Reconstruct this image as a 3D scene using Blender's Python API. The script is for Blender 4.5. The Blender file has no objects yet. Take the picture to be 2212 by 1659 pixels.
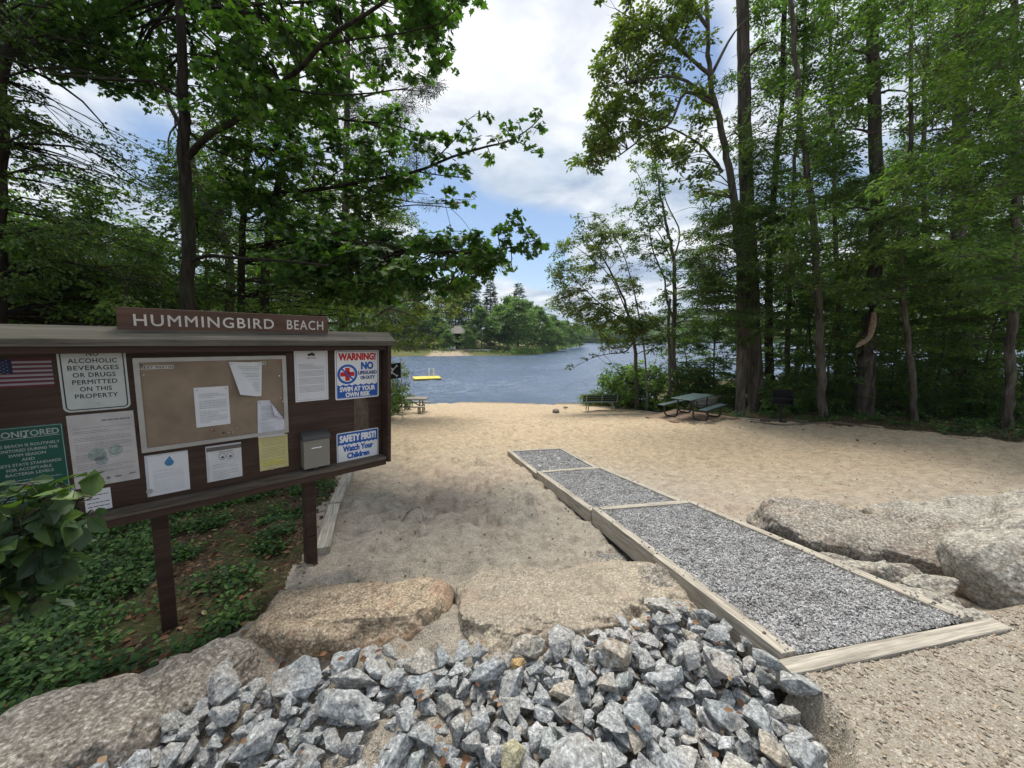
import bpy, bmesh, math, random
import numpy as np
from mathutils import Matrix, Vector
random.seed(7)
RNG = np.random.default_rng(7)
R = math.radians
sc = bpy.context.scene
C = sc.collection

# ------------------------------------------------------------------ camera
FPX = 831.7                      # focal length in px of a 2212 px wide picture
HOR = 733.0
TH = math.atan((829.5 - HOR) / FPX)
cam_d = bpy.data.cameras.new('camera'); cam = bpy.data.objects.new('camera', cam_d); C.objects.link(cam)
cam_d.sensor_width = 36.0; cam_d.lens = 36.0 * FPX / 2212.0
cam_d.clip_start = 0.05; cam_d.clip_end = 8000
cam.location = (0, 0, 0); cam.rotation_euler = (math.pi / 2 - TH, 0, 0)
sc.camera = cam

# ------------------------------------------------------------------ light
sc.view_settings.view_transform = 'Standard'; sc.view_settings.look = 'None'
sc.view_settings.exposure = 0.72; sc.view_settings.gamma = 1.0
SUN_EL, SUN_AZ = R(64), R(-6)   # azimuth from +Y towards +X
world = bpy.data.worlds.new('World'); sc.world = world; world.use_nodes = True

def NT(tree):
    tree.nodes.clear(); return tree.nodes, tree.links

def build_world():
    n, l = NT(world.node_tree)
    out = n.new('ShaderNodeOutputWorld')
    sky = n.new('ShaderNodeTexSky'); sky.sky_type = 'NISHITA'; sky.sun_disc = False
    sky.sun_elevation = SUN_EL; sky.sun_rotation = SUN_AZ; sky.air_density = 1.0; sky.dust_density = 0.6; sky.ozone_density = 2.5
    bg1 = n.new('ShaderNodeBackground'); bg1.inputs[1].default_value = 0.085
    l.new(sky.outputs[0], bg1.inputs[0])
    tc = n.new('ShaderNodeTexCoord')
    sep = n.new('ShaderNodeSeparateXYZ'); l.new(tc.outputs['Generated'], sep.inputs[0])
    def M(op, a, b=None, c=None, clamp=False):
        m = n.new('ShaderNodeMath'); m.operation = op; m.use_clamp = clamp
        for i, v in enumerate((a, b, c)):
            if v is None: continue
            if isinstance(v, (int, float)): m.inputs[i].default_value = v
            else: l.new(v, m.inputs[i])
        return m.outputs[0]
    zz = M('ADD', M('MAXIMUM', sep.outputs[2], 0.0), 0.16)
    comb = n.new('ShaderNodeCombineXYZ')
    l.new(M('DIVIDE', sep.outputs[0], zz), comb.inputs[0]); l.new(M('DIVIDE', sep.outputs[1], zz), comb.inputs[1])
    def noise(scale, detail, rough, off, dist=0.0):
        mp = n.new('ShaderNodeMapping'); mp.inputs['Location'].default_value = off
        l.new(comb.outputs[0], mp.inputs[0])
        t = n.new('ShaderNodeTexNoise'); t.inputs['Scale'].default_value = scale; t.inputs['Detail'].default_value = detail
        t.inputs['Roughness'].default_value = rough; t.inputs['Distortion'].default_value = dist
        l.new(mp.outputs[0], t.inputs['Vector']); return t.outputs['Fac']
    def ramp(f, pts):
        r = n.new('ShaderNodeValToRGB'); e = r.color_ramp.elements
        while len(e) < len(pts): e.new(0.5)
        for k, (p, c) in enumerate(pts): e[k].position = p; e[k].color = (*c, 1)
        l.new(f, r.inputs[0]); return r.outputs[0]
    cover = ramp(M('SUBTRACT', noise(0.85, 9, 0.55, (3.3, 1.2, 0), 0.3), SKYHOLES(n, l, M, tc)), [(0.29, (0, 0, 0)), (0.45, (1, 1, 1))])
    shade = ramp(noise(1.15, 7, 0.52, (8.1, 4.4, 2), 0.4), [(0.37, (0.40, 0.50, 0.66)), (0.46, (0.58, 0.67, 0.79)), (0.55, (0.80, 0.85, 0.92)), (0.66, (1.02, 1.03, 1.05))])
    bg2 = n.new('ShaderNodeBackground'); bg2.inputs[1].default_value = 0.66
    shade2 = ramp(noise(3.6, 6, 0.6, (2.1, 7.4, 1), 0.5), [(0.36, (0.80, 0.83, 0.88)), (0.52, (1., 1., 1.)), (0.66, (1.10, 1.10, 1.09))])
    mm = n.new('ShaderNodeMix'); mm.data_type = 'RGBA'; mm.blend_type = 'MULTIPLY'; mm.inputs[0].default_value = 1.; l.new(shade, mm.inputs[6]); l.new(shade2, mm.inputs[7]); l.new(mm.outputs[2], bg2.inputs[0])
    mix = n.new('ShaderNodeMixShader'); l.new(cover, mix.inputs[0]); l.new(bg1.outputs[0], mix.inputs[1]); l.new(bg2.outputs[0], mix.inputs[2])
    l.new(mix.outputs[0], out.inputs[0])

def ray(x, y):
    a = (x - 1106) / FPX; b = (829.5 - y) / FPX
    return np.array([a, math.cos(TH) + b * math.sin(TH), -math.sin(TH) + b * math.cos(TH)])
def G(x, y, z):                  # picture point on the level z
    d = ray(x, y); return d * (z / d[2])
def P(x, y, dep):                # picture point at the distance dep along +Y
    d = ray(x, y); return d * (dep / d[1])

def SKYHOLES(n, l, M, tc):
    # openings of blue between the clouds, by direction in the sky
    tot = None
    for (px, py, rad, amt) in [(1030, 485, 0.11, .34), (1150, 515, 0.09, .30), (940, 450, .09, .26), (1200, 590, .05, .2), (1010, 290, .06, .14), (1180, 330, .07, .12), (1230, 200, .06, .08), (330, 355, .09, .24), (590, 350, .05, .12), (120, 130, .05, .12), (1500, 200, .10, .30), (1150, 590, .05, .12), (1500, 90, .06, .12), (880, 300, .06, .13), (1240, 480, .05, .10), (640, 300, .05, .1)]:
        d = ray(px, py); d = d / np.linalg.norm(d)
        v = n.new('ShaderNodeVectorMath'); v.operation = 'DISTANCE'; l.new(tc.outputs['Generated'], v.inputs[0]); v.inputs[1].default_value = d
        mr = n.new('ShaderNodeMapRange'); mr.interpolation_type = 'SMOOTHSTEP'; l.new(v.outputs['Value'], mr.inputs[0])
        mr.inputs[1].default_value = 0; mr.inputs[2].default_value = rad * 1.5; mr.inputs[3].default_value = amt; mr.inputs[4].default_value = 0
        tot = mr.outputs[0] if tot is None else M('ADD', tot, mr.outputs[0])
    return tot
build_world()
sun_d = bpy.data.lights.new('sun', 'SUN'); sun_d.energy = 3.0; sun_d.angle = R(26); sun_d.color = (1.0, 0.95, 0.87)
sun = bpy.data.objects.new('sun', sun_d); C.objects.link(sun)
sd = Vector((math.sin(SUN_AZ) * math.cos(SUN_EL), math.cos(SUN_AZ) * math.cos(SUN_EL), math.sin(SUN_EL)))
sun.rotation_euler = sd.to_track_quat('Z', 'Y').to_euler()
WATER = -3.87

# ------------------------------------------------------------------ helpers
def tag(o, label=None, cat=None, group=None, kind=None):
    if label: o['label'] = label
    if cat: o['category'] = cat
    if group: o['group'] = group
    if kind: o['kind'] = kind
    return o
def empty(name, loc, label, cat, group=None, M=None):
    o = bpy.data.objects.new(name, None); C.objects.link(o); o.empty_display_size = .1
    if M is not None: o.matrix_world = M
    else: o.location = loc
    return tag(o, label, cat, group)
def npmesh(name, V, F, mat, parent=None, attrs=None, smooth=False, M=None):
    """V (n,3); F list of index arrays (m,3) or (m,4)."""
    me = bpy.data.meshes.new(name)
    V = np.asarray(V, dtype=np.float32)
    if not isinstance(F, list): F = [F]
    F = [np.asarray(f, dtype=np.int32) for f in F if len(f)]
    me.vertices.add(len(V)); me.vertices.foreach_set('co', V.ravel())
    loops = np.concatenate([f.ravel() for f in F]); tot = np.concatenate([np.full(len(f), f.shape[1], np.int32) for f in F])
    me.loops.add(len(loops)); me.loops.foreach_set('vertex_index', loops)
    me.polygons.add(len(tot)); st = np.concatenate([[0], np.cumsum(tot)[:-1]]).astype(np.int32)
    me.polygons.foreach_set('loop_start', st)
    me.polygons.foreach_set('use_smooth', np.full(len(tot), bool(smooth)))
    if attrs:
        for k, a in attrs.items():
            at = me.attributes.new(k, 'FLOAT', 'POINT'); at.data.foreach_set('value', np.asarray(a, dtype=np.float32))
    me.update(calc_edges=True)
    if mat is not None: me.materials.append(mat)
    o = bpy.data.objects.new(name, me); C.objects.link(o)
    if parent is not None: o.parent = parent
    if M is not None: o.matrix_world = M
    return o
def merge(parts):
    """list of (V,F) with F one array; returns V, [F3], [F4]"""
    Vs, F3, F4, n = [], [], [], 0
    for V, F in parts:
        V = np.asarray(V, float); Vs.append(V)
        for f in (F if isinstance(F, list) else [F]):
            f = np.asarray(f)
            if len(f) == 0: continue
            (F3 if f.shape[1] == 3 else F4).append(f + n)
        n += len(V)
    out = []
    if F3: out.append(np.concatenate(F3))
    if F4: out.append(np.concatenate(F4))
    return np.concatenate(Vs), out
BOXF = np.array([[0, 3, 2, 1], [4, 5, 6, 7], [0, 1, 5, 4], [1, 2, 6, 5], [2, 3, 7, 6], [3, 0, 4, 7]])
def box(x0, x1, y0, y1, z0, z1):
    return np.array([[x0, y0, z0], [x1, y0, z0], [x1, y1, z0], [x0, y1, z0], [x0, y0, z1], [x1, y0, z1], [x1, y1, z1], [x0, y1, z1]], float), BOXF
def bevel(o, w=0.004, seg=2, ang=35):
    m = o.modifiers.new('bevel', 'BEVEL'); m.width = w; m.segments = seg; m.limit_method = 'ANGLE'; m.angle_limit = R(ang)
    return o
def catmull(ctrl, n):
    Pn = np.asarray(ctrl, float)
    if len(Pn) < 3:
        t = np.linspace(0, 1, n)[:, None]; return Pn[0] * (1 - t) + Pn[-1] * t
    Q = np.vstack([2 * Pn[0] - Pn[1], Pn, 2 * Pn[-1] - Pn[-2]])
    m = len(Pn) - 1; u = np.linspace(0, m - 1e-6, n); i = u.astype(int); t = (u - i)[:, None]
    p0, p1, p2, p3 = Q[i], Q[i + 1], Q[i + 2], Q[i + 3]
    return 0.5 * ((2 * p1) + (-p0 + p2) * t + (2 * p0 - 5 * p1 + 4 * p2 - p3) * t ** 2 + (-p0 + 3 * p1 - 3 * p2 + p3) * t ** 3)
def nrm(v): return v / np.maximum(np.linalg.norm(v, axis=-1, keepdims=True), 1e-9)
def tubes(Pts, Rad, k=3, cap=False):
    """Pts (m,n,3) Rad (m,n) -> V, F quads"""
    Pts = np.asarray(Pts, float); Rad = np.asarray(Rad, float); m, n, _ = Pts.shape
    T = np.empty_like(Pts); T[:, 1:-1] = Pts[:, 2:] - Pts[:, :-2]; T[:, 0] = Pts[:, 1] - Pts[:, 0]; T[:, -1] = Pts[:, -1] - Pts[:, -2]
    T = nrm(T); up = np.where(np.abs(T[:, :1, 2:3]) > .8, np.array([1., 0, 0]), np.array([0, 0, 1.]))
    A = nrm(np.cross(np.broadcast_to(up, T.shape), T)); B = np.cross(T, A)
    an = np.arange(k) * 2 * math.pi / k
    V = Pts[:, :, None, :] + Rad[:, :, None, None] * (A[:, :, None, :] * np.cos(an)[:, None] + B[:, :, None, :] * np.sin(an)[:, None])
    base = (np.arange(m) * n * k)[:, None, None] + (np.arange(n - 1) * k)[None, :, None]
    j = np.arange(k)[None, None, :]; j2 = (j + 1) % k
    F = np.stack([base + j, base + j2, base + k + j2, base + k + j], -1).reshape(-1, 4)
    V = V.reshape(-1, 3)
    if cap:
        cs = []
        for a in range(m):
            b0 = a * n * k; ids = b0 + np.arange(k); ide = b0 + (n - 1) * k + np.arange(k)
            c0, c1 = len(V), len(V) + 1; V = np.vstack([V, Pts[a, :1], Pts[a, -1:]])
            cs.append(np.stack([np.full(k, c0), ids[(np.arange(k) + 1) % k], ids], 1)); cs.append(np.stack([np.full(k, c1), ide, ide[(np.arange(k) + 1) % k]], 1))
        return V, [F, np.concatenate(cs)]
    return V, F
def tube1(ctrl, r, k=10, n=None, cap=True):
    Pt = catmull(ctrl, n) if n else np.asarray(ctrl, float)
    rr = np.full(len(Pt), r) if np.isscalar(r) else np.interp(np.linspace(0, 1, len(Pt)), np.linspace(0, 1, len(r)), r)
    return tubes(Pt[None], rr[None], k, cap)
def filleted(pts, rad, n=6):
    """polyline with rounded corners"""
    pts = [np.asarray(p, float) for p in pts]; out = [pts[0]]
    for a, b, c in zip(pts, pts[1:], pts[2:]):
        u = nrm(a - b); v = nrm(c - b); r = min(rad, np.linalg.norm(a - b) * .45, np.linalg.norm(c - b) * .45)
        for t in np.linspace(0, 1, n): out.append((b + u * r) * (1 - t) ** 2 + 2 * b * t * (1 - t) + (b + v * r) * t * t)
    out.append(pts[-1]); return np.array(out)
# value noise (numpy)
def _h(i, j, k, s):
    i = np.asarray(i, dtype=np.int64); x = (i * 374761393 + j * 668265263 + k * 2147483647 + s * 144665) & 0xffffffff
    x = ((x ^ (x >> 13)) * 1274126177) & 0xffffffff; x = x ^ (x >> 16); return (x & 0xffff) / 65535.0
def vnoise(p, s=0):
    p = np.asarray(p, float); i = np.floor(p).astype(np.int64); f = p - i; u = f * f * (3 - 2 * f)
    r = 0
    for dx in (0, 1):
        for dy in (0, 1):
            for dz in (0, 1):
                w = (u[..., 0] if dx else 1 - u[..., 0]) * (u[..., 1] if dy else 1 - u[..., 1]) * (u[..., 2] if dz else 1 - u[..., 2])
                r = r + w * _h(i[..., 0] + dx, i[..., 1] + dy, i[..., 2] + dz, s)
    return r * 2 - 1
def fbm(p, octv=4, s=0, gain=.5):
    a, r, q = 1., 0, np.asarray(p, float)
    for o in range(octv): r = r + a * vnoise(q, s + o * 17); a *= gain; q = q * 2.03 + 3.1
    return r
def in_poly(x, y, poly):
    x = np.asarray(x, float); y = np.asarray(y, float); c = np.zeros(x.shape, bool); n = len(poly)
    for i in range(n):
        x0, y0 = poly[i][:2]; x1, y1 = poly[(i + 1) % n][:2]
        if y0 == y1: continue
        c ^= ((y0 > y) != (y1 > y)) & (x < (x1 - x0) * (y - y0) / (y1 - y0) + x0)
    return c
def sdist(x, y, poly):
    """signed distance, positive inside"""
    d = np.full(np.shape(x), 1e9); n = len(poly)
    for i in range(n):
        ax, ay = poly[i][:2]; bx, by = poly[(i + 1) % n][:2]; dx, dy = bx - ax, by - ay
        t = np.clip(((x - ax) * dx + (y - ay) * dy) / (dx * dx + dy * dy + 1e-9), 0, 1)
        d = np.minimum(d, np.hypot(x - ax - t * dx, y - ay - t * dy))
    return np.where(in_poly(x, y, poly), d, -d)
def sstep(x, a, b):
    t = np.clip((x - a) / (b - a), 0, 1); return t * t * (3 - 2 * t)

# ------------------------------------------------------------------ materials
class MB:
    def __init__(s, name):
        s.m = bpy.data.materials.new(name); s.m.use_nodes = True; s.n, s.l = NT(s.m.node_tree)
        s.out = s.n.new('ShaderNodeOutputMaterial'); s.p = s.n.new('ShaderNodeBsdfPrincipled'); s.l.new(s.p.outputs[0], s.out.inputs[0])
        s.tc = s.n.new('ShaderNodeTexCoord'); s.base = s.tc.outputs['Object']
    def set(s, sock, v):
        if hasattr(v, 'is_linked') or hasattr(v, 'links'): s.l.new(v, sock)
        else: sock.default_value = v
    def mapping(s, scale, rnd=False):
        mp = s.n.new('ShaderNodeMapping'); s.l.new(s.base, mp.inputs[0]); mp.inputs['Scale'].default_value = scale
        if rnd:
            oi = s.n.new('ShaderNodeObjectInfo'); m = s.n.new('ShaderNodeMath'); m.operation = 'MULTIPLY'; m.inputs[1].default_value = 50; s.l.new(oi.outputs['Random'], m.inputs[0])
            c = s.n.new('ShaderNodeCombineXYZ'); s.l.new(m.outputs[0], c.inputs[0]); s.l.new(m.outputs[0], c.inputs[1]); s.l.new(c.outputs[0], mp.inputs['Location'])
        return mp.outputs[0]
    def noise(s, scale, detail=4, rough=.55, vec=None, dist=0.):
        t = s.n.new('ShaderNodeTexNoise'); t.inputs['Scale'].default_value = scale; t.inputs['Detail'].default_value = detail
        t.inputs['Roughness'].default_value = rough; t.inputs['Distortion'].default_value = dist
        s.l.new(vec if vec is not None else s.base, t.inputs['Vector']); return t.outputs['Fac']
    def voro(s, scale, vec=None, out='Distance', feat='F1'):
        t = s.n.new('ShaderNodeTexVoronoi'); t.inputs['Scale'].default_value = scale; t.feature = feat
        s.l.new(vec if vec is not None else s.base, t.inputs['Vector']); return t.outputs[out]
    def ramp(s, f, pts, interp='LINEAR'):
        r = s.n.new('ShaderNodeValToRGB'); r.color_ramp.interpolation = interp; e = r.color_ramp.elements
        while len(e) < len(pts): e.new(.5)
        for k, (p, c) in enumerate(pts):
            e[k].position = p; e[k].color = (*c, 1) if not np.isscalar(c) else (c, c, c, 1)
        s.l.new(f, r.inputs[0]); return r.outputs[0]
    def mix(s, f, a, b, mode='MIX'):
        m = s.n.new('ShaderNodeMix'); m.data_type = 'RGBA'; m.blend_type = mode
        for sock, v in ((m.inputs[0], f), (m.inputs[6], a), (m.inputs[7], b)):
            if isinstance(v, (tuple, list)): v = (*v, 1) if len(v) == 3 else v
            s.set(sock, v)
        return m.outputs[2]
    def math(s, op, a, b=0., clamp=False):
        m = s.n.new('ShaderNodeMath'); m.operation = op; m.use_clamp = clamp; s.set(m.inputs[0], a); s.set(m.inputs[1], b); return m.outputs[0]
    def attr(s, name):
        a = s.n.new('ShaderNodeAttribute'); a.attribute_name = name; return a.outputs['Fac']
    def bump(s, h, strength=.3, dist=.01, prev=None):
        b = s.n.new('ShaderNodeBump'); b.inputs['Strength'].default_value = strength; b.inputs['Distance'].default_value = dist
        s.l.new(h, b.inputs['Height'])
        if prev is not None: s.l.new(prev, b.inputs['Normal'])
        return b.outputs[0]
    def fin(s, color, rough=.8, normal=None, spec=.3, metal=0.):
        if isinstance(color, tuple) and len(color) == 3: color = (*color, 1)
        s.set(s.p.inputs['Base Color'], color); s.set(s.p.inputs['Roughness'], rough)
        s.p.inputs['Specular IOR Level'].default_value = spec; s.p.inputs['Metallic'].default_value = metal
        if normal is not None: s.l.new(normal, s.p.inputs['Normal'])
        return s.m
def plain(name, col, rough=.6, spec=.3, metal=0., var=.12, scale=8, bump=0.):
    b = MB(name); f = b.noise(scale, 5)
    c = b.ramp(f, [(.3, tuple(x * (1 - var) for x in col)), (.7, tuple(min(1, x * (1 + var)) for x in col))])
    return b.fin(c, rough, b.bump(b.noise(scale * 6, 4), bump, .003) if bump else None, spec, metal)
def mat_sand():
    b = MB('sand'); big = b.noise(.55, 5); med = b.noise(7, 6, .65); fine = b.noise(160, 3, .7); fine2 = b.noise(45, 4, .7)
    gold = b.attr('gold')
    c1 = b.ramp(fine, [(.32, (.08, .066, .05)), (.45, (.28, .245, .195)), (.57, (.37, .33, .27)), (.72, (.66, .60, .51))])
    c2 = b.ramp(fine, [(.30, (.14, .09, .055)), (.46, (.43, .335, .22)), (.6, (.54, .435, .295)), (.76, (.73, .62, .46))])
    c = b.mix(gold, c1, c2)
    c = b.mix(.30, c, b.ramp(fine2, [(.33, .30), (.5, .52), (.68, .78)]), 'OVERLAY')
    c = b.mix(.6, c, b.ramp(med, [(.32, .25), (.5, .5), (.7, .70)]), 'OVERLAY')
    sm = b.noise(22, 5, .75); c = b.mix(b.ramp(sm, [(.57, 0.), (.68, .7)]), c, (.14, .10, .07))
    c = b.mix(b.ramp(big, [(.52, 0.), (.70, .28)]), c, (.42, .27, .19))
    deb = b.voro(9, out='Distance'); dm = b.math('MULTIPLY', b.ramp(deb, [(.05, 1.), (.085, 0.)]), b.ramp(b.noise(2.3), [(.5, 0.), (.6, .8)]))
    c = b.mix(dm, c, (.10, .07, .045))
    wet = b.attr('wet'); c = b.mix(wet, c, (.16, .12, .08))
    n = b.bump(b.noise(4.5, 5, .65), .7, .09); n = b.bump(b.noise(15, 5, .7), .7, .035, n); n = b.bump(fine2, .6, .010, n); n = b.bump(fine, .5, .003, n)
    return b.fin(c, .9, n, .2)
def mat_forest():
    b = MB('forest_soil'); f = b.noise(26, 6, .7); g = b.noise(1.7, 4); v = b.voro(38, out='Color')
    c = b.ramp(f, [(.3, (.02, .014, .009)), (.5, (.06, .042, .026)), (.62, (.11, .075, .045)), (.75, (.22, .16, .10))])
    s = b.n.new('ShaderNodeSeparateColor'); b.l.new(v, s.inputs[0])
    c = b.mix(b.ramp(s.outputs[0], [(.70, 0.), (.74, .8)]), c, b.ramp(s.outputs[1], [(.2, (.13, .08, .045)), (.6, (.07, .035, .022)), (.9, (.24, .19, .12))]))
    c = b.mix(b.ramp(g, [(.45, 0.), (.62, .5)]), c, (.05, .08, .02))
    n = b.bump(b.voro(38), .6, .02); n = b.bump(f, .7, .02, n)
    return b.fin(c, .95, n, .15)
def mat_pad():
    b = MB('packed_gravel'); f = b.noise(120, 4, .75); g = b.noise(9, 5, .6); v = b.voro(110, out='Color')
    s = b.n.new('ShaderNodeSeparateColor'); b.l.new(v, s.inputs[0])
    c = b.ramp(s.outputs[0], [(.0, (.15, .125, .095)), (.4, (.32, .28, .22)), (.7, (.25, .215, .17)), (1., (.56, .53, .47))])
    c = b.mix(.5, c, b.ramp(f, [(.3, (.09, .075, .055)), (.5, (.29, .25, .195)), (.7, (.52, .48, .41))]))
    c = b.mix(.4, c, b.ramp(g, [(.3, .36), (.7, .62)]), 'OVERLAY')
    n = b.bump(b.voro(110), .6, .006); n = b.bump(f, .6, .006, n)
    return b.fin(c, .92, n, .2)
def mat_stone(name, cols, warm, wamt, speck=55, rnd=True, tint=None, bscale=1., moss=0., k=1., dust=0.):
    b = MB(name); vec = b.mapping((k, k, k), rnd)
    sp = b.noise(speck, 4, .75, vec); big = b.noise(3.2, 4, .55, vec); mid = b.noise(12, 5, .6, vec); v = b.voro(speck * .8, vec)
    c = b.ramp(sp, [(.30, cols[0]), (.45, cols[1]), (.56, cols[2]), (.70, cols[3])])
    c = b.mix(.5, c, b.ramp(mid, [(.3, .30), (.5, .5), (.7, .72)]), 'OVERLAY')
    if rnd:
        oi = b.n.new('ShaderNodeObjectInfo')
        t = b.ramp(oi.outputs['Random'], [(0, (.5, .5, .5)), (.25, (.45, .48, .49)), (.5, (.57, .57, .56)), (.72, (.52, .49, .45)), (.84, (.46, .50, .48)), (.92, (.60, .53, .43)), (1, (.66, .55, .40))])
        c = b.mix(.55, c, t, 'OVERLAY')
    c = b.mix(b.ramp(big, [(.54, 0.), (.68, wamt)]), c, b.mix(.5, c, warm))
    dark = b.noise(5, 6, .7, vec, .4); c = b.mix(b.ramp(dark, [(.57, 0.), (.68, .5)]), c, (.10, .085, .07))
    ck = b.noise(1.9, 7, .62, vec, .25); c = b.mix(b.ramp(ck, [(.485, 0.), (.4985, .55), (.503, .55), (.515, 0.)]), c, (.06, .05, .04)) if not rnd else c
    if moss: c = b.mix(b.ramp(b.noise(2.1, 5, .6, vec), [(.55, 0.), (.7, moss)]), c, (.10, .12, .05))
    if dust:
        gm = b.n.new('ShaderNodeNewGeometry'); sx = b.n.new('ShaderNodeSeparateXYZ'); b.l.new(gm.outputs['Normal'], sx.inputs[0])
        up = b.math('ADD', sx.outputs[2], b.math('MULTIPLY', b.noise(2.6, 6, .65, vec), .55)); fs = b.noise(150, 3, .7, vec)
        m1 = b.n.new('ShaderNodeMapRange'); b.l.new(up, m1.inputs[0]); m1.inputs[1].default_value = 1.18; m1.inputs[2].default_value = 1.30; m1.inputs[3].default_value = 0; m1.inputs[4].default_value = dust
        c = b.mix(m1.outputs[0], c, b.ramp(fs, [(.32, (.10, .08, .055)), (.46, (.29, .245, .175)), (.58, (.37, .32, .235)), (.72, (.60, .53, .42))]))
    n = b.bump(mid, .5, .02 * bscale); n = b.bump(sp, .7, .006 * bscale, n)
    return b.fin(c, .85, n, .3)
def mat_wood(name, dark, light, scale=(1.5, 28, 28), rough=.85, knots=True):
    b = MB(name); vec = b.mapping(scale, True); f = b.noise(1., 6, .6, vec, .6); v2 = b.mapping((scale[0] * 3, scale[1] * 4, scale[2] * 4), True); g = b.noise(1., 4, .6, v2)
    c = b.ramp(f, [(.28, dark), (.5, tuple((a + c_) / 2 for a, c_ in zip(dark, light))), (.7, light)])
    c = b.mix(.5, c, b.ramp(g, [(.3, .3), (.7, .68)]), 'OVERLAY')
    c = b.mix(b.ramp(b.noise(2.2, 3), [(.5, 0.), (.7, .35)]), c, tuple(x * .55 for x in dark))
    v3 = b.mapping((scale[0] * .9, scale[1] * 1.6, scale[2] * 1.6), True); ck = b.noise(1., 7, .75, v3, .2); c = b.mix(b.ramp(ck, [(.36, .75), (.42, 0.)]), c, tuple(x * .30 for x in dark))
    n = b.bump(f, .5, .004); n = b.bump(g, .4, .0015, n)
    return b.fin(c, rough, n, .2)
def mat_bark(name, dark, light, sc_=9.):
    b = MB(name); vec = b.mapping((sc_, sc_, sc_ * .16)); f = b.noise(1., 6, .65, vec, .5); big = b.noise(1.1, 3)
    c = b.ramp(f, [(.32, dark), (.5, tuple((a + c_) / 2 for a, c_ in zip(dark, light))), (.68, light)])
    c = b.mix(b.ramp(big, [(.5, 0.), (.7, .35)]), c, (.09, .11, .06))
    n = b.bump(f, 1., .05)
    return b.fin(c, .95, n, .1)
def mat_leaf(name, c0, c1, c2, trans=.35, rough=.55):
    b = MB(name); a = b.attr('lv'); c = b.ramp(a, [(0., c0), (.5, c1), (.85, c2), (1., tuple(min(1, x * 1.25) for x in c2))])
    b.fin(c, rough, None, .35)
    t = b.n.new('ShaderNodeBsdfTranslucent'); m = b.n.new('ShaderNodeMixShader'); m.inputs[0].default_value = trans
    cc = b.mix(1., c, (.85, 1.0, .35), 'MULTIPLY'); cc2 = b.mix(1., cc, (1.6, 1.6, 1.6), 'MULTIPLY')
    b.l.new(cc2, t.inputs[0]); b.l.new(b.p.outputs[0], m.inputs[1]); b.l.new(t.outputs[0], m.inputs[2]); b.l.new(m.outputs[0], b.out.inputs[0])
    return b.m
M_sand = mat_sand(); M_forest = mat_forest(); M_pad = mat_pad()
M_rip = mat_stone('grey_granite', [(.05, .05, .05), (.27, .275, .275), (.42, .425, .42), (.80, .80, .79)], (.44, .30, .17), .45, 62)
STC = [(.07, .071, .072), (.235, .24, .24), (.355, .362, .36), (.66, .66, .65)]
M_stone = mat_stone('granite_stone', STC, (.44, .30, .17), .45, 62, k=.10)
M_bould = mat_stone('tan_granite', [(.08, .055, .038), (.27, .205, .135), (.42, .335, .235), (.72, .62, .48)], (.36, .17, .10), .75, 62, False)
M_bouldE = mat_stone('sand_dusted_granite', [(.075, .058, .045), (.25, .21, .155), (.39, .34, .265), (.68, .61, .50)], (.34, .19, .13), .6, 62, False, dust=.42)
M_bould2 = mat_stone('weathered_granite', [(.05, .043, .036), (.19, .165, .135), (.31, .28, .235), (.62, .57, .50)], (.30, .19, .13), .5, 48, False, dust=.08)
M_bould3 = mat_stone('pale_granite', [(.08, .072, .06), (.26, .24, .20), (.38, .355, .30), (.66, .63, .57)], (.36, .27, .17), .6, 44, False, dust=.10)
M_grav = mat_stone('grey_gravel', [(.09, .088, .085), (.29, .285, .28), (.43, .425, .42), (.66, .65, .64)], (.33, .28, .22), .3, 90, False)
M_timber = mat_wood('weathered_timber', (.22, .195, .155), (.54, .49, .41), (2.2, 55, 55))
M_timber_d = mat_wood('damp_timber', (.09, .07, .05), (.26, .21, .16))  # darker brown wood for the grill bed and woodside edging
M_brown = mat_wood('brown_stained_wood', (.034, .019, .014), (.066, .040, .029), (1.2, 16, 16), .6)
M_brown2 = mat_wood('name_board_stain', (.075, .042, .030), (.11, .062, .045), (1.2, 12, 12), .6)
M_cap = mat_wood('lichen_grey_board', (.05, .044, .034), (.125, .115, .09), (1.5, 30, 30))
M_bark = mat_bark('grey_brown_bark', (.03, .024, .019), (.175, .15, .12))
M_bark2 = mat_bark('pine_bark', (.02, .016, .013), (.14, .115, .093), 7.)
M_bark3 = mat_bark('pale_bark', (.07, .06, .05), (.27, .24, .20), 14.)
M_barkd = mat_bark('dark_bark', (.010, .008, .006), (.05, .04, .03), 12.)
L_maple = mat_leaf('maple_leaves', (.025, .060, .014), (.052, .115, .022), (.10, .175, .032), .43)
L_dark = mat_leaf('shaded_green_leaves', (.032, .064, .016), (.062, .115, .026), (.11, .17, .034), .44)  # dark green leaf colour of hemlocks, pines and some forest trees
L_yel = mat_leaf('yellow_green_leaves', (.055, .09, .018), (.11, .165, .032), (.22, .25, .05), .45)
L_beech = mat_leaf('beech_leaves', (.045, .092, .024), (.090, .165, .038), (.16, .24, .055), .48)
L_need = mat_leaf('needles', (.012, .03, .012), (.026, .055, .022), (.05, .085, .028), .12)
L_far = mat_leaf('far_leaves', (.06, .115, .036), (.115, .20, .06), (.18, .27, .085), .4)
L_farn = mat_leaf('far_needles', (.04, .07, .03), (.075, .12, .048), (.12, .17, .06), .2)
L_ground = mat_leaf('ground_leaves', (.018, .05, .012), (.04, .10, .02), (.09, .17, .035), .25)
L_shrub = mat_leaf('shrub_leaves', (.022, .048, .020), (.034, .068, .026), (.085, .14, .03), .2, .5)
M_white = plain('white_face', (.68, .68, .67), .5, var=.05)
M_paper = plain('paper', (.56, .56, .57), .7, var=.04, scale=5)
M_ink = plain('grey_ink', (.16, .16, .18), .7)
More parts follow.
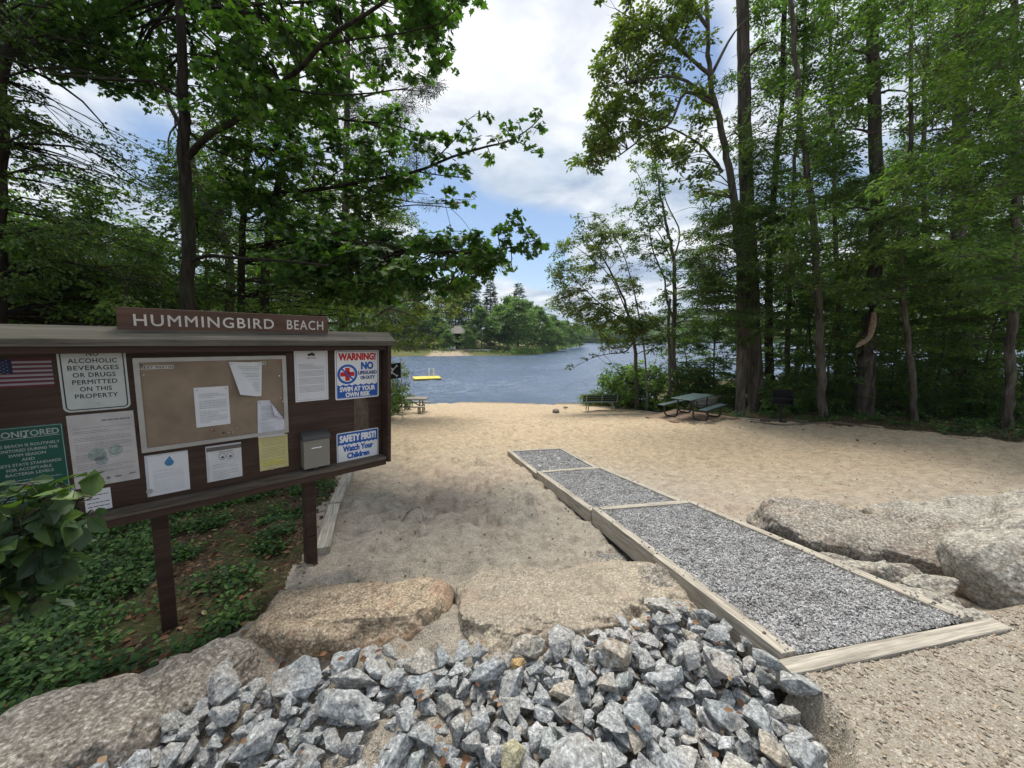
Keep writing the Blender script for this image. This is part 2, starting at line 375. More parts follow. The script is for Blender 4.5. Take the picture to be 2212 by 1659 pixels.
M_black = plain('black_paint', (.012, .012, .014), .55)
M_blue = plain('blue_paint', (.012, .085, .36), .45)
M_red = plain('red_paint', (.48, .015, .02), .45)
M_steel = plain('galvanised_steel', (.38, .38, .37), .45, .5, .6)
M_clear = None
# ------------------------------------------------------------------ ground
SH = [tuple(G(x, y, WATER)[:2]) for x, y in [(888, 866), (940, 866), (1000, 868), (1100, 869), (1200, 871), (1280, 873), (1335, 869)]]
LAND = [(-8.5, 31), (-9.5, 27)] + SH + [(8.2, 27), (9.5, 32), (15, 36), (26, 38), (48, 35), (90, 30), (300, 10), (300, -80), (-300, -80), (-300, 60), (-60, 66), (-30, 56), (-16, 42)]
FL = [tuple(G(x, y, z)[:2]) for x, y, z in [(560, 1330, -2.05), (640, 1235, -2.05), (672, 1150, -2.07), (700, 1080, -2.12), (735, 1010, -2.2), (760, 965, -2.35), (790, 925, -2.7)]]
FLEFT = [(-3.2, .2), (-2.35, 1.2), (-2.2, 1.9)] + FL + [(-6.2, 15), (-7.6, 17.5), (-7.2, 21), (-6.6, 23.2), (-6.5, 26), (-300, 80), (-300, -60), (-3.2, -60)]
FR = [tuple(G(x, y, z)[:2]) for x, y, z in [(1345, 866, -3.75), (1380, 878, -3.4), (1430, 885, -3.1), (1545, 897, -2.88), (1620, 912, -2.82), (1750, 915, -2.78), (1900, 925, -2.72), (2000, 935, -2.68), (2100, 945, -2.63), (2212, 957, -2.6)]]
FRIGHT = FR + [(20, 10.6), (40, 8), (300, -10), (300, 90), (6.5, 90)]
TL0, TR0 = G(1690, 1412, -1.62)[:2], G(2102, 1331, -1.62)[:2]     # near edge of the ramp
RAMPP = [tuple(G(a, c, z)[:2]) for a, c, z in [(1690, 1411, -1.61), (1278, 1097, -1.99), (1159, 1018, -2.34), (1096, 973, -2.49), (1214, 967, -2.49), (1300, 1008, -2.34), (1494, 1080, -1.99), (2102, 1331, -1.61)]]
def prof(y):
    return np.interp(y, [-5, 1.6, 2.0, 2.6, 3.4, 4.4, 5.5, 6.7, 8.4, 10.5, 13.2, 15.5, 18, 19, 21, 23.6, 26, 30, 60], [-1.9, -1.9, -1.9, -1.94, -2.06, -2.13, -2.27, -2.42, -2.54, -2.66, -2.80, -3.12, -3.48, -3.56, -3.70, -3.89, -4.2, -5, -6])
RIP = [(70, 1700), (150, 1600), (200, 1540), (300, 1500), (400, 1478), (470, 1450), (555, 1412), (700, 1392), (800, 1368), (900, 1362), (980, 1370), (1090, 1378), (1250, 1350), (1330, 1320), (1480, 1285), (1540, 1300), (1600, 1335), (1680, 1420), (1715, 1462), (1790, 1535), (1840, 1600), (1850, 1685)]
RIPP = [tuple(G(x, y, -1.69)[:2]) for x, y in RIP] + [(1.12, .60), (-1.5, .45)]
def padmask(x, y):
    # level gravel behind the front timber of the ramp, and under the camera
    n = np.array([-(TR0[1] - TL0[1]), TR0[0] - TL0[0]]); n = n / np.hypot(*n)
    s = (x - TL0[0]) * n[0] + (y - TL0[1]) * n[1]                   # positive towards the beach
    a = sstep(-s, -.02, .12) * sstep(-sdist(x, y, RIPP), -.09, .02) * sstep(x, .3, .8)
    b = sstep(-y, -.60, -.35) * sstep(x, -1.6, -.8)
    c = sstep(-s, -.4, .1) * sstep(x, 2.6, 3.2)
    return np.maximum(np.maximum(a, b), c)
_fr = np.random.default_rng(44)
FOOT = [(_fr.normal(-.55 + .05 * (q - 4), .55), q, _fr.normal(.1, .5)) for q in _fr.uniform(3.6, 9.5, 110)] + [(_fr.uniform(-3.5, 9), _fr.uniform(7, 19), _fr.uniform(0, 3.14)) for _ in range(260)]
def footprints(x, y):
    d = np.zeros(x.shape); fx, fy = x.ravel(), y.ravel(); o = d.ravel()
    for a, b_, t in FOOT:
        m = (np.abs(fx - a) < .35) & (np.abs(fy - b_) < .35)
        if not m.any(): continue
        u = (fx[m] - a) * math.cos(t) - (fy[m] - b_) * math.sin(t); v = (fx[m] - a) * math.sin(t) + (fy[m] - b_) * math.cos(t); q = np.sqrt((u / .075) ** 2 + (v / .17) ** 2)
        o[m] += -.032 * sstep(-q, -1.05, -.55) + .013 * np.exp(-((q - 1.25) / .25) ** 2)
    return o.reshape(x.shape)
def ground_z(x, y, detail=True):
    x = np.asarray(x, float); y = np.asarray(y, float)
    z = prof(y + .25 * np.sin(x * .7))
    z = z + .07 * sstep(x - (1.75 - .2 * y), .6, 1.4) * sstep(y, 2.5, 3.5) * sstep(-y, -9, -6)
    z = np.where(x > 8, z * (1 - sstep(x, 8, 12)) + np.minimum(-2.62 - .045 * (y - 10), -2.6) * sstep(x, 8, 12), z)
    sl = sdist(x, y, FLEFT)
    wl = sstep(sl, -.3, 3.0)
    z = z * (1 - wl) + (-2.05 - .02 * np.clip(y, 0, 40) + .10 * np.sin(x * .9) * np.cos(y * .7)) * wl - .12 * sstep(sl, -.5, .5) * sstep(-sl, -3, -.8) * sstep(-y, -7, -4.5)
    pm = padmask(x, y); z = z * (1 - pm) + (-1.662 + .030 * sstep(y, .9, 1.6)) * pm
    sh = sdist(x, y, LAND)
    z = np.where(sh > 0, np.minimum(z, WATER + .03 + .35 * sh + 3 * (sh > 12)), np.minimum(z, WATER + .02 + .16 * sh))
    z = np.maximum(z, -8)
    if detail:
        z = z - .07 * sstep(sdist(x, y, RAMPP), -.10, .06)
        p = np.stack([x, y, np.zeros_like(x)], -1); r = np.hypot(x, y)
        sand = (1 - pm) * (sh > .3)
        z = z + sand * (.034 * fbm(p * 1.6, 3, 3) + ((.030 + .022 * sstep(-y, -8, -5) * sstep(-x, -1.2, .2)) * fbm(p * 4.2, 3, 5) - .026 * np.abs(fbm(p * 7.5, 3, 8))) * sstep(-r, -26, -12))
        z = z + pm * .008 * fbm(p * 7, 4, 9)
        if x.size > 1: z = z + sand * footprints(x, y)
        foot = np.exp(-((x + .9 - .10 * (y - 4)) / 1.6) ** 2) * sstep(y, 3.4, 4.6) * sstep(-y, -9, -7)   # trodden strip
        z = z - foot * .075 * sstep(vnoise(p * np.array([4.6, 3.0, 1]), 31), .0, .45)
    return z
def build_ground():
    th = np.concatenate([np.linspace(-180, -66, 44)[:-1], np.linspace(-66, 66, 560), np.linspace(66, 180, 44)[1:]])
    th = R(1) * th; rr = np.exp(np.linspace(math.log(.25), math.log(320), 470))
    A, B = np.meshgrid(th, rr); x = B * np.sin(A); y = B * np.cos(A)
    z = ground_z(x.ravel(), y.ravel()).reshape(x.shape)
    V = np.stack([x, y, z], -1).reshape(-1, 3); nr, nt = x.shape
    i = (np.arange(nr - 1) * nt)[:, None] + np.arange(nt - 1)[None]
    F = np.stack([i, i + 1, i + nt + 1, i + nt], -1).reshape(-1, 4)[:, ::-1]
    cx = V[F].mean(1)
    jit = .12 * fbm(cx * 3.1, 3, 2)
    fm = np.maximum(sdist(cx[:, 0], cx[:, 1], FLEFT), sdist(cx[:, 0], cx[:, 1], FRIGHT)) + jit > 0
    pmk = (padmask(cx[:, 0], cx[:, 1]) > .5) & ~fm
    sh = sdist(V[:, 0], V[:, 1], LAND)
    yg = V[:, 1] + .9 * fbm(V * .35, 2, 6); gold = np.clip(sstep(yg, 4.5, 10) * .95 + .25 * sstep(V[:, 0], 1.5, 4), 0, 1)  # near and left sand greyer: coarser grain plus tree shade in the colour
    wet = sstep(-sh, -.9, -.15) * (V[:, 1] > 12)
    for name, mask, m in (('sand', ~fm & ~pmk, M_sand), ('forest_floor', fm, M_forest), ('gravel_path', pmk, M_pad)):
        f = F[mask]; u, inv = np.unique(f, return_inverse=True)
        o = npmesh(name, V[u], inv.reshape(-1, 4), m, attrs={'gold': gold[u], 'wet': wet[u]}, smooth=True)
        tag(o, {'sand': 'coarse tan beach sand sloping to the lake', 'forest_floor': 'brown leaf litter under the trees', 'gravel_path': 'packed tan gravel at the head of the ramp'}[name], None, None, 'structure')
build_ground()

# water
def build_water():
    b = MB('lake_water')
    v = b.mapping((2.4, 5.5, 1)); n1 = b.noise(1.0, 4, .6, v, .3)
    m = b.fin((.060, .100, .170), .20, b.bump(n1, 1., .14), .5)
    b.p.inputs['IOR'].default_value = 1.33
    th = np.concatenate([np.linspace(-180, -64, 30)[:-1], np.linspace(-64, 64, 860), np.linspace(64, 180, 30)[1:]]) * math.pi / 180
    rr = np.concatenate([np.exp(np.linspace(math.log(17), math.log(260), 640)), np.exp(np.linspace(math.log(262), math.log(7000), 40))])
    A, B = np.meshgrid(th, rr); X, Y = B * np.sin(A), B * np.cos(A)
    def w(ax, ay, s, sd_):   # wind ripples: crests run roughly across the view
        c, q = math.cos(.28 + sd_ * .13), math.sin(.28 + sd_ * .13); u = X * c + Y * q; v_ = -X * q + Y * c
        return 1 - 2 * np.abs(vnoise(np.stack([u * ax, v_ * ay, X * 0 + sd_], -1), sd_))
    gust = .60 + .40 * vnoise(np.stack([X * .05, Y * .09, X * 0], -1), 77)
    H = (.075 * w(.32, .95, 1, 1) + .058 * w(.7, 2.1, 1, 2) + .030 * w(1.5, 4.3, 1, 3)) * gust
    sh = -sdist(X.ravel(), Y.ravel(), LAND).reshape(X.shape); H = H * sstep(sh, -1, 5) * sstep(-B, -300, -200)
    V = np.stack([X, Y, WATER + H - .02 * (sh > 0)], -1).reshape(-1, 3); nt = len(th); i = (np.arange(len(rr) - 1) * nt)[:, None] + np.arange(nt - 1)[None]
    F = np.stack([i, i + nt, i + nt + 1, i + 1], -1).reshape(-1, 4)
    c = V[F].mean(1); F = F[sdist(c[:, 0], c[:, 1], LAND) < 3]
    u, inv = np.unique(F, return_inverse=True)
    tag(npmesh('lake_water', V[u], inv.reshape(-1, 4), m, smooth=True), 'rippled blue lake water', None, None, 'structure')
build_water()

# ------------------------------------------------------------------ foliage tools
def tri(*a): return np.array(a)
LEAF = {
    'simple': (np.array([[0, 0, 0], [.5, .30, .07], [1, 0, -.04], [.5, -.30, .07]]), tri([0, 2, 1], [0, 3, 2])),
    'narrow': (np.array([[0, 0, 0], [.5, .17, .03], [1, 0, -.06], [.5, -.17, .03]]), tri([0, 2, 1], [0, 3, 2])),
    'oval': (np.array([[0, 0, 0], [.22, .24, .05], [.55, .34, .08], [.85, .17, .02], [1.05, 0, -.07], [.85, -.17, .02], [.55, -.34, .08], [.22, -.24, .05], [.5, 0, -.01]]),
             tri([0, 8, 1], [1, 8, 2], [2, 8, 3], [3, 8, 4], [4, 8, 5], [5, 8, 6], [6, 8, 7], [7, 8, 0])),
    'needle': (np.array([[0, 0, 0], [1, .0, 0], [.95, .10, .0], [0, 0, 0], [.8, .62, .05], [.74, .70, 0], [0, 0, 0], [.8, -.62, .05], [.74, -.70, 0], [0, 0, 0], [.35, .9, .1], [.27, .92, .1], [0, 0, 0], [.35, -.9, -.1], [.27, -.92, -.1]]),
               tri([0, 1, 2], [3, 4, 5], [6, 7, 8], [9, 10, 11], [12, 13, 14])),
}
def _maple():
    o = [(0, 0), (.10, .26), (.02, .52), (.24, .42), (.34, .70), (.48, .40), (.66, .44), (.60, .22), (1.0, 0)]
    pts = [(x, y) for x, y in o] + [(x, -y) for x, y in o[-2:0:-1]]
    V = np.array([[x, y, .10 * abs(y) - .05 * x * x] for x, y in pts] + [[.42, 0, 0]]); n = len(pts)
    return V, np.array([[n, i, (i + 1) % n] for i in range(n)])[:, ::-1]
LEAF['maple'] = _maple()
def leaves(pos, dirs, nor, size, kind, lv, rng=RNG):
    T, F = LEAF[kind]; n = len(pos)
    d = nrm(dirs); z = nor - (nor * d).sum(-1, keepdims=True) * d; z = nrm(z); y = np.cross(z, d)
    s = size[:, None]
    V = pos[:, None, :] + s[:, :, None] * (T[None, :, 0:1] * d[:, None] + T[None, :, 1:2] * y[:, None] + T[None, :, 2:3] * z[:, None])
    k = len(T); FF = (np.arange(n) * k)[:, None, None] + F[None]
    return V.reshape(-1, 3), FF.reshape(-1, F.shape[1]), np.repeat(lv, k)

class Tree:
    def __init__(s, name, label, cat='tree', group=None, bark=None, leaf=None, kind='simple', size=.09, seed=1, droop=.15, upn=1.0, tw=.006, dens=10):
        s.__dict__.update(name=name, label=label, cat=cat, group=group, bark=bark or M_bark, leaf=leaf or L_maple, kind=kind, size=size, droop=droop, upn=upn, tw=tw, dens=dens)
        s.rng = np.random.default_rng(seed); s.limbs = []; s.wood = []; s.blobs = []; s.base = None
    def limb(s, ctrl, r0, r1, world=False, n=None, sides=None, att=True):
        c = np.array([p if world else P(*p) for p in ctrl], float)
        if s.base is None: s.base = c[0].copy()
        L = np.linalg.norm(np.diff(c, axis=0), axis=1).sum(); n = n or int(np.clip(L * 3, 4, 40))
        pt = catmull(c, n); t = np.linspace(0, 1, n); rad = r0 + (r1 - r0) * t ** .8
        pt = pt + s.rng.normal(0, 1, pt.shape) * min(.02, r0 * .12) * (t[:, None] > 0.01)
        sides = sides or (12 if r0 > .12 else 8 if r0 > .04 else 5)
        if len(s.wood) == 0: rad = rad * (1 + .35 * np.exp(-t * L / .35))
        s.wood.append(tubes(pt[None], rad[None], sides))
        if att: s.limbs.append((pt, rad))
        return s
    def blob(s, c, rad, n, world=False):
        c = np.asarray(c if world else P(*c), float); rad = np.asarray(rad if not np.isscalar(rad) else (rad, rad, rad * .45), float)
        s.blobs.append((c, rad, n)); return s
    def scatter(s, poly, dep, rad, nb, nl, flat=.45, holes=()):
        xs = [p[0] for p in poly]; ys = [p[1] for p in poly]; k = 0; tries = 0
        while k < nb and tries < nb * 40:
            tries += 1; x = s.rng.uniform(min(xs), max(xs)); y = s.rng.uniform(min(ys), max(ys))
            if not in_poly(x, y, poly): continue
            if any(in_poly(x, y, h) for h in holes): continue
            d = s.rng.uniform(*dep); r = s.rng.uniform(*rad); s.blob((x, y, d), (r, r, r * flat), int(nl * (r / rad[1]) ** 2 + 4)); k += 1
        return s
    def build(s, parent_M=None, at=None, bark_r=.012):
        rng = s.rng; tw_p, tw_r, lp, ld, ln, ls, lv = [], [], [], [], [], [], []
        A = np.concatenate([l[0] for l in s.limbs]); AR = np.concatenate([l[1] for l in s.limbs])
        for c, rad, n in s.blobs:
            d = np.linalg.norm(A - c, axis=1) + 1.2 * np.maximum(A[:, 2] - c[2] - .2, 0) + (AR < .006) * 2
            i = int(np.argmin(d)); a = A[i]; L = np.linalg.norm(c - a) + 1e-6; out = (c - a) / L
            out2 = nrm(np.array([out[0], out[1], out[2] * .3]) + 1e-6)
            e = c + out2 * rad[0] * .7
            mid = (a + c) / 2 + np.array([0, 0, .06 * L]) + rng.normal(0, .04, 3) * L
            br = catmull([a, mid, c, e], 9); r0 = min(AR[i] * .7, bark_r * (.6 + .5 * (L + rad[0])))
            s.wood.append(tubes(br[None], np.linspace(r0, .003, 9)[None], 5 if r0 > .015 else 4))
            K = max(2, int(n / s.dens)); t = rng.uniform(.35, 1, K); q = br[np.minimum((t * 8.99).astype(int), 8)]
            u = nrm(rng.normal(0, 1, (K, 3))) * (rng.uniform(.15, 1, (K, 1)) ** .5) * rad
            tgt = c + u + out2 * rad[0] * .15; dd = tgt - q; q = q + dd * 0
            m = (q + tgt) / 2 + np.array([0, 0, .05]) * rad[0] + rng.normal(0, .05, (K, 3)) * rad[0]
            tgt[:, 2] -= s.droop * rad[0] * .4
            pts = np.stack([q, m, tgt], 1); tw_p.append(pts); tw_r.append(np.tile([s.tw, s.tw * .7, s.tw * .3], (K, 1)))
            nl = max(1, int(round(n / K))); tt = rng.uniform(.25, 1.02, (K, nl)); tt[:, 0] = 1.0
            a0, a1, a2 = pts[:, None, 0], pts[:, None, 1], pts[:, None, 2]; tt = tt[..., None]
            pp = a0 * (1 - tt) ** 2 + 2 * (a1 * 2 - .5 * (a0 + a2)) * tt * (1 - tt) * 1.0 + a2 * tt ** 2
            dr = 2 * (a1 * 2 - .5 * (a0 + a2) - a0) * (1 - tt) + 2 * (a2 - (a1 * 2 - .5 * (a0 + a2))) * tt
            dr = nrm(dr).reshape(-1, 3); pp = pp.reshape(-1, 3); m_ = len(pp)
            side = nrm(np.cross(dr, [0, 0, 1.]) + 1e-6) * rng.choice([-1, 1], (m_, 1))
            ang = rng.uniform(.1, 1.3, (m_, 1)); ldir = dr * np.cos(ang) + side * np.sin(ang) + np.array([0, 0, -1.]) * s.droop * rng.uniform(0, 2, (m_, 1)) + rng.normal(0, .22, (m_, 3))
            pp = pp + side * rng.uniform(0, .6, (m_, 1)) * s.size + rng.normal(0, .25, (m_, 3)) * s.size
            nn = np.array([0, 0, 1.]) * s.upn + rng.normal(0, .55, (m_, 3))
            lp.append(pp); ld.append(ldir); ln.append(nn); ls.append(s.size * rng.uniform(.6, 1.25, m_)); lv.append(np.clip(rng.normal(rng.uniform(.2, .75), .2, m_), 0, 1))
        base = s.base if at is None else np.asarray(at, float)
        root = empty(s.name, (0, 0, 0) if at is None else (0, 0, 0), s.label, s.cat, s.group)
        root.location = base
        if tw_p: s.wood.append(tubes(np.concatenate(tw_p), np.concatenate(tw_r), 3))
        V, F = merge(s.wood); npmesh('trunk', V - base, F, s.bark, root, smooth=True)
        if lp:
            V, F, l = leaves(np.concatenate(lp), np.concatenate(ld), np.concatenate(ln), np.concatenate(ls), s.kind, np.concatenate(lv))
            npmesh('crown', V - base, F, s.leaf, root, attrs={'lv': l})
            s.nl = len(np.concatenate(lp))
        return root
def copy_tree(o, loc=None, rz=None, scale=None, label=None, group=None, parent=None):
    c = o.copy(); C.objects.link(c)
    if parent is not None: c.parent = parent
    for ch in list(o.children): copy_tree(ch, parent=c)
    if loc is not None: c.location = loc
    if rz is not None: c.rotation_euler = (c.rotation_euler[0], c.rotation_euler[1], rz)
    if scale is not None: c.scale = (scale,) * 3 if np.isscalar(scale) else scale
    if label: c['label'] = label
    if group: c['group'] = group
    return c
def gen_decid(name, label, H, cr, seed, leaf, nleaf, size, bark=None, kind='simple', crown0=.3, trunk_r=None, lean=0., layered=.4, nb=46, cat='tree', group=None, tw=.006):
    t = Tree(name, label, cat, group, bark or M_bark, leaf, kind, size, seed, tw=tw); r = t.rng; tr = trunk_r or H * .012
    top = np.array([lean * H + r.normal(0, .2), r.normal(0, .3), H])
    t.limb([(0, 0, -.2), (lean * H * .2, r.normal(0, .1), H * .35), (lean * H * .55, r.normal(0, .2), H * .7), tuple(top)], tr, .02, world=True, sides=8)
    trunk = t.limbs[0][0]
    for k in range(nb):
        f = crown0 + (1 - crown0) * ((k + .5) / nb); i = int(f * (len(trunk) - 1)); a = trunk[i]
        g = (f - crown0) / (1 - crown0); prof_ = math.sin(min(1, .22 + g * .95) * math.pi) ** .7 if crown0 < .9 else 1
        az = k * 2.4 + r.uniform(-.5, .5); rr = cr * max(.12, prof_) * r.uniform(.35, 1.0)
        c = a + np.array([math.cos(az) * rr, math.sin(az) * rr, rr * .25 + r.normal(0, .2)])
        br = cr * r.uniform(.26, .42); t.blob(c, (br, br, br * layered), int(nleaf / nb), world=True)
    return t.build(bark_r=tr * .22)
def gen_conifer(name, label, H, cr, seed, leaf, bark=None, crown0=.12, whorl=.45, cards=5, size=.5, dead=0, cat='tree', group=None, kind='narrow', tr=None):
    """tiers of near-level boughs with flat sprays"""
    rng = np.random.default_rng(seed); tr = tr or H * .013; wood = []
    top = np.array([rng.normal(0, .15), rng.normal(0, .15), H]); pt = catmull([(0, 0, -.2), top * .5 + rng.normal(0, .06, 3), top], 14)
    wood.append(tubes(pt[None], np.linspace(tr, .015, 14)[None], 8)); bp, brd, lp, ld, ln, ls, lv = [], [], [], [], [], [], []
    h = H * crown0
    while h < H * .985:
        g = (h / H - crown0) / (1 - crown0); L = cr * (1 - g) ** .8 * rng.uniform(.65, 1.1) + .12 * cr; nb = rng.integers(3, 6); a0 = rng.uniform(0, 6.28)
        for k in range(nb):
            az = a0 + k * 6.283 / nb + rng.uniform(-.4, .4); l = L * rng.uniform(.6, 1.1); d = np.array([math.cos(az), math.sin(az), 0])
            a = pt[0] * (1 - h / H) + top * (h / H); e = a + d * l + np.array([0, 0, l * rng.uniform(-.12, .16)]); m = (a + e) / 2 + np.array([0, 0, l * .07])
            q = catmull([a, m, e], 6); bp.append(q); brd.append(np.linspace(.018 + .006 * l, .005, 6))
            n = max(3, int(cards * l / size)); tt = rng.uniform(.22, 1, n); qq = np.stack([np.interp(tt, np.linspace(0, 1, 6), q[:, j]) for j in range(3)], -1)
            s = rng.choice([-1, 1], (n, 1)); side = np.array([-d[1], d[0], 0]) * s; w = rng.uniform(.1, .9, (n, 1))
            lp.append(qq + side * (1.05 - tt[:, None]) * l * .30 * rng.uniform(0, 1, (n, 1)) + rng.normal(0, .12, (n, 3)) * size * .5); ld.append(d * (1 - w) + side * w + rng.normal(0, .15, (n, 3))); ln.append(np.array([0, 0, 1.]) + rng.normal(0, .3, (n, 3)))
            ls.append(size * rng.uniform(.6, 1.2, n)); lv.append(np.clip(rng.normal(.4 + .25 * (k % 2), .2, n), 0, 1))
        h += whorl * rng.uniform(.7, 1.2)
    wood.append(tubes(np.array(bp), np.array(brd), 3)); root = empty(name, (0, 0, 0), label, cat, group)
    V, F = merge(wood); npmesh('trunk', V, F, bark or M_bark2, root, smooth=True)
    V, F, l = leaves(np.concatenate(lp), np.concatenate(ld), np.concatenate(ln), np.concatenate(ls), kind, np.concatenate(lv)); npmesh('crown', V, F, leaf, root, attrs={'lv': l})
    return root

# ------------------------------------------------------------------ the far shores
def build_far():
    # peninsula: land polygon (waterline points on the picture)
    wl = [(700, 772), (860, 770), (920, 769.5), (1000, 769), (1060, 768), (1110, 768.5), (1165, 766), (1205, 758), (1232, 751), (1262, 745)]
    pl = [tuple(G(x, y, WATER)[:2]) for x, y in wl]
    pl = [(-110, 92)] + pl + [(54, 330), (-40, 360), (-300, 300), (-300, 100)]
    xs = np.linspace(-130, 60, 150); ys = np.linspace(84, 340, 200); X, Y = np.meshgrid(xs, ys)
    s = sdist(X, Y, pl); Z = WATER + np.where(s > 0, .15 + .10 * np.minimum(s, 4) + .09 * np.clip(s - 3, 0, 30), .4 * s) + .15 * fbm(np.stack([X, Y, X * 0], -1) * .25, 3, 4)
    Z = np.maximum(Z, WATER - 2)
    V = np.stack([X, Y, Z], -1).reshape(-1, 3); nt = 150; i = (np.arange(199) * nt)[:, None] + np.arange(149)[None]
    F = np.stack([i, i + 1, i + nt + 1, i + nt], -1).reshape(-1, 4)
    b = MB('far_ground'); f = b.noise(.8, 5, .6); c = b.ramp(f, [(.3, (.05, .07, .02)), (.5, (.10, .12, .035)), (.6, (.16, .12, .07)), (.75, (.12, .15, .04))])
    c = b.mix(b.attr('beachy'), c, (.36, .29, .21)); m = b.fin(c, .95, b.bump(f, .6, .3), .1)
    bp = [tuple(G(x, y, WATER + .5)[:2]) for x, y in [(905, 768), (935, 762), (975, 760), (1000, 752), (1020, 748), (1040, 747), (1015, 757), (1014, 769)]]
    beach = sstep(sdist(V[:, 0], V[:, 1], bp) + .3 * fbm(V * .5, 2, 2), -.4, .6)
    tag(npmesh('peninsula', V, F, m, attrs={'beachy': beach}, smooth=True), 'low wooded point across the lake', None, None, 'structure')
    def pz(x, y):
        s = sdist(np.array([x]), np.array([y]), pl)[0]; return WATER + .15 + .10 * min(max(s, 0), 4) + .09 * np.clip(s - 3, 0, 30)
    def place(px, dep): q = P(px, 745, dep); return (q[0], dep, pz(q[0], dep) - .1)
    # tree models
    dec = [gen_decid('far_tree', '', h, cr, 50 + k, L_far, 5200, .48, nb=70, crown0=.12, layered=.6, tw=.02, cat='tree') for k, (h, cr) in enumerate([(8.5, 4.4), (7.5, 3.6), (10.5, 3.8)])]
    con = [gen_conifer('far_pine_tree', '', h, cr, 70 + k, L_farn, crown0=c0, whorl=.42, cards=12, size=.85) for k, (h, cr, c0) in enumerate([(16, 3.1, .3), (13, 2.8, .15), (18, 3.6, .45)])]
    for o in dec + con: o.location = (0, 0, -9)
    used = set()
    GR = 'trees on the wooded point across the lake'
    spots = [  # px, depth, model, scale, label
        (1118, 103, dec[0], 1.16, 'largest round bright green broadleaf tree at the middle of the far point'),
        (1040, 104, dec[1], 1.05, 'rounded blue green tree right of the lakeside house across the water'),
        (1080, 108, dec[1], 1.15, 'broadleaf tree filling the gap beside the round bright tree on the point'),
        (1165, 112, dec[2], .92, 'broadleaf tree right of the large round tree on the far point'),
        (1195, 128, dec[1], 1.1, 'pale green rounded tree near the tip of the far point'),
        (1222, 150, dec[0], .95, 'small rounded tree close to the tip of the far point'),
        (1245, 185, dec[1], 1.1, 'smallest broadleaf tree at the very tip of the far point'),
        (1060, 122, con[0], 1.02, 'tall pine rising behind the middle of the far point'),
        (1120, 134, con[1], 1.30, 'slim pointed pine above the round bright tree across the lake'),
        (1252, 200, con[0], .95, 'last pine at the tip of the far point'),
        (1020, 118, con[2], .95, 'pine directly behind the lakeside house'),
        (985, 124, con[0], 1.0, 'pine rising left behind the lakeside house roof'),
        (955, 112, con[1], 1.1, 'dark pine left of the lakeside house'),
        (938, 104, dec[1], 1.0, 'bright broadleaf tree left of the lakeside house beach'),
        (915, 108, dec[0], 1.0, None), (890, 106, dec[2], 1.1, None), (865, 112, con[1], 1.2, None), (840, 108, dec[0], 1.1, None), (800, 112, dec[2], 1.1, None), (760, 110, con[0], 1.0, None), (700, 112, dec[0], 1.2, None), (640, 116, con[2], 1.0, None), (560, 112, dec[2], 1.2, None), (480, 118, con[1], 1.2, None), (400, 112, dec[0], 1.2, None), (300, 116, dec[2], 1.2, None),
        (1005, 130, dec[2], 1.3, 'broad tree crown showing above the lakeside house'), (1140, 120, dec[2], 1.05, 'narrow broadleaf tree between the pines on the point'), (1100, 118, dec[2], 1.1, 'tall broadleaf tree behind the large round tree'),
        (1012, 98, dec[1], .52, 'small leafy tree standing before the right side of the lakeside house'), (966, 99, dec[1], .50, 'small leafy tree standing before the left side of the lakeside house'), (1185, 120, dec[0], .78, 'low spreading tree over the waterline near the point tip')]
    rng = random.Random(5)
    for px, dep, mdl, s, lab in spots:
        loc = place(px, dep); lab = lab or 'tree on the left part of the far shore, mostly behind nearer leaves'
        if mdl not in used: used.add(mdl); o = mdl; o.location = loc; s *= 1.28; o.scale = (s,) * 3; o['label'] = lab; o['group'] = GR
        else: o = copy_tree(mdl, loc, rng.uniform(0, 6.28), s * 1.28, lab, GR)
    # shore shrubs, one mass
    r = np.random.default_rng(3); n = 5200; k = r.integers(2, len(wl) - 1, n); t = r.random(n); w = np.array(wl)
    xy = np.array(pl[1:1 + len(wl)]); a = xy[k] * (1 - t[:, None]) + xy[np.minimum(k + 1, len(wl) - 1)] * t[:, None]
    ins = (k > 4) | (r.random(n) < .10); a = a[ins]; n = len(a); off = r.uniform(.3, 6, n); a = a + np.array([-.15, 1.]) * off[:, None]
    zz = np.array([pz(*q) for q in a]) + r.random(n) ** 2 * 1.5
    pos = np.column_stack([a, zz]); V, F, l = leaves(pos, r.normal(0, 1, (n, 3)), np.array([0, 0, 1.]) + r.normal(0, .6, (n, 3)), r.uniform(.3, .7, n), 'simple', r.random(n))
    tag(npmesh('shore_shrubs', V, F, L_far, attrs={'lv': l}), 'low shrubs and reeds along the far waterline', None, None, 'stuff')
    # far wood and hill
    def wood(name, line, count, h, size, label, seed, mat=L_far):
        r = np.random.default_rng(seed); ln_ = np.array(line); k = r.integers(0, len(ln_) - 1, count); t = r.random(count)
        base = ln_[k] * (1 - t[:, None]) + ln_[k + 1] * t[:, None]; base = base + np.array([0, 1.]) * r.uniform(0, h * 2.5, (count, 1))
        hh = h * r.uniform(.55, 1.15, count); per = 60; ang = r.uniform(0, 6.28, (count, per)); q = r.random((count, per)); con_ = r.random(count) < .35
        rad = np.where(con_[:, None], .24 * (1 - q) + .03, .33 * np.sqrt(np.clip(1 - (2 * q - .9) ** 2, 0.02, 1))) * hh[:, None] * r.random((count, per)) ** .4
        p = np.stack([base[:, None, 0] + rad * np.cos(ang), base[:, None, 1] + rad * np.sin(ang), WATER + hh[:, None] * (.05 + q)], -1).reshape(-1, 3)
        m_ = len(p); V, F, l = leaves(p, r.normal(0, 1, (m_, 3)) * [1, 1, .4], np.array([0, -.3, 1.]) + r.normal(0, .5, (m_, 3)), size * r.uniform(.6, 1.3, m_), 'simple', np.clip(np.repeat(r.uniform(.1, .9, count), per) + r.normal(0, .1, m_), 0, 1))
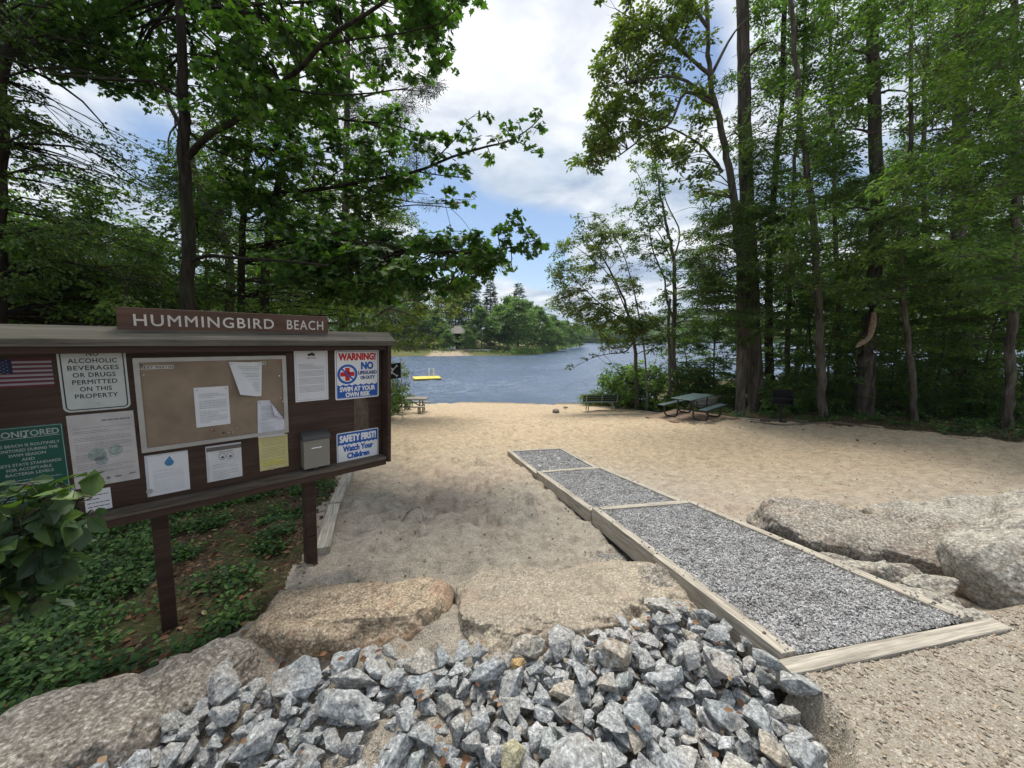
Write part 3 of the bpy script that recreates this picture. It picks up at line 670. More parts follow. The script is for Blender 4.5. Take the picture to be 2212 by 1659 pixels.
        tag(npmesh(name, V, F, mat, attrs={'lv': l}), label, None, None, 'stuff')
    wood('far_wood', [(30, 380), (80, 400), (140, 430), (240, 400), (420, 330), (700, 200)], 900, 15, 2.6, 'unbroken wood along the far right shore', 11)
    wood('far_wood_left', [(-700, 420), (-300, 330), (-100, 380), (60, 420)], 500, 16, 2.8, 'wood far behind the wooded point', 12)
    xs = np.linspace(-1600, 2400, 160); ys = np.linspace(395, 2600, 60); X, Y = np.meshgrid(xs, ys)
    ridge = 62 * np.exp(-((X - 620) / 420) ** 2) + 40 * np.exp(-((X - 1500) / 500) ** 2) + 30 * np.exp(-((X + 700) / 500) ** 2) + 14
    Z = WATER + ridge * sstep(Y, 420, 1500) * 1.25 + 6 * fbm(np.stack([X, Y, X * 0], -1) * .008, 4, 7) * sstep(Y, 420, 800) + 2
    Z = np.where(Y < 400, WATER - 1, Z)
    V = np.stack([X, Y, Z], -1).reshape(-1, 3); nt = 160; i = (np.arange(59) * nt)[:, None] + np.arange(159)[None]
    b = MB('hill_forest'); f = b.noise(.06, 6, .7); c = b.ramp(f, [(.35, (.015, .032, .012)), (.5, (.04, .068, .028)), (.65, (.07, .105, .042))]); m = b.fin(c, .95, b.bump(f, 1., 6.), .05)
    tag(npmesh('hills', V, np.stack([i, i + 1, i + nt + 1, i + nt], -1).reshape(-1, 4), m, smooth=True), 'low wooded hill beyond the lake', None, None, 'structure')
    return pz
PZ = build_far()
# ------------------------------------------------------------------ notice board kiosk
KS = np.array([.71443633, .69964747, -.00861051]); KT = np.array([.05111058, -.0399099, .99789524]); KN = nrm(np.cross(KS, KT)); KO = np.array([-.95957853, 2.74, -.40579733]) * 1.32
def KM(s=0, t=0, n=0):
    o = KO + KS * s + KT * t + KN * n
    return Matrix(((KS[0], KT[0], KN[0], o[0]), (KS[1], KT[1], KN[1], o[1]), (KS[2], KT[2], KN[2], o[2]), (0, 0, 0, 1)))
def kpart(name, parts, mat, root, bev=0.003, smooth=False):
    V, F = merge(parts); o = npmesh(name, V, F, mat, smooth=smooth); o.parent = root
    if bev: bevel(o, bev)
    return o
def kbox(s0, s1, t0, t1, n0, n1): return box(s0, s1, t0, t1, n0, n1)
_fc = {}
def text(lines, bold=0., spacing=1.0, res=3):
    """lines: (string, centre x, base y, height, width or None, align) -> V, F in the local plane"""
    out = []
    for st, x, y, h, w, *al in lines:
        cu = bpy.data.curves.new('lettering', 'FONT'); cu.body = st; cu.size = 1.0; cu.resolution_u = res; cu.space_character = spacing; cu.fill_mode = 'FRONT'
        ob = bpy.data.objects.new('lettering', cu); C.objects.link(ob); dg = bpy.context.evaluated_depsgraph_get(); me = bpy.data.meshes.new_from_object(ob.evaluated_get(dg))
        bpy.data.objects.remove(ob); bpy.data.curves.remove(cu)
        V = np.zeros(len(me.vertices) * 3); me.vertices.foreach_get('co', V); V = V.reshape(-1, 3); me.calc_loop_triangles(); T = np.zeros(len(me.loop_triangles) * 3, np.int32); me.loop_triangles.foreach_get('vertices', T); T = T.reshape(-1, 3)
        bpy.data.meshes.remove(me)
        x0, x1 = V[:, 0].min(), V[:, 0].max(); sy = h / .70; sx = sy if w is None else w / (x1 - x0)
        if w is not None and al and al[0] == 'max': sx = min(sy, sx)
        V[:, 0] = (V[:, 0] - (x0 + x1) / 2) * sx * (1 - bold) + x; V[:, 1] = V[:, 1] * sy + y; V[:, 2] = 0
        out.append((V, T))
        if bold:
            for q in range(8):
                W = V.copy(); W[:, 0] += math.cos(q * math.pi / 4) * bold * sy; W[:, 1] += math.sin(q * math.pi / 4) * bold * sy; W[:, 2] = (q + 1) * 2e-5; out.append((W, T))
    return merge(out)
def rrect(x0, x1, y0, y1, r, k=5):
    pts = []
    for cx, cy, a in ((x1 - r, y1 - r, 0), (x0 + r, y1 - r, 90), (x0 + r, y0 + r, 180), (x1 - r, y0 + r, 270)):
        for i in range(k + 1): an = R(a + 90 * i / k); pts.append((cx + r * math.cos(an), cy + r * math.sin(an)))
    return np.array(pts)
def plate(pts, z0, z1):
    n = len(pts); V = np.vstack([np.c_[pts, np.full(n, z0)], np.c_[pts, np.full(n, z1)], [[*pts.mean(0), z1]], [[*pts.mean(0), z0]]])
    i = np.arange(n); j = (i + 1) % n
    return V, [np.stack([i, j, j + n, i + n], 1), np.stack([np.full(n, 2 * n), i + n, j + n], 1), np.stack([np.full(n, 2 * n + 1), j, i], 1)]
def ring(p_out, p_in, z0, z1):
    n = len(p_out); V = np.vstack([np.c_[p_out, np.full(n, z1)], np.c_[p_in, np.full(n, z1)], np.c_[p_out, np.full(n, z0)], np.c_[p_in, np.full(n, z0)]]); i = np.arange(n); j = (i + 1) % n
    return V, np.concatenate([np.stack([i, j, j + n, i + n], 1), np.stack([i + 2 * n, j + 2 * n, j, i], 1), np.stack([i + n, j + n, j + 3 * n, i + 3 * n], 1)])
def screw(x, y, z, r=.006):
    a = np.linspace(0, 2 * math.pi, 11)[:-1]; p = np.c_[x + r * np.cos(a), y + r * np.sin(a)]; return plate(p, z, z + .003)
def lines_mesh(x0, x1, y0, y1, n, z, seed=1, th=None, gap=(), indent=.0, words=True):
    r = np.random.default_rng(seed); out = []; dy = (y1 - y0) / n; th = th or dy * .34
    for k in range(n):
        if k in gap: continue
        y = y1 - dy * (k + .6); x = x0 + (indent if r.random() < .3 else 0); xe = x1 if r.random() < .8 else x0 + (x1 - x0) * r.uniform(.4, .9)
        while x < xe - .004:
            w = r.uniform(.008, .03) if words else xe - x; w = min(w, xe - x)
            out.append((np.array([[x, y - th / 2, z], [x + w, y - th / 2, z], [x + w, y + th / 2, z], [x, y + th / 2, z]]), np.array([[0, 1, 2, 3]]))); x += w + .003
    return merge(out)
M_sill = mat_wood('worn_sill', (.05, .036, .028), (.16, .135, .105), (1.5, 14, 14))
def build_kiosk():
    root = empty('notice_board', (0, 0, 0), 'brown wooden notice board kiosk with roof cap and name board on two posts', 'notice board', M=KM())
    s0, s1, t0, t1 = -2.27, .03, -.57, .50
    kpart('back_panel', [kbox(s0, s1, t0, t1, -.02, 0)], M_brown, root)
    for a, b in ((s1, s1 + .035), (s0 - .035, s0)): kpart('side_panel', [kbox(a, b, t0 - .055, t1 - .01, -.03, .125)], M_brown, root)
    kpart('sill', [kbox(s0 - .0, s1 + .0, t0 - .034, t0 - .004, -.028, .104)], M_sill, root)
    kpart('lower_rail', [kbox(s0 - .0, s1 + .0, t0 - .085, t0 - .036, -.028, .098)], M_brown, root)
    # roof cap, a slope from the ridge down to the front, with a fascia edge
    pr = np.array([(-.075, .47), (-.075, .50), (.0, .602), (.012, .602), (.155, .532), (.158, .492), (.146, .490), (.004, .572), (.0, .572)])
    n = len(pr); a, b = s0 - .07, s1 + .062; V = np.vstack([np.c_[np.full(n, a), pr[:, 1], pr[:, 0]], np.c_[np.full(n, b), pr[:, 1], pr[:, 0]]]); i = np.arange(n); j = (i + 1) % n
    caps = [np.array([[0, 1, 2], [0, 2, 8], [8, 2, 3], [8, 3, 7], [7, 3, 4], [7, 4, 6], [6, 4, 5]])]; caps.append(caps[0][:, ::-1] + n)
    V, F = merge([(V, [np.stack([j, i, i + n, j + n], 1)] + caps)]); o = npmesh('roof_cap', V, F, M_cap); o.parent = root
    kpart('front_header', [kbox(s0 + .001, s1 - .001, .445, .495, .06, .10)], M_brown, root)
    for k, (sc_, tb) in enumerate(((-.615, -1.62), (-1.585, -1.72))):
        kpart('post', [kbox(sc_ - .045, sc_ + .045, tb, t0 - .03, -.115, -.022)], M_brown, root, .005)
    nb = kpart('name_board', [kbox(-1.690, -.460, .578, .722, .016, .046)], M_brown2, root, .003)
    V, F = text([('HUMMINGBIRD', -1.235, .612, .072, .770), ('BEACH', -.632, .612, .072, .268)], .010, 1.15)
    V[:, 2] += .0485; le = npmesh('lettering', V, F, plain('routed_white', (.50, .47, .42), .8)); le.parent = nb
    # bare weathered strip where a plate once hung
    pts = np.array([(-.235, -.305), (-.10, -.305), (-.10, -.045), (-.118, -.03), (-.125, .004), (-.235, .004)])
    V, F = plate(pts, 0.0005, .0035); o = npmesh('bare_wood_strip', V, F, mat_wood('bare_strip_wood', (.06, .042, .03), (.135, .10, .075), (14, 5, 5))); o.parent = root
    # screws and bolts
    for s_, t_ in ((-1.62, -.50), (-.9, -.50)):
        an = np.linspace(0, 2 * math.pi, 13)[:-1]
        V, F = merge([plate(np.c_[s_ + .018 * np.cos(an), t_ + .018 * np.sin(an)], .0005, .004), plate(np.c_[s_ + .009 * np.cos(an), t_ + .009 * np.sin(an)], .004, .011)]); o = npmesh('bolt_washer', V, F, M_steel); o.parent = root
build_kiosk()

M_frame = plain('aluminium_frame', (.34, .33, .31), .5, .5, .3)
def sign(name, label, cat, s0, s1, t0, t1, mat, r=.012, th=.003, n=.0015, group=None, parts=(), rot=0.):
    w, h = s1 - s0, t1 - t0; M = KM((s0 + s1) / 2, (t0 + t1) / 2, n) @ Matrix.Rotation(R(rot), 4, 'Z')
    V, F = plate(rrect(-w / 2, w / 2, -h / 2, h / 2, r), 0, th); root = npmesh(name, V, F, mat, M=M); tag(root, label, cat, group)
    for pn, (PV, PF), pm, z in parts:
        PV = np.array(PV, float); PV[:, 2] += th + z; o = npmesh(pn, PV, PF, pm); o.parent = root
    return root
def wave(x0, x1, ybase, ywave, up=True, nsc=7, amp=.010):
    """filled band with a scalloped edge at ywave"""
    xs = np.linspace(x0, x1, nsc * 8 + 1); ph = (xs - x0) / (x1 - x0) * nsc * math.pi; yw = ywave + (1 if up else -1) * (amp - amp * 1.6 * np.abs(np.sin(ph)))
    V = np.vstack([np.c_[xs, np.full(len(xs), ybase), xs * 0], np.c_[xs, yw, xs * 0]]); m = len(xs); i = np.arange(m - 1); F = np.stack([i, i + 1, i + 1 + m, i + m], 1)
    return V, (F if up else F[:, ::-1])
def border(w, h, ins, th, r): return ring(rrect(-w / 2 + ins, w / 2 - ins, -h / 2 + ins, h / 2 - ins, r), rrect(-w / 2 + ins + th, w / 2 - ins - th, -h / 2 + ins + th, h / 2 - ins - th, max(.001, r - th)), 0, .0003)
def poly2(pts):
    p = np.array(pts, float); n = len(p); return np.c_[p, np.zeros(n)], np.array([[0, i, i + 1] for i in range(1, n - 1)])
def disc(cx, cy, r, k=24):
    a = np.linspace(0, 2 * math.pi, k + 1)[:-1]; return poly2(np.c_[cx + r * np.cos(a), cy + r * np.sin(a)])
M_mblack = plain('dark_lettering', (.02, .02, .022), .5)
def build_signs():
    k = 1.32
    # warning sign
    w, h = .396, .440
    cross = [poly2([(-.155, -.012), (-.030, -.012), (-.030, .026), (-.155, .026)]), poly2([(-.112, -.052), (-.072, -.052), (-.072, .064), (-.112, .064)])]
    cx, cy = -.092, .006; a = np.linspace(0, 2 * math.pi, 33)[:-1]; c, s_ = np.cos(a), np.sin(a)
    rg = ring(np.c_[cx + .088 * c, cy + .088 * s_], np.c_[cx + .068 * c, cy + .068 * s_], 0, .0003); q = .062
    bar = poly2([(cx - q * .82, cy + q * .98), (cx + q * .98, cy - q * .82), (cx + q * .82, cy - q * .98), (cx - q * .98, cy + q * .82)][::-1])
    sign('warning_sign', 'white and blue warning sign with red heading about no lifeguard on duty', 'sign', -.396, 0, 0, h, M_white, .016, parts=[
        ('blue_band', wave(-w / 2 + .016, w / 2 - .016, -h / 2 + .016, -.092, True, 7, .008), M_blue, .0006),
        ('border', border(w, h, .010, .004, .014), M_blue, .0003),
        ('red_heading', text([('WARNING!', 0, .132, .060, .345)], .045), M_red, .0009),
        ('red_cross', merge(cross), M_red, .0009), ('prohibition_ring', merge([rg, bar]), M_blue, .0014),
        ('blue_lettering', text([('NO', .088, .048, .062, .115)], .055), M_blue, .0009),
        ('dark_lettering', text([('LIFEGUARD', .091, .000, .030, .180), ('ON DUTY', .091, -.046, .030, .138)], .045), plain('navy_lettering', (.015, .04, .17), .5), .0009),
        ('white_lettering', text([('SWIM AT YOUR', 0, -.148, .040, .335), ('OWN RISK', .0, -.198, .038, .232)], .050), M_white, .0018)])
    # safety sign
    w, h = .388, .300
    sign('safety_sign', 'small white and blue sign asking people to watch their children', 'sign', -.394, -.006, -.604, -.304, M_white, .012, parts=[
        ('blue_band', wave(-w / 2 + .010, w / 2 - .010, h / 2 - .010, .036, False, 9, .006), M_blue, .0006),
        ('border', border(w, h, .007, .004, .010), M_blue, .0003),
        ('white_lettering', text([('SAFETY FIRST!', 0, .062, .060, .350)], .052), M_white, .0012),
        ('blue_lettering', text([('Watch Your', 0, -.030, .052, .290), ('Children', 0, -.098, .050, .215)], .048), M_blue, .0009)])
    # no alcohol sign, its top tucked under the roof
    w, h = .284, .466
    sign('alcohol_rule_sign', 'white metal sign with black border listing the alcohol and drug rule', 'sign', -1.952, -1.668, .085, .480, plain('reflective_sheet', (.40, .42, .40), .4), .030, parts=[
        ('border', border(.284, .395, .010, .006, .024), M_mblack, .0004),
        ('lettering', text([(t, 0, y, .027, ww) for t, y, ww in (('NO', .140, .05), ('ALCOHOLIC', .098, .205), ('BEVERAGES', .055, .215), ('OR DRUGS', .012, .180), ('PERMITTED', -.031, .190), ('ON THIS', -.074, .135), ('PROPERTY', -.117, .182))], .016, 1.08), M_mblack, .0004),
        ('screw', screw(0, -.155, 0, .009), M_steel, 0)])
    # aged printed notice
    sign('faded_notice', 'large sun faded printed notice below the alcohol rule sign', 'notice', -1.946, -1.660, -.396, .066, plain('aged_print', (.40, .38, .37), .75, var=.14, scale=9), .002, .0015, parts=[
        ('print', lines_mesh(-.125, .125, -.15, .15, 30, 0, 4, .0024, (1, 4, 5, 9, 15, 16, 22, 27)), M_ink, .0003),
        ('heading', lines_mesh(.0, .125, .175, .20, 1, 0, 9, .010), M_ink, .0003),
        ('faded_picture', merge([disc(-.035, -.03, .042, 14), disc(.045, -.015, .035, 12), disc(-.02, -.07, .03, 10)]), plain('faded_green_ink', (.24, .28, .26), .8, var=.3, scale=40), .00015),
        ('seal', disc(-.06, -.195, .011), M_ink, .0003), ('seal', disc(-.03, -.193, .011), M_ink, .0003), ('seal', disc(.0, -.191, .010), M_ink, .0003), ('emblem', poly2([(.03, -.195), (.06, -.195), (.06, -.185), (.03, -.185)]), M_ink, .0003), ('emblem', poly2([(.09, -.19), (.13, -.186), (.12, -.178), (.1, -.178)]), M_ink, .0003),
        ('screw', merge([screw(0, .222, 0), screw(.0, -.222, 0)]), M_steel, 0)])
    # green monitored sign (finished in build_signs2)
    M_green = plain('green_sign', (.006, .062, .044), .5)
    wl = plain('pale_lettering', (.28, .32, .30), .6)
    w, h = .40, .60; g = [('MONITORED', .01, .235, .040, .330), ('THIS BEACH IS ROUTINELY', 0, .178, .019, .345), ('MONITORED DURING THE', 0, .150, .019, .315), ('SWIM SEASON', .0, .122, .019, .185), ('AND', .0, .094, .019, .065), ('MEETS STATE STANDARDS', 0, .066, .019, .335), ('FOR ACCEPTABLE', .0, .038, .019, .225), ('BACTERIA LEVELS', .0, .010, .019, .240)]
    sign('monitored_beach_sign', 'dark green sign with pale capital lettering about monitored beach water', 'sign', -2.150, -1.962, -.52, .028, M_green, .004, parts=[
        ('border', border(.188, .548, .005, .0025, .003), wl, .0003)]).name
    o = bpy.data.objects['monitored_beach_sign']; V, F = text(g, .006)
    # the sign reaches on to the left, past the side of the picture
    V = V.copy(); me = o.data; mn = -2.150 - (-2.362); o.data.transform(Matrix.Identity(4))
    return g, wl, M_green
def build_signs2(g, wl, M_green):
    o = bpy.data.objects['monitored_beach_sign']
    for ch in list(o.children): bpy.data.objects.remove(ch)
    bpy.data.objects.remove(o)
    w, h = .29, .548
    s0, s1 = -2.252, -1.962
    V, F = text([(t, x * .72, y - .02, hh * .85, ww * .74) for t, x, y, hh, ww in g], .018)
    sign('monitored_beach_sign', 'dark green sign with pale capital lettering about monitored beach water', 'sign', s0, s1, -.52, .028, M_green, .004, parts=[
        ('border', border(s1 - s0, h, .005, .0025, .003), wl, .0003), ('lettering', (V, F), wl, .0004),
        ('rule', poly2([(-.13, .206), (.13, .206), (.13, .209), (-.13, .209)]), wl, .0004),
        ('small_print', lines_mesh(-.115, .115, -.16, -.03, 8, 0, 3, .004), wl, .0004),
        ('screw', screw(0, .215, 0), M_steel, 0)])
    # flag; its cloth colours are darkened for deep shade
    w, h = .285, .160; st = []
    for i in range(7): st.append(poly2([(-w / 2, h / 2 - (2 * i + 1) * h / 13), (w / 2, h / 2 - (2 * i + 1) * h / 13), (w / 2, h / 2 - 2 * i * h / 13), (-w / 2, h / 2 - 2 * i * h / 13)]))
    def star(cx, cy, r): return poly2([(cx + (r if i % 2 == 0 else r * .42) * math.sin(i * math.pi / 5), cy + (r if i % 2 == 0 else r * .42) * math.cos(i * math.pi / 5)) for i in range(10)][::-1])
    stars = [star(-w / 2 + .010 + .0115 * c, h / 2 - .009 - .0088 * r, .0042) for r in range(9) for c in range(11) if (c + r) % 2 == 0]
    sign('american_flag', 'small striped american flag pinned at the top left of the board', 'flag', -2.258, -1.973, .250, .410, plain('flag_white_cloth', (.21, .20, .21), .8), .001, .0012, parts=[
        ('red_stripes', (lambda q: (q[0] * [1, 1, 1], q[1]))(merge(st)), plain('flag_red', (.085, .018, .026), .8), .0003), ('blue_canton', (lambda q: (q[0] * [1, 1, 1], q[1]))(poly2([(-w / 2, .0), (.0, .0), (.0, h / 2), (-w / 2, h / 2)])), plain('flag_blue', (.012, .018, .05), .8), .0006),
        ('stars', (lambda q: (q[0] * [1, 1, 1], q[1]))(merge(stars)), plain('flag_star_white', (.16, .16, .17), .8), .0009)])
    # notice sheet
    sign('notice_sheet', 'tall printed notice sheet left of the warning sign', 'notice', -.712, -.454, .016, .440, M_paper, .003, .0012, parts=[
        ('print', lines_mesh(-.10, .10, -.135, .115, 26, 0, 8, .0026, (0, 6, 12, 19), words=False), M_ink, .0003), ('border', border(.258, .424, .012, .0015, .003), M_ink, .0003),
        ('emblem', merge([poly2([(-.028, .170), (.028, .170), (.028, .186), (.018, .186), (.018, .194), (-.004, .194), (-.004, .186), (-.028, .186)]), disc(-.016, .170, .006), disc(.016, .170, .006)]), M_mblack, .0003),
        ('heading', text([('NOTICE', 0, .143, .014, .070)], .02), plain('dull_red_ink', (.30, .08, .09), .7), .0004), ('screw', screw(0, .205, 0, .007), M_steel, 0)])
    # water drop sheet in a plastic sleeve
    def drop(cx, cy, r):
        pts = [(cx + r * math.sin(a) * (1 if a > .0 else 1), cy - r * math.cos(a)) for a in np.linspace(-2.3, 2.3, 22)]; pts.append((cx + .004, cy + r * 1.95)); c0 = (cx, cy)
        V = np.array([(cx, cy)] + pts); n = len(pts); return np.c_[V, np.zeros(n + 1)], np.array([[0, i + 1, (i + 1) % n + 1] for i in range(n)])
    M_sleeve = plain('plastic_sleeve', (.42, .44, .47), .25, .5)
    for nm, lab, s0, s1, t0, t1, kind in (('water_drop_notice', 'printed sheet with a blue water drop in a plastic sleeve', -1.632, -1.410, -.540, -.250, 'drop'), ('eyes_notice', 'printed sheet showing two cartoon eyes in a plastic sleeve', -1.312, -1.098, -.520, -.248, 'eyes')):
        w, h = s1 - s0, t1 - t0
        parts = [('sleeve_edge', merge([(box(-w / 2, -w / 2 + .014, -h / 2, h / 2, 0, .0006)), box(-w / 2, w / 2, h / 2 - .010, h / 2, 0, .0008)]), M_sleeve, .0004)]
        if kind == 'drop':
            parts += [('water_drop', drop(.01, .075, .024), plain('drop_blue', (.05, .17, .33), .5, var=.3, scale=60), .0005), ('print', lines_mesh(-.075, .085, -.125, .035, 20, 0, 5, .0022, (2, 8)), plain('pale_ink', (.34, .36, .42), .7), .0004)]
        else:
            e = []
            for cx in (-.012, .036):
                a = np.linspace(0, 2 * math.pi, 21)[:-1]; ex, ey = (.021, .026)
                e.append(ring(np.c_[cx + ex * np.cos(a), .045 + ey * np.sin(a)], np.c_[cx + (ex - .0025) * np.cos(a), .045 + (ey - .0025) * np.sin(a)], 0, .0002)); b_ = disc(cx + .002, .038, .008); e.append(b_)
                for rr_ in (.036, .042):
                    an = np.linspace(R(60), R(130), 7) if cx > 0 else np.linspace(R(50), R(120), 7); q = [(cx + rr_ * np.cos(x), .045 + rr_ * np.sin(x)) for x in an]; q2 = [(cx + (rr_ - .002) * np.cos(x), .045 + (rr_ - .002) * np.sin(x)) for x in an[::-1]]
                    V = np.array(q + q2); m = 7; e.append((np.c_[V, V[:, 0] * 0], np.array([[i, i + 1, 12 - i, 13 - i] for i in range(6)])[:, ::-1]))
            parts += [('clear_flap', box(-w / 2 + .004, w / 2, h / 2 - .042, h / 2 - .012, 0, .0005), plain('dusty_flap', (.10, .085, .08), .3, .5), .0006), ('cartoon_eyes', merge(e), M_mblack, .0004), ('print', lines_mesh(-.07, .085, -.12, -.005, 9, 0, 15, .0024, (3,), indent=.02), M_ink, .0004)]
        sign(nm, lab, 'notice', s0, s1, t0, t1, M_paper if kind == 'drop' else plain('paper2', (.50, .50, .50), .7), .002, .0012, parts=parts, rot=-.5)
    sign('yellow_notice', 'yellow printed sheet hanging below the cork board beside the grey mailbox', 'notice', -.984, -.782, -.512, -.236, plain('yellow_paper', (.47, .42, .20), .75, var=.05), .002, .0012, n=.004, parts=[('print', lines_mesh(-.080, .085, -.11, .12, 19, 0, 25, .0028, (5, 13)), plain('yellow_ink', (.22, .19, .09), .8), .0003), ('highlighted_lines', merge([poly2([(-.085, -.098), (.08, -.098), (.08, -.086), (-.085, -.086)]), poly2([(-.085, -.075), (.06, -.075), (.06, -.066), (-.085, -.066)])]), plain('highlight', (.55, .47, .06), .7), .00015)])
    # white sheets behind the plant, low on the left
    for lab, s0, s1, t0, t1 in (('white printed sheet half hidden behind the leafy plant', -2.15, -1.95, -.56, -.37), ('white printed sheet right of the leafy plant near the sill', -1.915, -1.80, -.56, -.42)):
        sign('printed_sheet', lab, 'notice', s0, s1, t0, t1, M_paper, .002, .0012, n=.003, parts=[('print', lines_mesh(-(s1 - s0) / 2 + .01, (s1 - s0) / 2 - .01, -(t1 - t0) / 2 + .02, (t1 - t0) / 2 - .02, 4, 0, 31, .005), M_mblack, .0003)])
    # cork board
    s0, s1, t0, t1 = -1.640, -.775, -.222, .405; w, h = s1 - s0, t1 - t0; cb = empty('cork_board', (0, 0, 0), 'framed cork pin board with metal frame in the middle of the kiosk', 'pin board', M=KM((s0 + s1) / 2, (t0 + t1) / 2, .001))
    o = npmesh('cork_surface', *box(-w / 2 + .01, w / 2 - .01, -h / 2 + .01, h / 2 - .01, 0, .012), plain('cork', (.205, .155, .11), .85, var=.22, scale=5, bump=.2)); o.parent = cb
    V, F = ring(rrect(-w / 2, w / 2, -h / 2, h / 2, .006, 2), rrect(-w / 2 + .028, w / 2 - .028, -h / 2 + .028, h / 2 - .028, .002, 2), 0.0, .022); o = npmesh('frame', V, F, M_frame); o.parent = cb
    for st, x, y, ww in (('NEXT MEETIN', -w / 2 + .11, h / 2 - .070, .160), ('UPDATE', .25, h / 2 - .064, .085)):
        pb = npmesh('label_strip', *box(x - ww / 2 - .004, x + ww / 2 + .004, y - .005, y + .020, .012, .0132), plain('strip_white', (.38, .36, .33), .6)); pb.parent = cb
        V, F = text([(st, x, y, .015, ww)], .02, 1.3); V[:, 2] += .0138; l = npmesh('lettering', V, F, M_mblack); l.parent = pb
    r = np.random.default_rng(6); pins = []
    for x, y in [(-w / 2 + .04, h / 2 - .05), (w / 2 - .045, h / 2 - .05), (w / 2 - .05, h / 2 - .16), (-w / 2 + .045, h / 2 - .11), (w / 2 - .05, -.02), (w / 2 - .03, -.05)] + [(r.uniform(-.06, .12), r.uniform(-.27, -.21)) for _ in range(8)]:
        V, F = merge([screw(x, y, .012, .0045), screw(x, y, .015, .003), screw(x, y, .018, .0048)]); o = npmesh('push_pin', V, F, random.choice([M_steel, M_red, M_mblack, M_white, plain('brass', (.4, .3, .1), .4, .5, .6)])); o.parent = cb
    # papers pinned on the cork
    def curled(name, lab, s0, s1, t0, t1, n0, fold=None, curl=0., rot=0, mat=M_paper, corner=None):
        w, h = s1 - s0, t1 - t0; nx, ny = 14, 18; u, v = np.meshgrid(np.linspace(0, 1, nx), np.linspace(0, 1, ny)); x = (u - .5) * w; y = (v - .5) * h
        z = .0015 + .004 * np.sin(u * 3 + 1) * (1 - v) * .5
        if corner == 'bl': d = np.clip(.75 - u * .9 - v * .75, 0, 1); z = z + curl * d; x = x + d * w * .42; y = y + d * h * .12 
        if corner == 'tr': d = np.clip((u + v) - 1.45, 0, 1); y = y - d * h * .75; x = x - d * w * .75; z = z + .018 * np.sin(np.clip(d * 4, 0, math.pi)) + .002 * (d > 0)
        V = np.stack([x, y, z], -1).reshape(-1, 3); i = (np.arange(ny - 1) * nx)[:, None] + np.arange(nx - 1)[None]; F = np.stack([i, i + 1, i + nx + 1, i + nx], -1).reshape(-1, 4)
        o = npmesh(name, V, F, mat, smooth=True, M=KM((s0 + s1) / 2, (t0 + t1) / 2, n0) @ Matrix.Rotation(R(rot), 4, 'Z')); tag(o, lab, 'paper')
        sub = lines_mesh(-w * .38, w * .42 if corner != 'tr' else w * .15, -h * .40, h * .36 if corner != 'bl' else h * .40, 17, 0, len(lab), .0026, (3, 9))
        if corner == 'bl': m = ~((sub[0][:, 0] / w + .5) * .9 + (sub[0][:, 1] / h + .5) * .75 < .85); f = sub[1][0]; f = f[m[f].all(1)]; sub = (sub[0], [f])
        sub[0][:, 2] += .0065; p = npmesh('print', sub[0], sub[1], plain('green_grey_ink', (.26, .30, .29), .8)); p.parent = o
        q = merge([screw(-w * .42, h * .44, .006, .006), screw(w * .42, h * .44, .006, .006)]); p = npmesh('pins', q[0], q[1], M_steel); p.parent = o
    curled('pinned_paper', 'crumpled laminated paper pinned flat in the centre of the cork board', -1.352, -1.155, -.095, .190, .014)
    curled('pinned_paper', 'paper at the top of the cork board with its lower left corner curling up', -1.152, -.945, .100, .360, .018, corner='bl', curl=.05, rot=-3)
    curled('pinned_paper', 'creased paper with a folded top corner over the cork board right edge', -.985, -.800, -.236, .058, .018, corner='tr', rot=-2, mat=plain('creased_paper', (.50, .50, .54), .7))
    # mailbox
    mb = empty('mailbox', (0, 0, 0), 'grey plastic mailbox with dark curved lid fixed to the board', 'mailbox', M=KM(-.585, -.395, .002))
    w, h, d = .205, .30, .085
    def prism(prof_, x0, x1):
        p = np.array(prof_); n = len(p); V = np.vstack([np.c_[np.full(n, x0), p[:, 1], p[:, 0]], np.c_[np.full(n, x1), p[:, 1], p[:, 0]]]); i = np.arange(n); j = (i + 1) % n
        c = np.array([[0, k, k + 1] for k in range(1, n - 1)]); return V, [np.stack([i, j, j + n, i + n], 1), c[:, ::-1], c + n]
    body = [(0, -h / 2)] + [(d * .86 + .010 * math.sin(t), -h / 2 + .012 * (1 - math.sin(t))) for t in (0, .8, 1.57)] + [(d, h / 2 - .055), (d, h / 2 - .05), (0, h / 2 - .02)]
    V, F = prism(body, -w / 2, w / 2); o = npmesh('body', V, F, plain('taupe_plastic', (.20, .185, .155), .42, .5, var=.06)); o.parent = mb; bevel(o, .006, 3)
    lid = [(0, h / 2 - .052)] + [(d + .012, h / 2 - .055)] + [((d + .012) * math.cos(t), h / 2 - .045 + .048 * math.sin(t)) for t in np.linspace(.1, 1.5, 8)] + [(0, h / 2 + .004)]
    V, F = prism(lid, -w / 2 - .008, w / 2 + .008); o = npmesh('lid', V, F, plain('charcoal_plastic', (.055, .052, .05), .5, .4), smooth=False); o.parent = mb; bevel(o, .004, 2)
    V, F = merge([box(-.045, .038, .018, .030, d, d + .006)]); o = npmesh('slot', V, F, plain('chrome', (.75, .78, .8), .15, .5, 1.)); o.parent = mb; bevel(o, .003, 3)
    a = np.linspace(0, 2 * math.pi, 17); V, F = tube1(np.c_[.0 + .011 * np.cos(a), -h / 2 - .008 + .011 * np.sin(a), np.full(17, .05)], .0025, 6, None, False); o = npmesh('ring', V, F, M_steel); o.parent = mb
build_signs2(*build_signs())
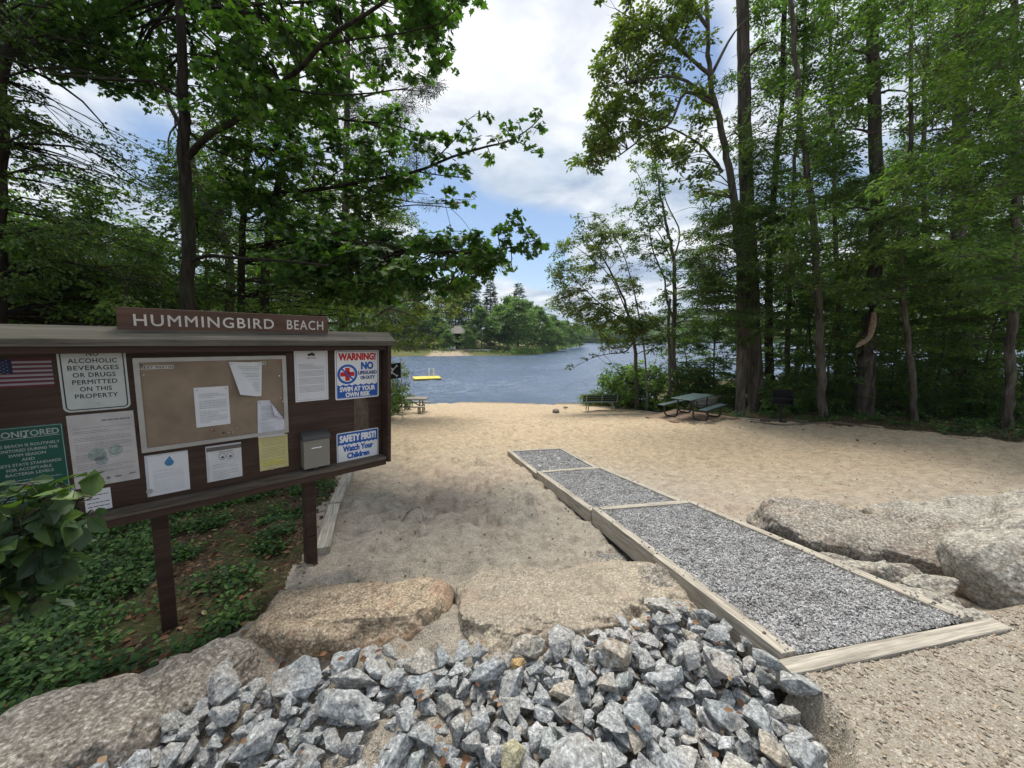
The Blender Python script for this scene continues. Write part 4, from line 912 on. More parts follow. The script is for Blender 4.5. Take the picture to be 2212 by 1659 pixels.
# ------------------------------------------------------------------ ramp of timber framed gravel
def beam(name, p0, p1, w, h, mat, root=None, top=True, bev=.006, seed=0, zoff=0.):
    """timber from p0 to p1 (points on the centre of its top face)"""
    p0 = np.array(p0, float); p1 = np.array(p1, float); L = np.linalg.norm(p1 - p0); x = (p1 - p0) / L; y = nrm(np.cross([0, 0, 1.], x)); z = np.cross(x, y)
    r = np.random.default_rng(seed + int(L * 1000)); nx = max(2, int(L / .12)); xs = np.linspace(0, L, nx + 1)
    prof_ = [(-w / 2, -h), (w / 2, -h), (w / 2, -.003), (w / 2 - .004, 0), (0, 0.0005), (-w / 2 + .004, 0), (-w / 2, -.003)]
    V = []; 
    for i, xx in enumerate(xs):
        for (a, b) in prof_: V.append((xx, a + r.normal(0, .0012), b + r.normal(0, .0010)))
    k = len(prof_); V = np.array(V); F = []
    for i in range(nx):
        for j in range(k): F.append((i * k + j, i * k + (j + 1) % k, (i + 1) * k + (j + 1) % k, (i + 1) * k + j))
    F4 = np.array(F)[:, ::-1]; caps = np.array([[0, j, j + 1] for j in range(1, k - 1)]); caps2 = caps[:, ::-1] + nx * k
    M = Matrix(((x[0], y[0], z[0], p0[0]), (x[1], y[1], z[1], p0[1]), (x[2], y[2], z[2], p0[2] + zoff), (0, 0, 0, 1)))
    o = npmesh(name, V, [F4, np.concatenate([caps[:, ::-1], caps2[:, ::-1]])], mat); o.matrix_world = M
    if root is not None: o.parent = root
    return o
JL = [np.array([*G(1690, 1411, -1.61)]), np.array([*G(1278, 1097, -1.99)]), np.array([*G(1159, 1018, -2.34)]), np.array([*G(1096, 973, -2.49)])]
JR = [np.array([*G(2102, 1331, -1.61)]), np.array([*G(1494, 1080, -1.99)]), np.array([*G(1300, 1008, -2.34)]), np.array([*G(1214, 967, -2.49)])]
def build_ramp():
    root = empty('gravel_ramp', (0, 0, 0), 'long ramp of grey gravel held in weathered timber frames stepping down to the beach', 'ramp')
    mid = []
    tw = .085
    for k in range(3):
        l0, l1, r0, r1 = JL[k].copy(), JL[k + 1].copy(), JR[k].copy(), JR[k + 1].copy()
        # each frame starts a few centimetres under the end of the one above
        if k > 0: l0[2] -= .045; r0[2] -= .045
        if k == 0:   # two lengths of timber with a butt joint
            for a, b in ((l0, l1), (r0, r1)):
                q = a * .52 + b * .48; side = nrm(r0 - l0) * (tw / 2 if a is l0 else -tw / 2)
                beam('side_rail', a + side, q + side, tw, .20, M_timber, root, seed=k); beam('side_rail', q + side + nrm(b - a) * .003, b + side, tw - .004, .19, M_timber, root, seed=k + 5)
        else:
            for a, b in ((l0, l1), (r0, r1)):
                side = nrm(r0 - l0) * (tw / 2 if a is l0 else -tw / 2); st = nrm(b - a) * .045
                beam('side_rail', a + side + st, b + side, tw, .16, M_timber, root, seed=k)
        d = nrm(l0 - l1) * .045; s = nrm(r1 - l1) * (tw + .002)
        beam('cross_beam', l1 + s + d * .9 + [0, 0, .001], r1 - s + d * .9 + [0, 0, .001], .085, .14, M_timber, root, seed=20 + k)
        # gravel bed
        s = nrm(r0 - l0) * tw; a0 = l0 + s; b0 = r0 - s; s1_ = nrm(r1 - l1) * tw; a1 = l1 + s1_ + d * 1.8; b1 = r1 - s1_ + d * 1.8
        mid.append((a0, b0, b1, a1))
    # front threshold timber, running past both rails
    u = nrm(JR[0] - JL[0]); nn = nrm(np.array([-u[1], u[0], 0])); c = JL[0] - nn * .062 + [0, 0, -.012]
    beam('threshold_beam', c + [0, 0, .002] - u * .05, c + [0, 0, .002] + u * 1.44, .085, .12, M_timber, root, seed=77)
    # bolts on the rails
    bo = []
    for k in range(3):
        for a, b, sg in ((JL[k], JL[k + 1], 1), (JR[k], JR[k + 1], -1)):
            for f in (.06, .48, .53, .93):
                p = a * (1 - f) + b * f + nrm(JR[k] - JL[k]) * sg * .042; p = p + [0, 0, -.045 * (k > 0) * (1 - f)]
                an = np.linspace(0, 6.283, 9)[:-1]; bo.append((p, an))
    for p, an in bo:
        V = np.vstack([np.c_[p[0] + .011 * np.cos(an), p[1] + .011 * np.sin(an), np.full(8, p[2] - .004)], np.c_[p[0] + .009 * np.cos(an), p[1] + .009 * np.sin(an), np.full(8, p[2] + .007)], [p + [0, 0, .009]]]); i = np.arange(8); j = (i + 1) % 8
        o = npmesh('bolt', V, [np.stack([i, j, j + 8, i + 8], 1), np.stack([i + 8, j + 8, np.full(8, 16)], 1)], plain('rusty_steel', (.10, .075, .06), .7, .4, .4) if 'rusty_steel' not in bpy.data.materials else bpy.data.materials['rusty_steel']); o.parent = root
    # the gravel itself
    ico = ico_shards(6, 21)
    parts = []; lv = []
    r = np.random.default_rng(9)
    for k, (a0, b0, b1, a1) in enumerate(mid):
        n = (15500, 9000, 4200)[k]; sz = (.0112, .012, .014)[k]
        drop = np.array([0, 0, .028])
        nx, ny = 30, 60; U, W = np.meshgrid(np.linspace(0, 1, nx), np.linspace(0, 1, ny)); q = (a0 * (1 - U[..., None]) + b0 * U[..., None]) * (1 - W[..., None]) + (a1 * (1 - U[..., None]) + b1 * U[..., None]) * W[..., None] - drop
        q[..., 2] += .006 * fbm(q * 6, 3, 3); i = (np.arange(ny - 1) * nx)[:, None] + np.arange(nx - 1)[None]; parts.append((q.reshape(-1, 3), np.stack([i, i + 1, i + nx + 1, i + nx], -1).reshape(-1, 4)))
        u = r.random(n); w = r.random(n) ** (1.25 if k == 0 else 1.); q = (a0 * (1 - u[:, None]) + b0 * u[:, None]) * (1 - w[:, None]) + (a1 * (1 - u[:, None]) + b1 * u[:, None]) * w[:, None] - drop
        q[:, 2] += .006 * fbm(q * 6, 3, 3) + r.uniform(-.002, .010, n)
        parts.append(scatter_stones(q, sz * r.uniform(.6, 1.55, n), ico, r))
    V, F = merge(parts); tag(npmesh('gravel', V, F, M_grav), 'loose grey gravel filling the ramp frames', None, None, 'stuff')
def ico_shards(n, seed):
    out = []
    for k in range(n):
        bm = bmesh.new(); r = random.Random(seed + k)
        for _ in range(9):
            v = Vector((r.gauss(0, 1), r.gauss(0, 1), r.gauss(0, 1))).normalized(); bm.verts.new((v.x * 1.0, v.y * .8, v.z * .62))
        bmesh.ops.convex_hull(bm, input=bm.verts); bmesh.ops.triangulate(bm, faces=bm.faces)
        bm.verts.ensure_lookup_table(); used = [v for v in bm.verts if v.link_faces]; idx = {v: i for i, v in enumerate(used)}
        out.append((np.array([v.co[:] for v in used]), np.array([[idx[v] for v in f.verts] for f in bm.faces]))); bm.free()
    return out
def rand_rot(r, n):
    q = r.normal(0, 1, (n, 4)); q /= np.linalg.norm(q, axis=1, keepdims=True); w, x, y, z = q.T
    return np.stack([1 - 2 * (y * y + z * z), 2 * (x * y - z * w), 2 * (x * z + y * w), 2 * (x * y + z * w), 1 - 2 * (x * x + z * z), 2 * (y * z - x * w), 2 * (x * z - y * w), 2 * (y * z + x * w), 1 - 2 * (x * x + y * y)], -1).reshape(-1, 3, 3)
def flat_rot(r, tilt=22):
    return np.array((Matrix.Rotation(r.uniform(0, 6.28), 3, 'Z') @ Matrix.Rotation(R(r.normal(0, tilt)), 3, 'X') @ Matrix.Rotation(R(r.normal(0, tilt)), 3, 'Y') @ (Matrix.Rotation(math.pi, 3, 'X') if r.random() < .5 else Matrix.Identity(3))))
def scatter_stones(pos, size, shards, r, flat=1.):
    out = []; which = r.integers(0, len(shards), len(pos)); Rm = rand_rot(r, len(pos))
    for k, (T, F) in enumerate(shards):
        m = np.where(which == k)[0]
        if len(m) == 0: continue
        V = np.einsum('nij,kj->nki', Rm[m], T) * size[m][:, None, None]; V[..., 2] *= flat; V += pos[m][:, None]
        out.append((V.reshape(-1, 3), ((np.arange(len(m)) * len(T))[:, None, None] + F[None]).reshape(-1, 3)))
    return merge(out)
build_ramp()
def build_spill():
    r = np.random.default_rng(31); sh = ico_shards(5, 60); q = []
    for k, (n, w) in enumerate(((240, .16), (120, .14), (50, .12))):
        for J0, J1, sg in ((JL[k], JL[k + 1], -1), (JR[k], JR[k + 1], 1)):
            f = r.random(n) ** 1.5; p = J0 * (1 - f[:, None]) + J1 * f[:, None]; o = nrm(JR[k] - JL[k]) * sg * (r.random((n, 1)) ** 2 * w - .085 * (r.random((n, 1)) < .35)); p = p + o
            on = ((o * nrm(JR[k] - JL[k]) * sg).sum(1) < 0); g = ground_z(p[:, 0], p[:, 1]) + .004; p[:, 2] = np.where(on, p[:, 2] + .006, g); q.append(p)
    c = G(1330, 1190, -2.02); p = c + r.normal(0, .11, (260, 3)) * [1.2, .7, 0]; p[:, 2] = ground_z(p[:, 0], p[:, 1]) + .004; q.append(p); q = np.concatenate(q)
    V, F = scatter_stones(q, r.uniform(.006, .013, len(q)), sh, r); tag(npmesh('spilled_gravel', V, F, M_grav), 'grey gravel spilled over the ramp timbers and onto the sand', None, None, 'stuff')
build_spill()
def build_pad_stones():
    r = np.random.default_rng(12); sh = ico_shards(5, 40)
    def region(n, x0, x1, y0, y1, cond, s0, s1, pw=3.):
        x = r.uniform(x0, x1, n); y = r.uniform(y0, y1, n); m = cond(x, y); x, y = x[m], y[m]; z = ground_z(x, y); s = s0 + (s1 - s0) * r.random(len(x)) ** pw
        return np.column_stack([x, y, z + s * .1]), s
    q, s = region(42000, .7, 4.6, .2, 2.6, lambda x, y: padmask(x, y) > .5, .0028, .019, 4.)
    V, F = scatter_stones(q, s, sh, r, .6)
    tag(npmesh('loose_grit', V, F, mat_stone('grit', [(.10, .075, .05), (.29, .235, .17), (.40, .34, .26), (.66, .60, .52)], (.36, .22, .13), .4, 60, False)), 'loose tan grit and pebbles on the packed gravel', None, None, 'stuff')
    q, s = region(24000, -3, 12, 2.2, 14, lambda x, y: (sdist(x, y, FLEFT) < 0) & (sdist(x, y, FRIGHT) < 0) & (r.random(len(x)) < 1 / (1 + (y / 5) ** 2)), .003, .010, 3.)
    V, F = scatter_stones(q, s, sh, r, .6)
    tag(npmesh('beach_pebbles', V, F, mat_stone('pebbles', [(.12, .08, .05), (.30, .23, .16), (.42, .35, .26), (.66, .60, .50)], (.30, .14, .10), .6, 60, False)), 'scattered small pebbles in the sand', None, None, 'stuff')
build_pad_stones()

# ------------------------------------------------------------------ stones of the riprap
def make_rock(seed, sub=2, n=15, an=(1, .8, .62), rough=.045, bev=.07):
    r = random.Random(seed); bm = bmesh.new()
    for _ in range(n):
        v = Vector((r.gauss(0, 1), r.gauss(0, 1), r.gauss(0, 1))).normalized() * r.uniform(.82, 1.05); bm.verts.new((v.x * an[0], v.y * an[1], v.z * an[2]))
    res = bmesh.ops.convex_hull(bm, input=bm.verts)
    bmesh.ops.delete(bm, geom=[v for v in bm.verts if not v.link_faces], context='VERTS')
    bmesh.ops.dissolve_limit(bm, angle_limit=R(22), verts=bm.verts, edges=bm.edges)
    bmesh.ops.bevel(bm, geom=list(bm.edges), offset=bev, segments=2, affect='EDGES', profile=.6, clamp_overlap=True)
    bmesh.ops.triangulate(bm, faces=bm.faces)
    for _ in range(4):
        long = [e for e in bm.edges if e.calc_length() > .22 / (sub if sub else 1) * 1.3]
        if not long: break
        bmesh.ops.subdivide_edges(bm, edges=long, cuts=1); bmesh.ops.triangulate(bm, faces=[f for f in bm.faces if len(f.verts) > 3])
    bm.normal_update(); V = np.array([v.co[:] for v in bm.verts]); Nn = np.array([v.normal[:] for v in bm.verts]); bm.verts.index_update()
    F = np.array([[v.index for v in f.verts] for f in bm.faces]); bm.free()
    V = V + Nn * (rough * fbm(V * 2.2 + seed, 4, seed)[:, None] + rough * .5 * np.abs(fbm(V * 7 + seed, 3, seed + 3))[:, None])
    return V, F
def stone_obj(name, V, F, mat, loc, label, cat, group=None, M=None, smooth=True):
    o = npmesh(name, V, F, mat, smooth=smooth); o.location = loc; tag(o, label, cat, group); return o
def build_riprap():
    r = np.random.default_rng(17); NB = 40; base = []
    for k in range(NB):
        an = [(1, .80, .5), (1, .66, .45), (1, .9, .48), (1, .74, .62), (1, .55, .42)][k % 5]; base.append(make_rock(100 + k, 2.6, 9 + k % 5, an, .05, .02 + .014 * (k % 3)))
    # heightmap of the bed
    cs = .012; x0, y0 = -2.6, .15; nx, ny = int(4.6 / cs), int(3.0 / cs); X, Y = np.meshgrid(x0 + (np.arange(nx) + .5) * cs, y0 + (np.arange(ny) + .5) * cs)
    bed = ground_z(X.ravel(), Y.ravel(), False).reshape(X.shape)
    Hm = bed.copy(); GZ = bed; 
    poly = RIPP
    meshes = []
    for k, (V, F) in enumerate(base):
        o = npmesh('granite_stone', V, F, M_stone, smooth=False); me = o.data; bpy.data.objects.remove(o); meshes.append(me)
    sd_ = sdist(X, Y, poly)
    def cands(n):
        out = []
        while len(out) < n:
            x = r.uniform(-2.4, 1.6); y = r.uniform(.45, 2.6)
            if in_poly(np.array(x), np.array(y), poly): out.append((x, y))
        return out
    placed = []
    def drop(x, y, V, top_limit):
        ix = ((V[:, 0] + x - x0) / cs).astype(int); iy = ((V[:, 1] + y - y0) / cs).astype(int)
        m = (ix >= 0) & (ix < nx) & (iy >= 0) & (iy < ny)
        if not m.all(): return None
        z = (Hm[iy, ix] - V[:, 2]); low = V[:, 2] < (V[:, 2].min() + V[:, 2].max()) / 2
        return np.max(z[low]), ix, iy
    plan = [(640, .050, .080), (620, .040, .070)] + [(70, .090, .140), (124, .064, .094), (100, .037, .062)]
    for layer, (cnt, a, b) in enumerate(plan):
        for _ in range(cnt):
            s = r.uniform(a, b); k = int(r.integers(0, NB)); best = None
            for (x, y) in cands(9):
                Rm = flat_rot(r); V = base[k][0] @ Rm.T
                # settle with the long axis near level
                V = V * s; res = drop(x, y, V, 0)
                if res is None: continue
                z, ix, iy = res; lim = surf(x, y); top = z + V[:, 2].max(); sc_ = top - max(lim, GZ[int((y - y0) / cs), int((x - x0) / cs)] + .11)
                if best is None or sc_ < best[0]: best = (sc_, x, y, z, Rm, V, ix, iy)
            if best is None: continue
            sc_, x, y, z, Rm, V, ix, iy = best
            if sc_ > (.06 if layer > 1 else .0): continue
            z -= s * .12                        # edges crushed a little into each other
            zz = V[:, 2] + z; 
            np.maximum.at(Hm, (iy, ix), zz)
            # fill between samples
            placed.append((k, x, y, z, Rm, s, layer))
    print('riprap', len(placed))
    GRP = 'loose grey granite stones piled in the foreground'
    # the long slab that lies on the pile
    special = {}
    fill = [(base[k][0] @ Rm.T * s + [x, y, z], base[k][1]) for k, x, y, z, Rm, s, ly in placed if ly < 2]
    V, F = merge(fill); tag(npmesh('rubble', V, F, M_rip), 'smaller granite rubble deep between the loose stones', None, None, 'stuff')
    placed = [p for p in placed if p[-1] > 1]; print('top', len(placed), 'fill', len(fill))
    for i, (k, x, y, z, Rm, s, ly) in enumerate(placed):
        o = bpy.data.objects.new('granite_stone', meshes[k]); C.objects.link(o)
        o.matrix_world = Matrix.Translation((x, y, z)) @ Matrix(Rm.tolist()).to_4x4() @ Matrix.Diagonal((s, s, s, 1))
        tag(o, 'angular grey granite stone in the loose pile in the foreground', 'stone', GRP)
    return Hm, (x0, y0, cs)
def surf(x, y):
    return -1.69 + .03 * math.sin(x * 3) - .05 * max(0, -x - .3) + .07 * max(0, .9 - y) + .03 * (x > .9)
HM, HMI = build_riprap()
def hz(x, y):
    ix = int((x - HMI[0]) / HMI[2]); iy = int((y - HMI[1]) / HMI[2]); return float(HM[max(0, iy - 4):iy + 5, max(0, ix - 4):ix + 5].max())
def special_stones():
    def put(px, py, size, an, seed, rot, lab, mat=M_stone, zo=-.03, tilt=(0, 0), zref=-1.66):
        q = G(px, py, zref); V, F = make_rock(seed, 3, 16, an, .04, .06); o = npmesh('granite_stone', V, F, mat, smooth=False)
        z = max(hz(q[0], q[1]), float(ground_z(q[0], q[1])) + size * .2) + zo; o.matrix_world = Matrix.Translation((q[0], q[1], z)) @ Matrix.Rotation(R(rot), 4, 'Z') @ Matrix.Rotation(R(tilt[0]), 4, 'X') @ Matrix.Rotation(R(tilt[1]), 4, 'Y') @ Matrix.Diagonal((size, size, size, 1)); tag(o, lab, 'stone', 'loose grey granite stones piled in the foreground')
    wm = mat_stone('ochre_granite', [(.09, .06, .03), (.30, .21, .10), (.46, .34, .18), (.62, .56, .44)], (.50, .30, .08), .8, k=.1)
    put(745, 1492, .165, (1, .55, .36), 301, -28, 'long dark slab of granite, largest stone lying on the loose pile', zo=-.005, tilt=(24, 4))
    put(1118, 1412, .048, (1, .8, .75), 302, 10, 'small ochre stained stone near the back edge of the pile', wm, -.02)
    put(1325, 1400, .125, (1, .8, .6), 303, 5, 'blocky brown topped stone at the back of the pile behind the boulder joint', mat_stone('brown_granite', [(.09, .07, .05), (.27, .22, .17), (.40, .36, .31), (.62, .60, .56)], (.44, .33, .2), .9, k=.1), -.02)
    put(1545, 1352, .09, (1, .7, .5), 304, -20, 'grey stone wedged against the left rail of the ramp', zo=-.02)
    put(1670, 1432, .10, (1, .45, .6), 305, -35, 'dark upright shard beside the front timber of the ramp', zo=-.01)
    put(1735, 1600, .11, (1, .7, .75), 306, 40, 'dark faced stone at the right end of the pile', zo=-.02)
    put(1250, 1625, .14, (1, .8, .6), 307, 8, 'large pale blue grey stone at the bottom middle of the pile', zo=-.03)
    put(1105, 1600, .075, (1, .75, .6), 308, 60, 'olive brown rounded stone near the bottom centre of the pile', mat_stone('olive_granite', [(.08, .07, .04), (.26, .24, .15), (.38, .36, .26), (.58, .57, .48)], (.30, .28, .12), .6, k=.1), -.02)
special_stones()

# ------------------------------------------------------------------ boulders
def boulder(lab, c, size, rot=0, seed=1, sq=2.6, mat=None, tilt=(0, 0), rough=.06, res=150, group=None, cuts=(), name='boulder', lump=1.4):
    u = np.linspace(0, 2 * math.pi, res * 2 + 1)[:-1]; v = np.linspace(-math.pi / 2, math.pi / 2, res)[1:-1]; U, W = np.meshgrid(u, v)
    f = lambda t: np.sign(t) * np.abs(t) ** (2 / sq)
    x = f(np.cos(W)) * f(np.cos(U)); y = f(np.cos(W)) * f(np.sin(U)); z = f(np.sin(W)); V = np.stack([x, y, z], -1).reshape(-1, 3)
    n = len(u); m = len(v); V = np.vstack([V, [[0, 0, -1]], [[0, 0, 1]]]); i = (np.arange(m - 1) * n)[:, None]; j = np.arange(n)[None]; j2 = (j + 1) % n
    F = np.stack([i + j, i + j2, i + n + j2, i + n + j], -1).reshape(-1, 4); jj = np.arange(n); F3 = np.vstack([np.stack([np.full(n, m * n), (jj + 1) % n, jj], 1), np.stack([np.full(n, m * n + 1), (m - 1) * n + jj, (m - 1) * n + (jj + 1) % n], 1)])
    S = np.array(size, float); Q = V * S; nn = nrm(V / S); sc_ = float(S.mean())
    V2 = Q + nn * (sc_ * .20 * fbm(V * lump + seed * 1.7, 2, seed)[:, None] + rough * sc_ * fbm(Q * 4 / max(.3, sc_) + seed, 4, seed + 5)[:, None] + .004 * fbm(Q * 22, 3, seed + 9)[:, None] - .02 * sc_ * (np.abs(fbm(Q * 3 + 7, 3, seed + 2)) < .06)[:, None])
    for nv, dd in cuts:
        nv = nrm(np.array(nv, float)); t = V2 @ nv - dd; V2 = V2 - np.maximum(t, 0)[:, None] * nv * .80
    o = npmesh(name, V2, [F, F3], mat or M_bould, smooth=True); o.location = c; o.rotation_euler = (R(tilt[0]), R(tilt[1]), R(rot)); tag(o, lab, 'boulder', group); return o
# front row: the left long one, the middle one and the wide flat one by the ramp
pa, pb = G(545, 1412, -1.93), G(180, 1680, -1.98); pc = (pa + pb) / 2; pc[2] = -2.06
boulder('long tan boulder at the lower left, curving down beside the leafy ground', pc, (np.linalg.norm(pb - pa) / 2, .28, .27), math.degrees(math.atan2(pa[1] - pb[1], pa[0] - pb[0])), 3, 2.7, M_bould2, (0, -6), cuts=[((0, 0, 1), .24)])
boulder('flat grey boulder at the bottom left corner partly under the loose stones', G(155, 1640, -1.92), (.34, .26, .26), 30, 8, 2.6, M_bould2, cuts=[((.1, 0, 1), .20)])
boulder('reddish brown speckled boulder in the middle of the front row', G(768, 1372, -2.06), (.66, .30, .33), 8, 5, 3.2, M_bould, (0, 0), cuts=[((0, .10, 1), .25)])
boulder('wide flat topped tan boulder between the middle boulder and the ramp', G(1262, 1352, -2.10), (.98, .44, .34), 3, 11, 3.2, M_bouldE, (0, 0), cuts=[((-.02, .06, 1), .26)], rough=.10)
boulder('low tan boulder end buried beside the left ramp rail', G(1440, 1290, -2.0), (.28, .22, .20), 0, 14, 2.6, M_bould2)
# right of the ramp
boulder('long low dark edged boulder lying right of the ramp', G(1868, 1196, -2.05), (.96, .50, .40), -22, 17, 2.8, M_bould2, (0, 4), rough=.09, cuts=[((.0, -.3, 1), .33)])
boulder('pale flat boulder behind the long one at the right edge', G(2085, 1160, -2.14), (.90, .52, .36), -14, 21, 2.6, M_bould3, rough=.05, cuts=[((.1, -.25, 1), .33)])
boulder('huge rounded tan boulder at the right edge of the view', (4.26, 2.56, -1.92), (.82, .72, .62), 25, 26, 2.5, M_bould3, (0, 0), rough=.05, cuts=[((-.75, -.35, .6), .62)])
boulder('dark rock tucked below the huge boulder at the end of the timber', (3.62, 1.90, -1.82), (.34, .22, .20), 15, 29, 2.5, M_bould2, rough=.08)
boulder('large rock at the far right edge beside the huge boulder', (6.0, 3.6, -1.95), (.8, .7, .35), 10, 33, 2.6, M_bould3)
SL = [(1800, 1212, -1.90, .20, -25, 'pale broken stone nearest the long low boulder beside the ramp rail'), (1850, 1222, -1.87, .26, -18, 'pale flat broken slab between the ramp rail and the long low boulder'), (1905, 1238, -1.88, .24, 10, 'whitish broken stone in the middle of the rubble beside the ramp'), (1960, 1240, -1.88, .27, -30, 'large pale ledge stone in front of the huge boulder'), (2015, 1262, -1.86, .22, -10, 'pale stone touching the foot of the huge boulder'), (1880, 1252, -1.86, .15, -28, 'narrow broken stone squeezed against the right ramp rail'), (1935, 1275, -1.83, .21, -32, 'tan flat stone along the lower right ramp rail'), (1995, 1298, -1.80, .25, -25, 'broad tan slab beside the lower end of the right ramp rail'), (2050, 1318, -1.78, .16, -20, 'small flat stone just behind the front timber'), (2045, 1290, -1.82, .17, 30, 'small grey stone between the tan slab and the huge boulder'), (1760, 1196, -1.97, .13, -30, 'small stone in the gap under the long low boulder'), (2100, 1325, -1.78, .14, 0, 'small pale stone at the right end of the front timber')]
for k, (px, py, z, s_, rt, lab) in enumerate(SL):
    V, F = make_rock(340 + k, 3, 14, (1, .62, .40), .05, .05); q = G(px, py, z); o = npmesh('broken_stone', V * s_, F, M_bould3 if k % 3 else M_bould2, smooth=False); o.location = q + np.array([0, 0, -.02]); o.rotation_euler = (R((k * 37) % 17 - 8), R((k * 53) % 15 - 7), R(rt)); tag(o, lab, 'stone', 'broken stones right of the ramp')
for k, (px, py, z, sz, lab) in enumerate([(1675, 888, -3.0, .0, '')][:0]): pass
boulder('grey rock at the waterline beside the green bench', G(1358, 868, -3.6), (.55, .4, .30), 10, 61, 2.6, M_bould3, res=50, name='shore_rock')
boulder('rounded grey rock right of the bench near the planted bed', G(1378, 874, -3.5), (.40, .35, .26), 40, 62, 2.6, M_bould2, res=50, name='shore_rock')
boulder('low grey rock behind the green picnic table', G(1552, 866, -2.9) + np.array([0, .6, -.12]), (1.0, .5, .32), 5, 63, 2.6, M_bould3, res=50, name='shore_rock')
boulder('small brown rock on the sand left of the bench', G(1201, 888, -3.47), (.17, .14, .10), 5, 64, 2.6, M_bould2, res=40, name='beach_rock')
boulder('small flat stone on the sand just left of the bench', G(1222, 880, -3.55), (.12, .09, .05), 5, 65, 2.6, M_bould2, res=40, name='beach_rock')
# timbers: left beach border
q0, q1, q2 = G(697, 1185, -2.055), G(722, 1090, -2.10), G(757, 1008, -2.17)
o = beam('edging_timber', q0, q1, .13, .12, M_timber, seed=3, zoff=.012); tag(o, 'half buried pale edging timber in the sand behind the right kiosk post', 'timber')
o = beam('edging_timber', q1 + [0.01, .02, .02], q2, .13, .12, M_timber, seed=4, zoff=.012); tag(o, 'farther pale edging timber between the sand and the leafy ground', 'timber')
o = beam('edging_timber', G(790, 930, -2.66), G(812, 905, -3.1), .13, .12, M_timber, seed=6, zoff=.02); tag(o, 'edging timber far down the beach beside the left trees', 'timber')
for k, (a, b, za, zb, lab) in enumerate([((1372, 879), (1418, 884), -3.36, -3.18, 'thin timber edging of the planted bed right of the bench'), ((1418, 884), (1500, 896), -3.18, -2.92, 'timber edging running behind the green picnic table to the bed'), ((1582, 899), (1640, 907), -2.82, -2.80, 'pale timber lying between the picnic table and the grill'), ((1620, 912), (1690, 921), -2.79, -2.77, 'timber at the near left side of the grill bed'), ((1690, 921), (1795, 915), -2.77, -2.77, 'timber at the near right side of the grill bed'), ((1640, 905), (1745, 911), -2.80, -2.78, 'timber at the far side of the grill bed'), ((1800, 912), (1900, 926), -2.75, -2.70, 'weathered timber edging under the trees right of the grill')]):
    p0, p1 = G(*a, za), G(*b, zb); p0[2] = ground_z(p0[0], p0[1], False) + .03; p1[2] = ground_z(p1[0], p1[1], False) + .03
    o = beam('edging_timber', p0, p1, .10, .14, M_timber if k in (0, 1, 2) else M_timber_d, seed=30 + k); tag(o, lab, 'timber')

# ------------------------------------------------------------------ furniture
M_gtop = plain('green_coated_top', (.045, .085, .082), .42, .5, var=.1, scale=30); M_tube = plain('dark_tube', (.022, .020, .022), .4, .5)
M_gdark = plain('dark_green_slats', (.014, .035, .022), .5); M_bench_leg = plain('galvanised_leg', (.30, .29, .26), .5, .4, .3); M_oldwood = mat_wood('old_table_wood', (.16, .14, .11), (.42, .39, .33))
def place(root, loc, rz): root.matrix_world = Matrix.Translation(loc) @ Matrix.Rotation(rz, 4, 'Z')
def sub(root, name, parts, mat, bev=0., smooth=False):
    V, F = merge(parts); o = npmesh(name, V, F, mat, smooth=smooth); o.parent = root
    if bev: bevel(o, bev, 2)
    return o
def picnic_green():
    a, b = G(1466, 865, -2.07), G(1524, 855.3, -2.13); c = (a + b) / 2; rz = math.atan2(b[1] - a[1], b[0] - a[0]); gz = float(ground_z(c[0], c[1], False)) + .05
    root = empty('picnic_table', (0, 0, 0), 'green topped picnic table with curved dark tube legs on a sand pad', 'picnic table'); place(root, (c[0], c[1], gz), rz)
    sub(root, 'table_top', [box(-.93, .93, -.37, .37, .715, .75)], M_gtop, .012)
    for s in (-1, 1):
        sub(root, 'seat', [box(-.93, .93, s * .72 - .13, s * .72 + .13, .43, .462)], M_gtop, .01)
        sub(root, 'seat_rim', [box(-.935, .935, s * .85 - .006, s * .85 + .006, .415, .432)], M_tube)
    for x in (-.55, .55):
        for s in (-1, 1):
            pts = filleted([(x, s * .28, .71), (x, s * .28, .03), (x, s * .76, .03), (x, s * .76, .425)], .16, 8)
            sub(root, 'leg', [tubes(pts[None], np.full((1, len(pts)), .030), 10)], M_tube, smooth=True)
        sub(root, 'top_bracket', [box(x - .02, x + .02, -.33, .33, .690, .713)], M_tube)
    for s in (-1, 1):
        sub(root, 'brace', [tubes(np.array([[[s * .52, 0, .36], [s * .12, 0, .70]]]), np.full((1, 2), .016), 8)], M_tube, smooth=True)
    for x in (-.55, .55): sub(root, 'cross_tube', [tubes(np.array([[[x, -.27, .36], [x, .27, .36]]]), np.full((1, 2), .018), 8)], M_tube, smooth=True)
    V, F = box(-1.25, 1.15, -1.15, 1.12, -.02, .028); o = npmesh('sand_pad', V, F, plain('brown_pad', (.25, .18, .125), .95, .1, var=.2, scale=4, bump=.6), M=Matrix.Translation((c[0], c[1], gz - .03)) @ Matrix.Rotation(rz, 4, 'Z')); tag(o, 'flat brown pad under the green picnic table', 'pad')
picnic_green()
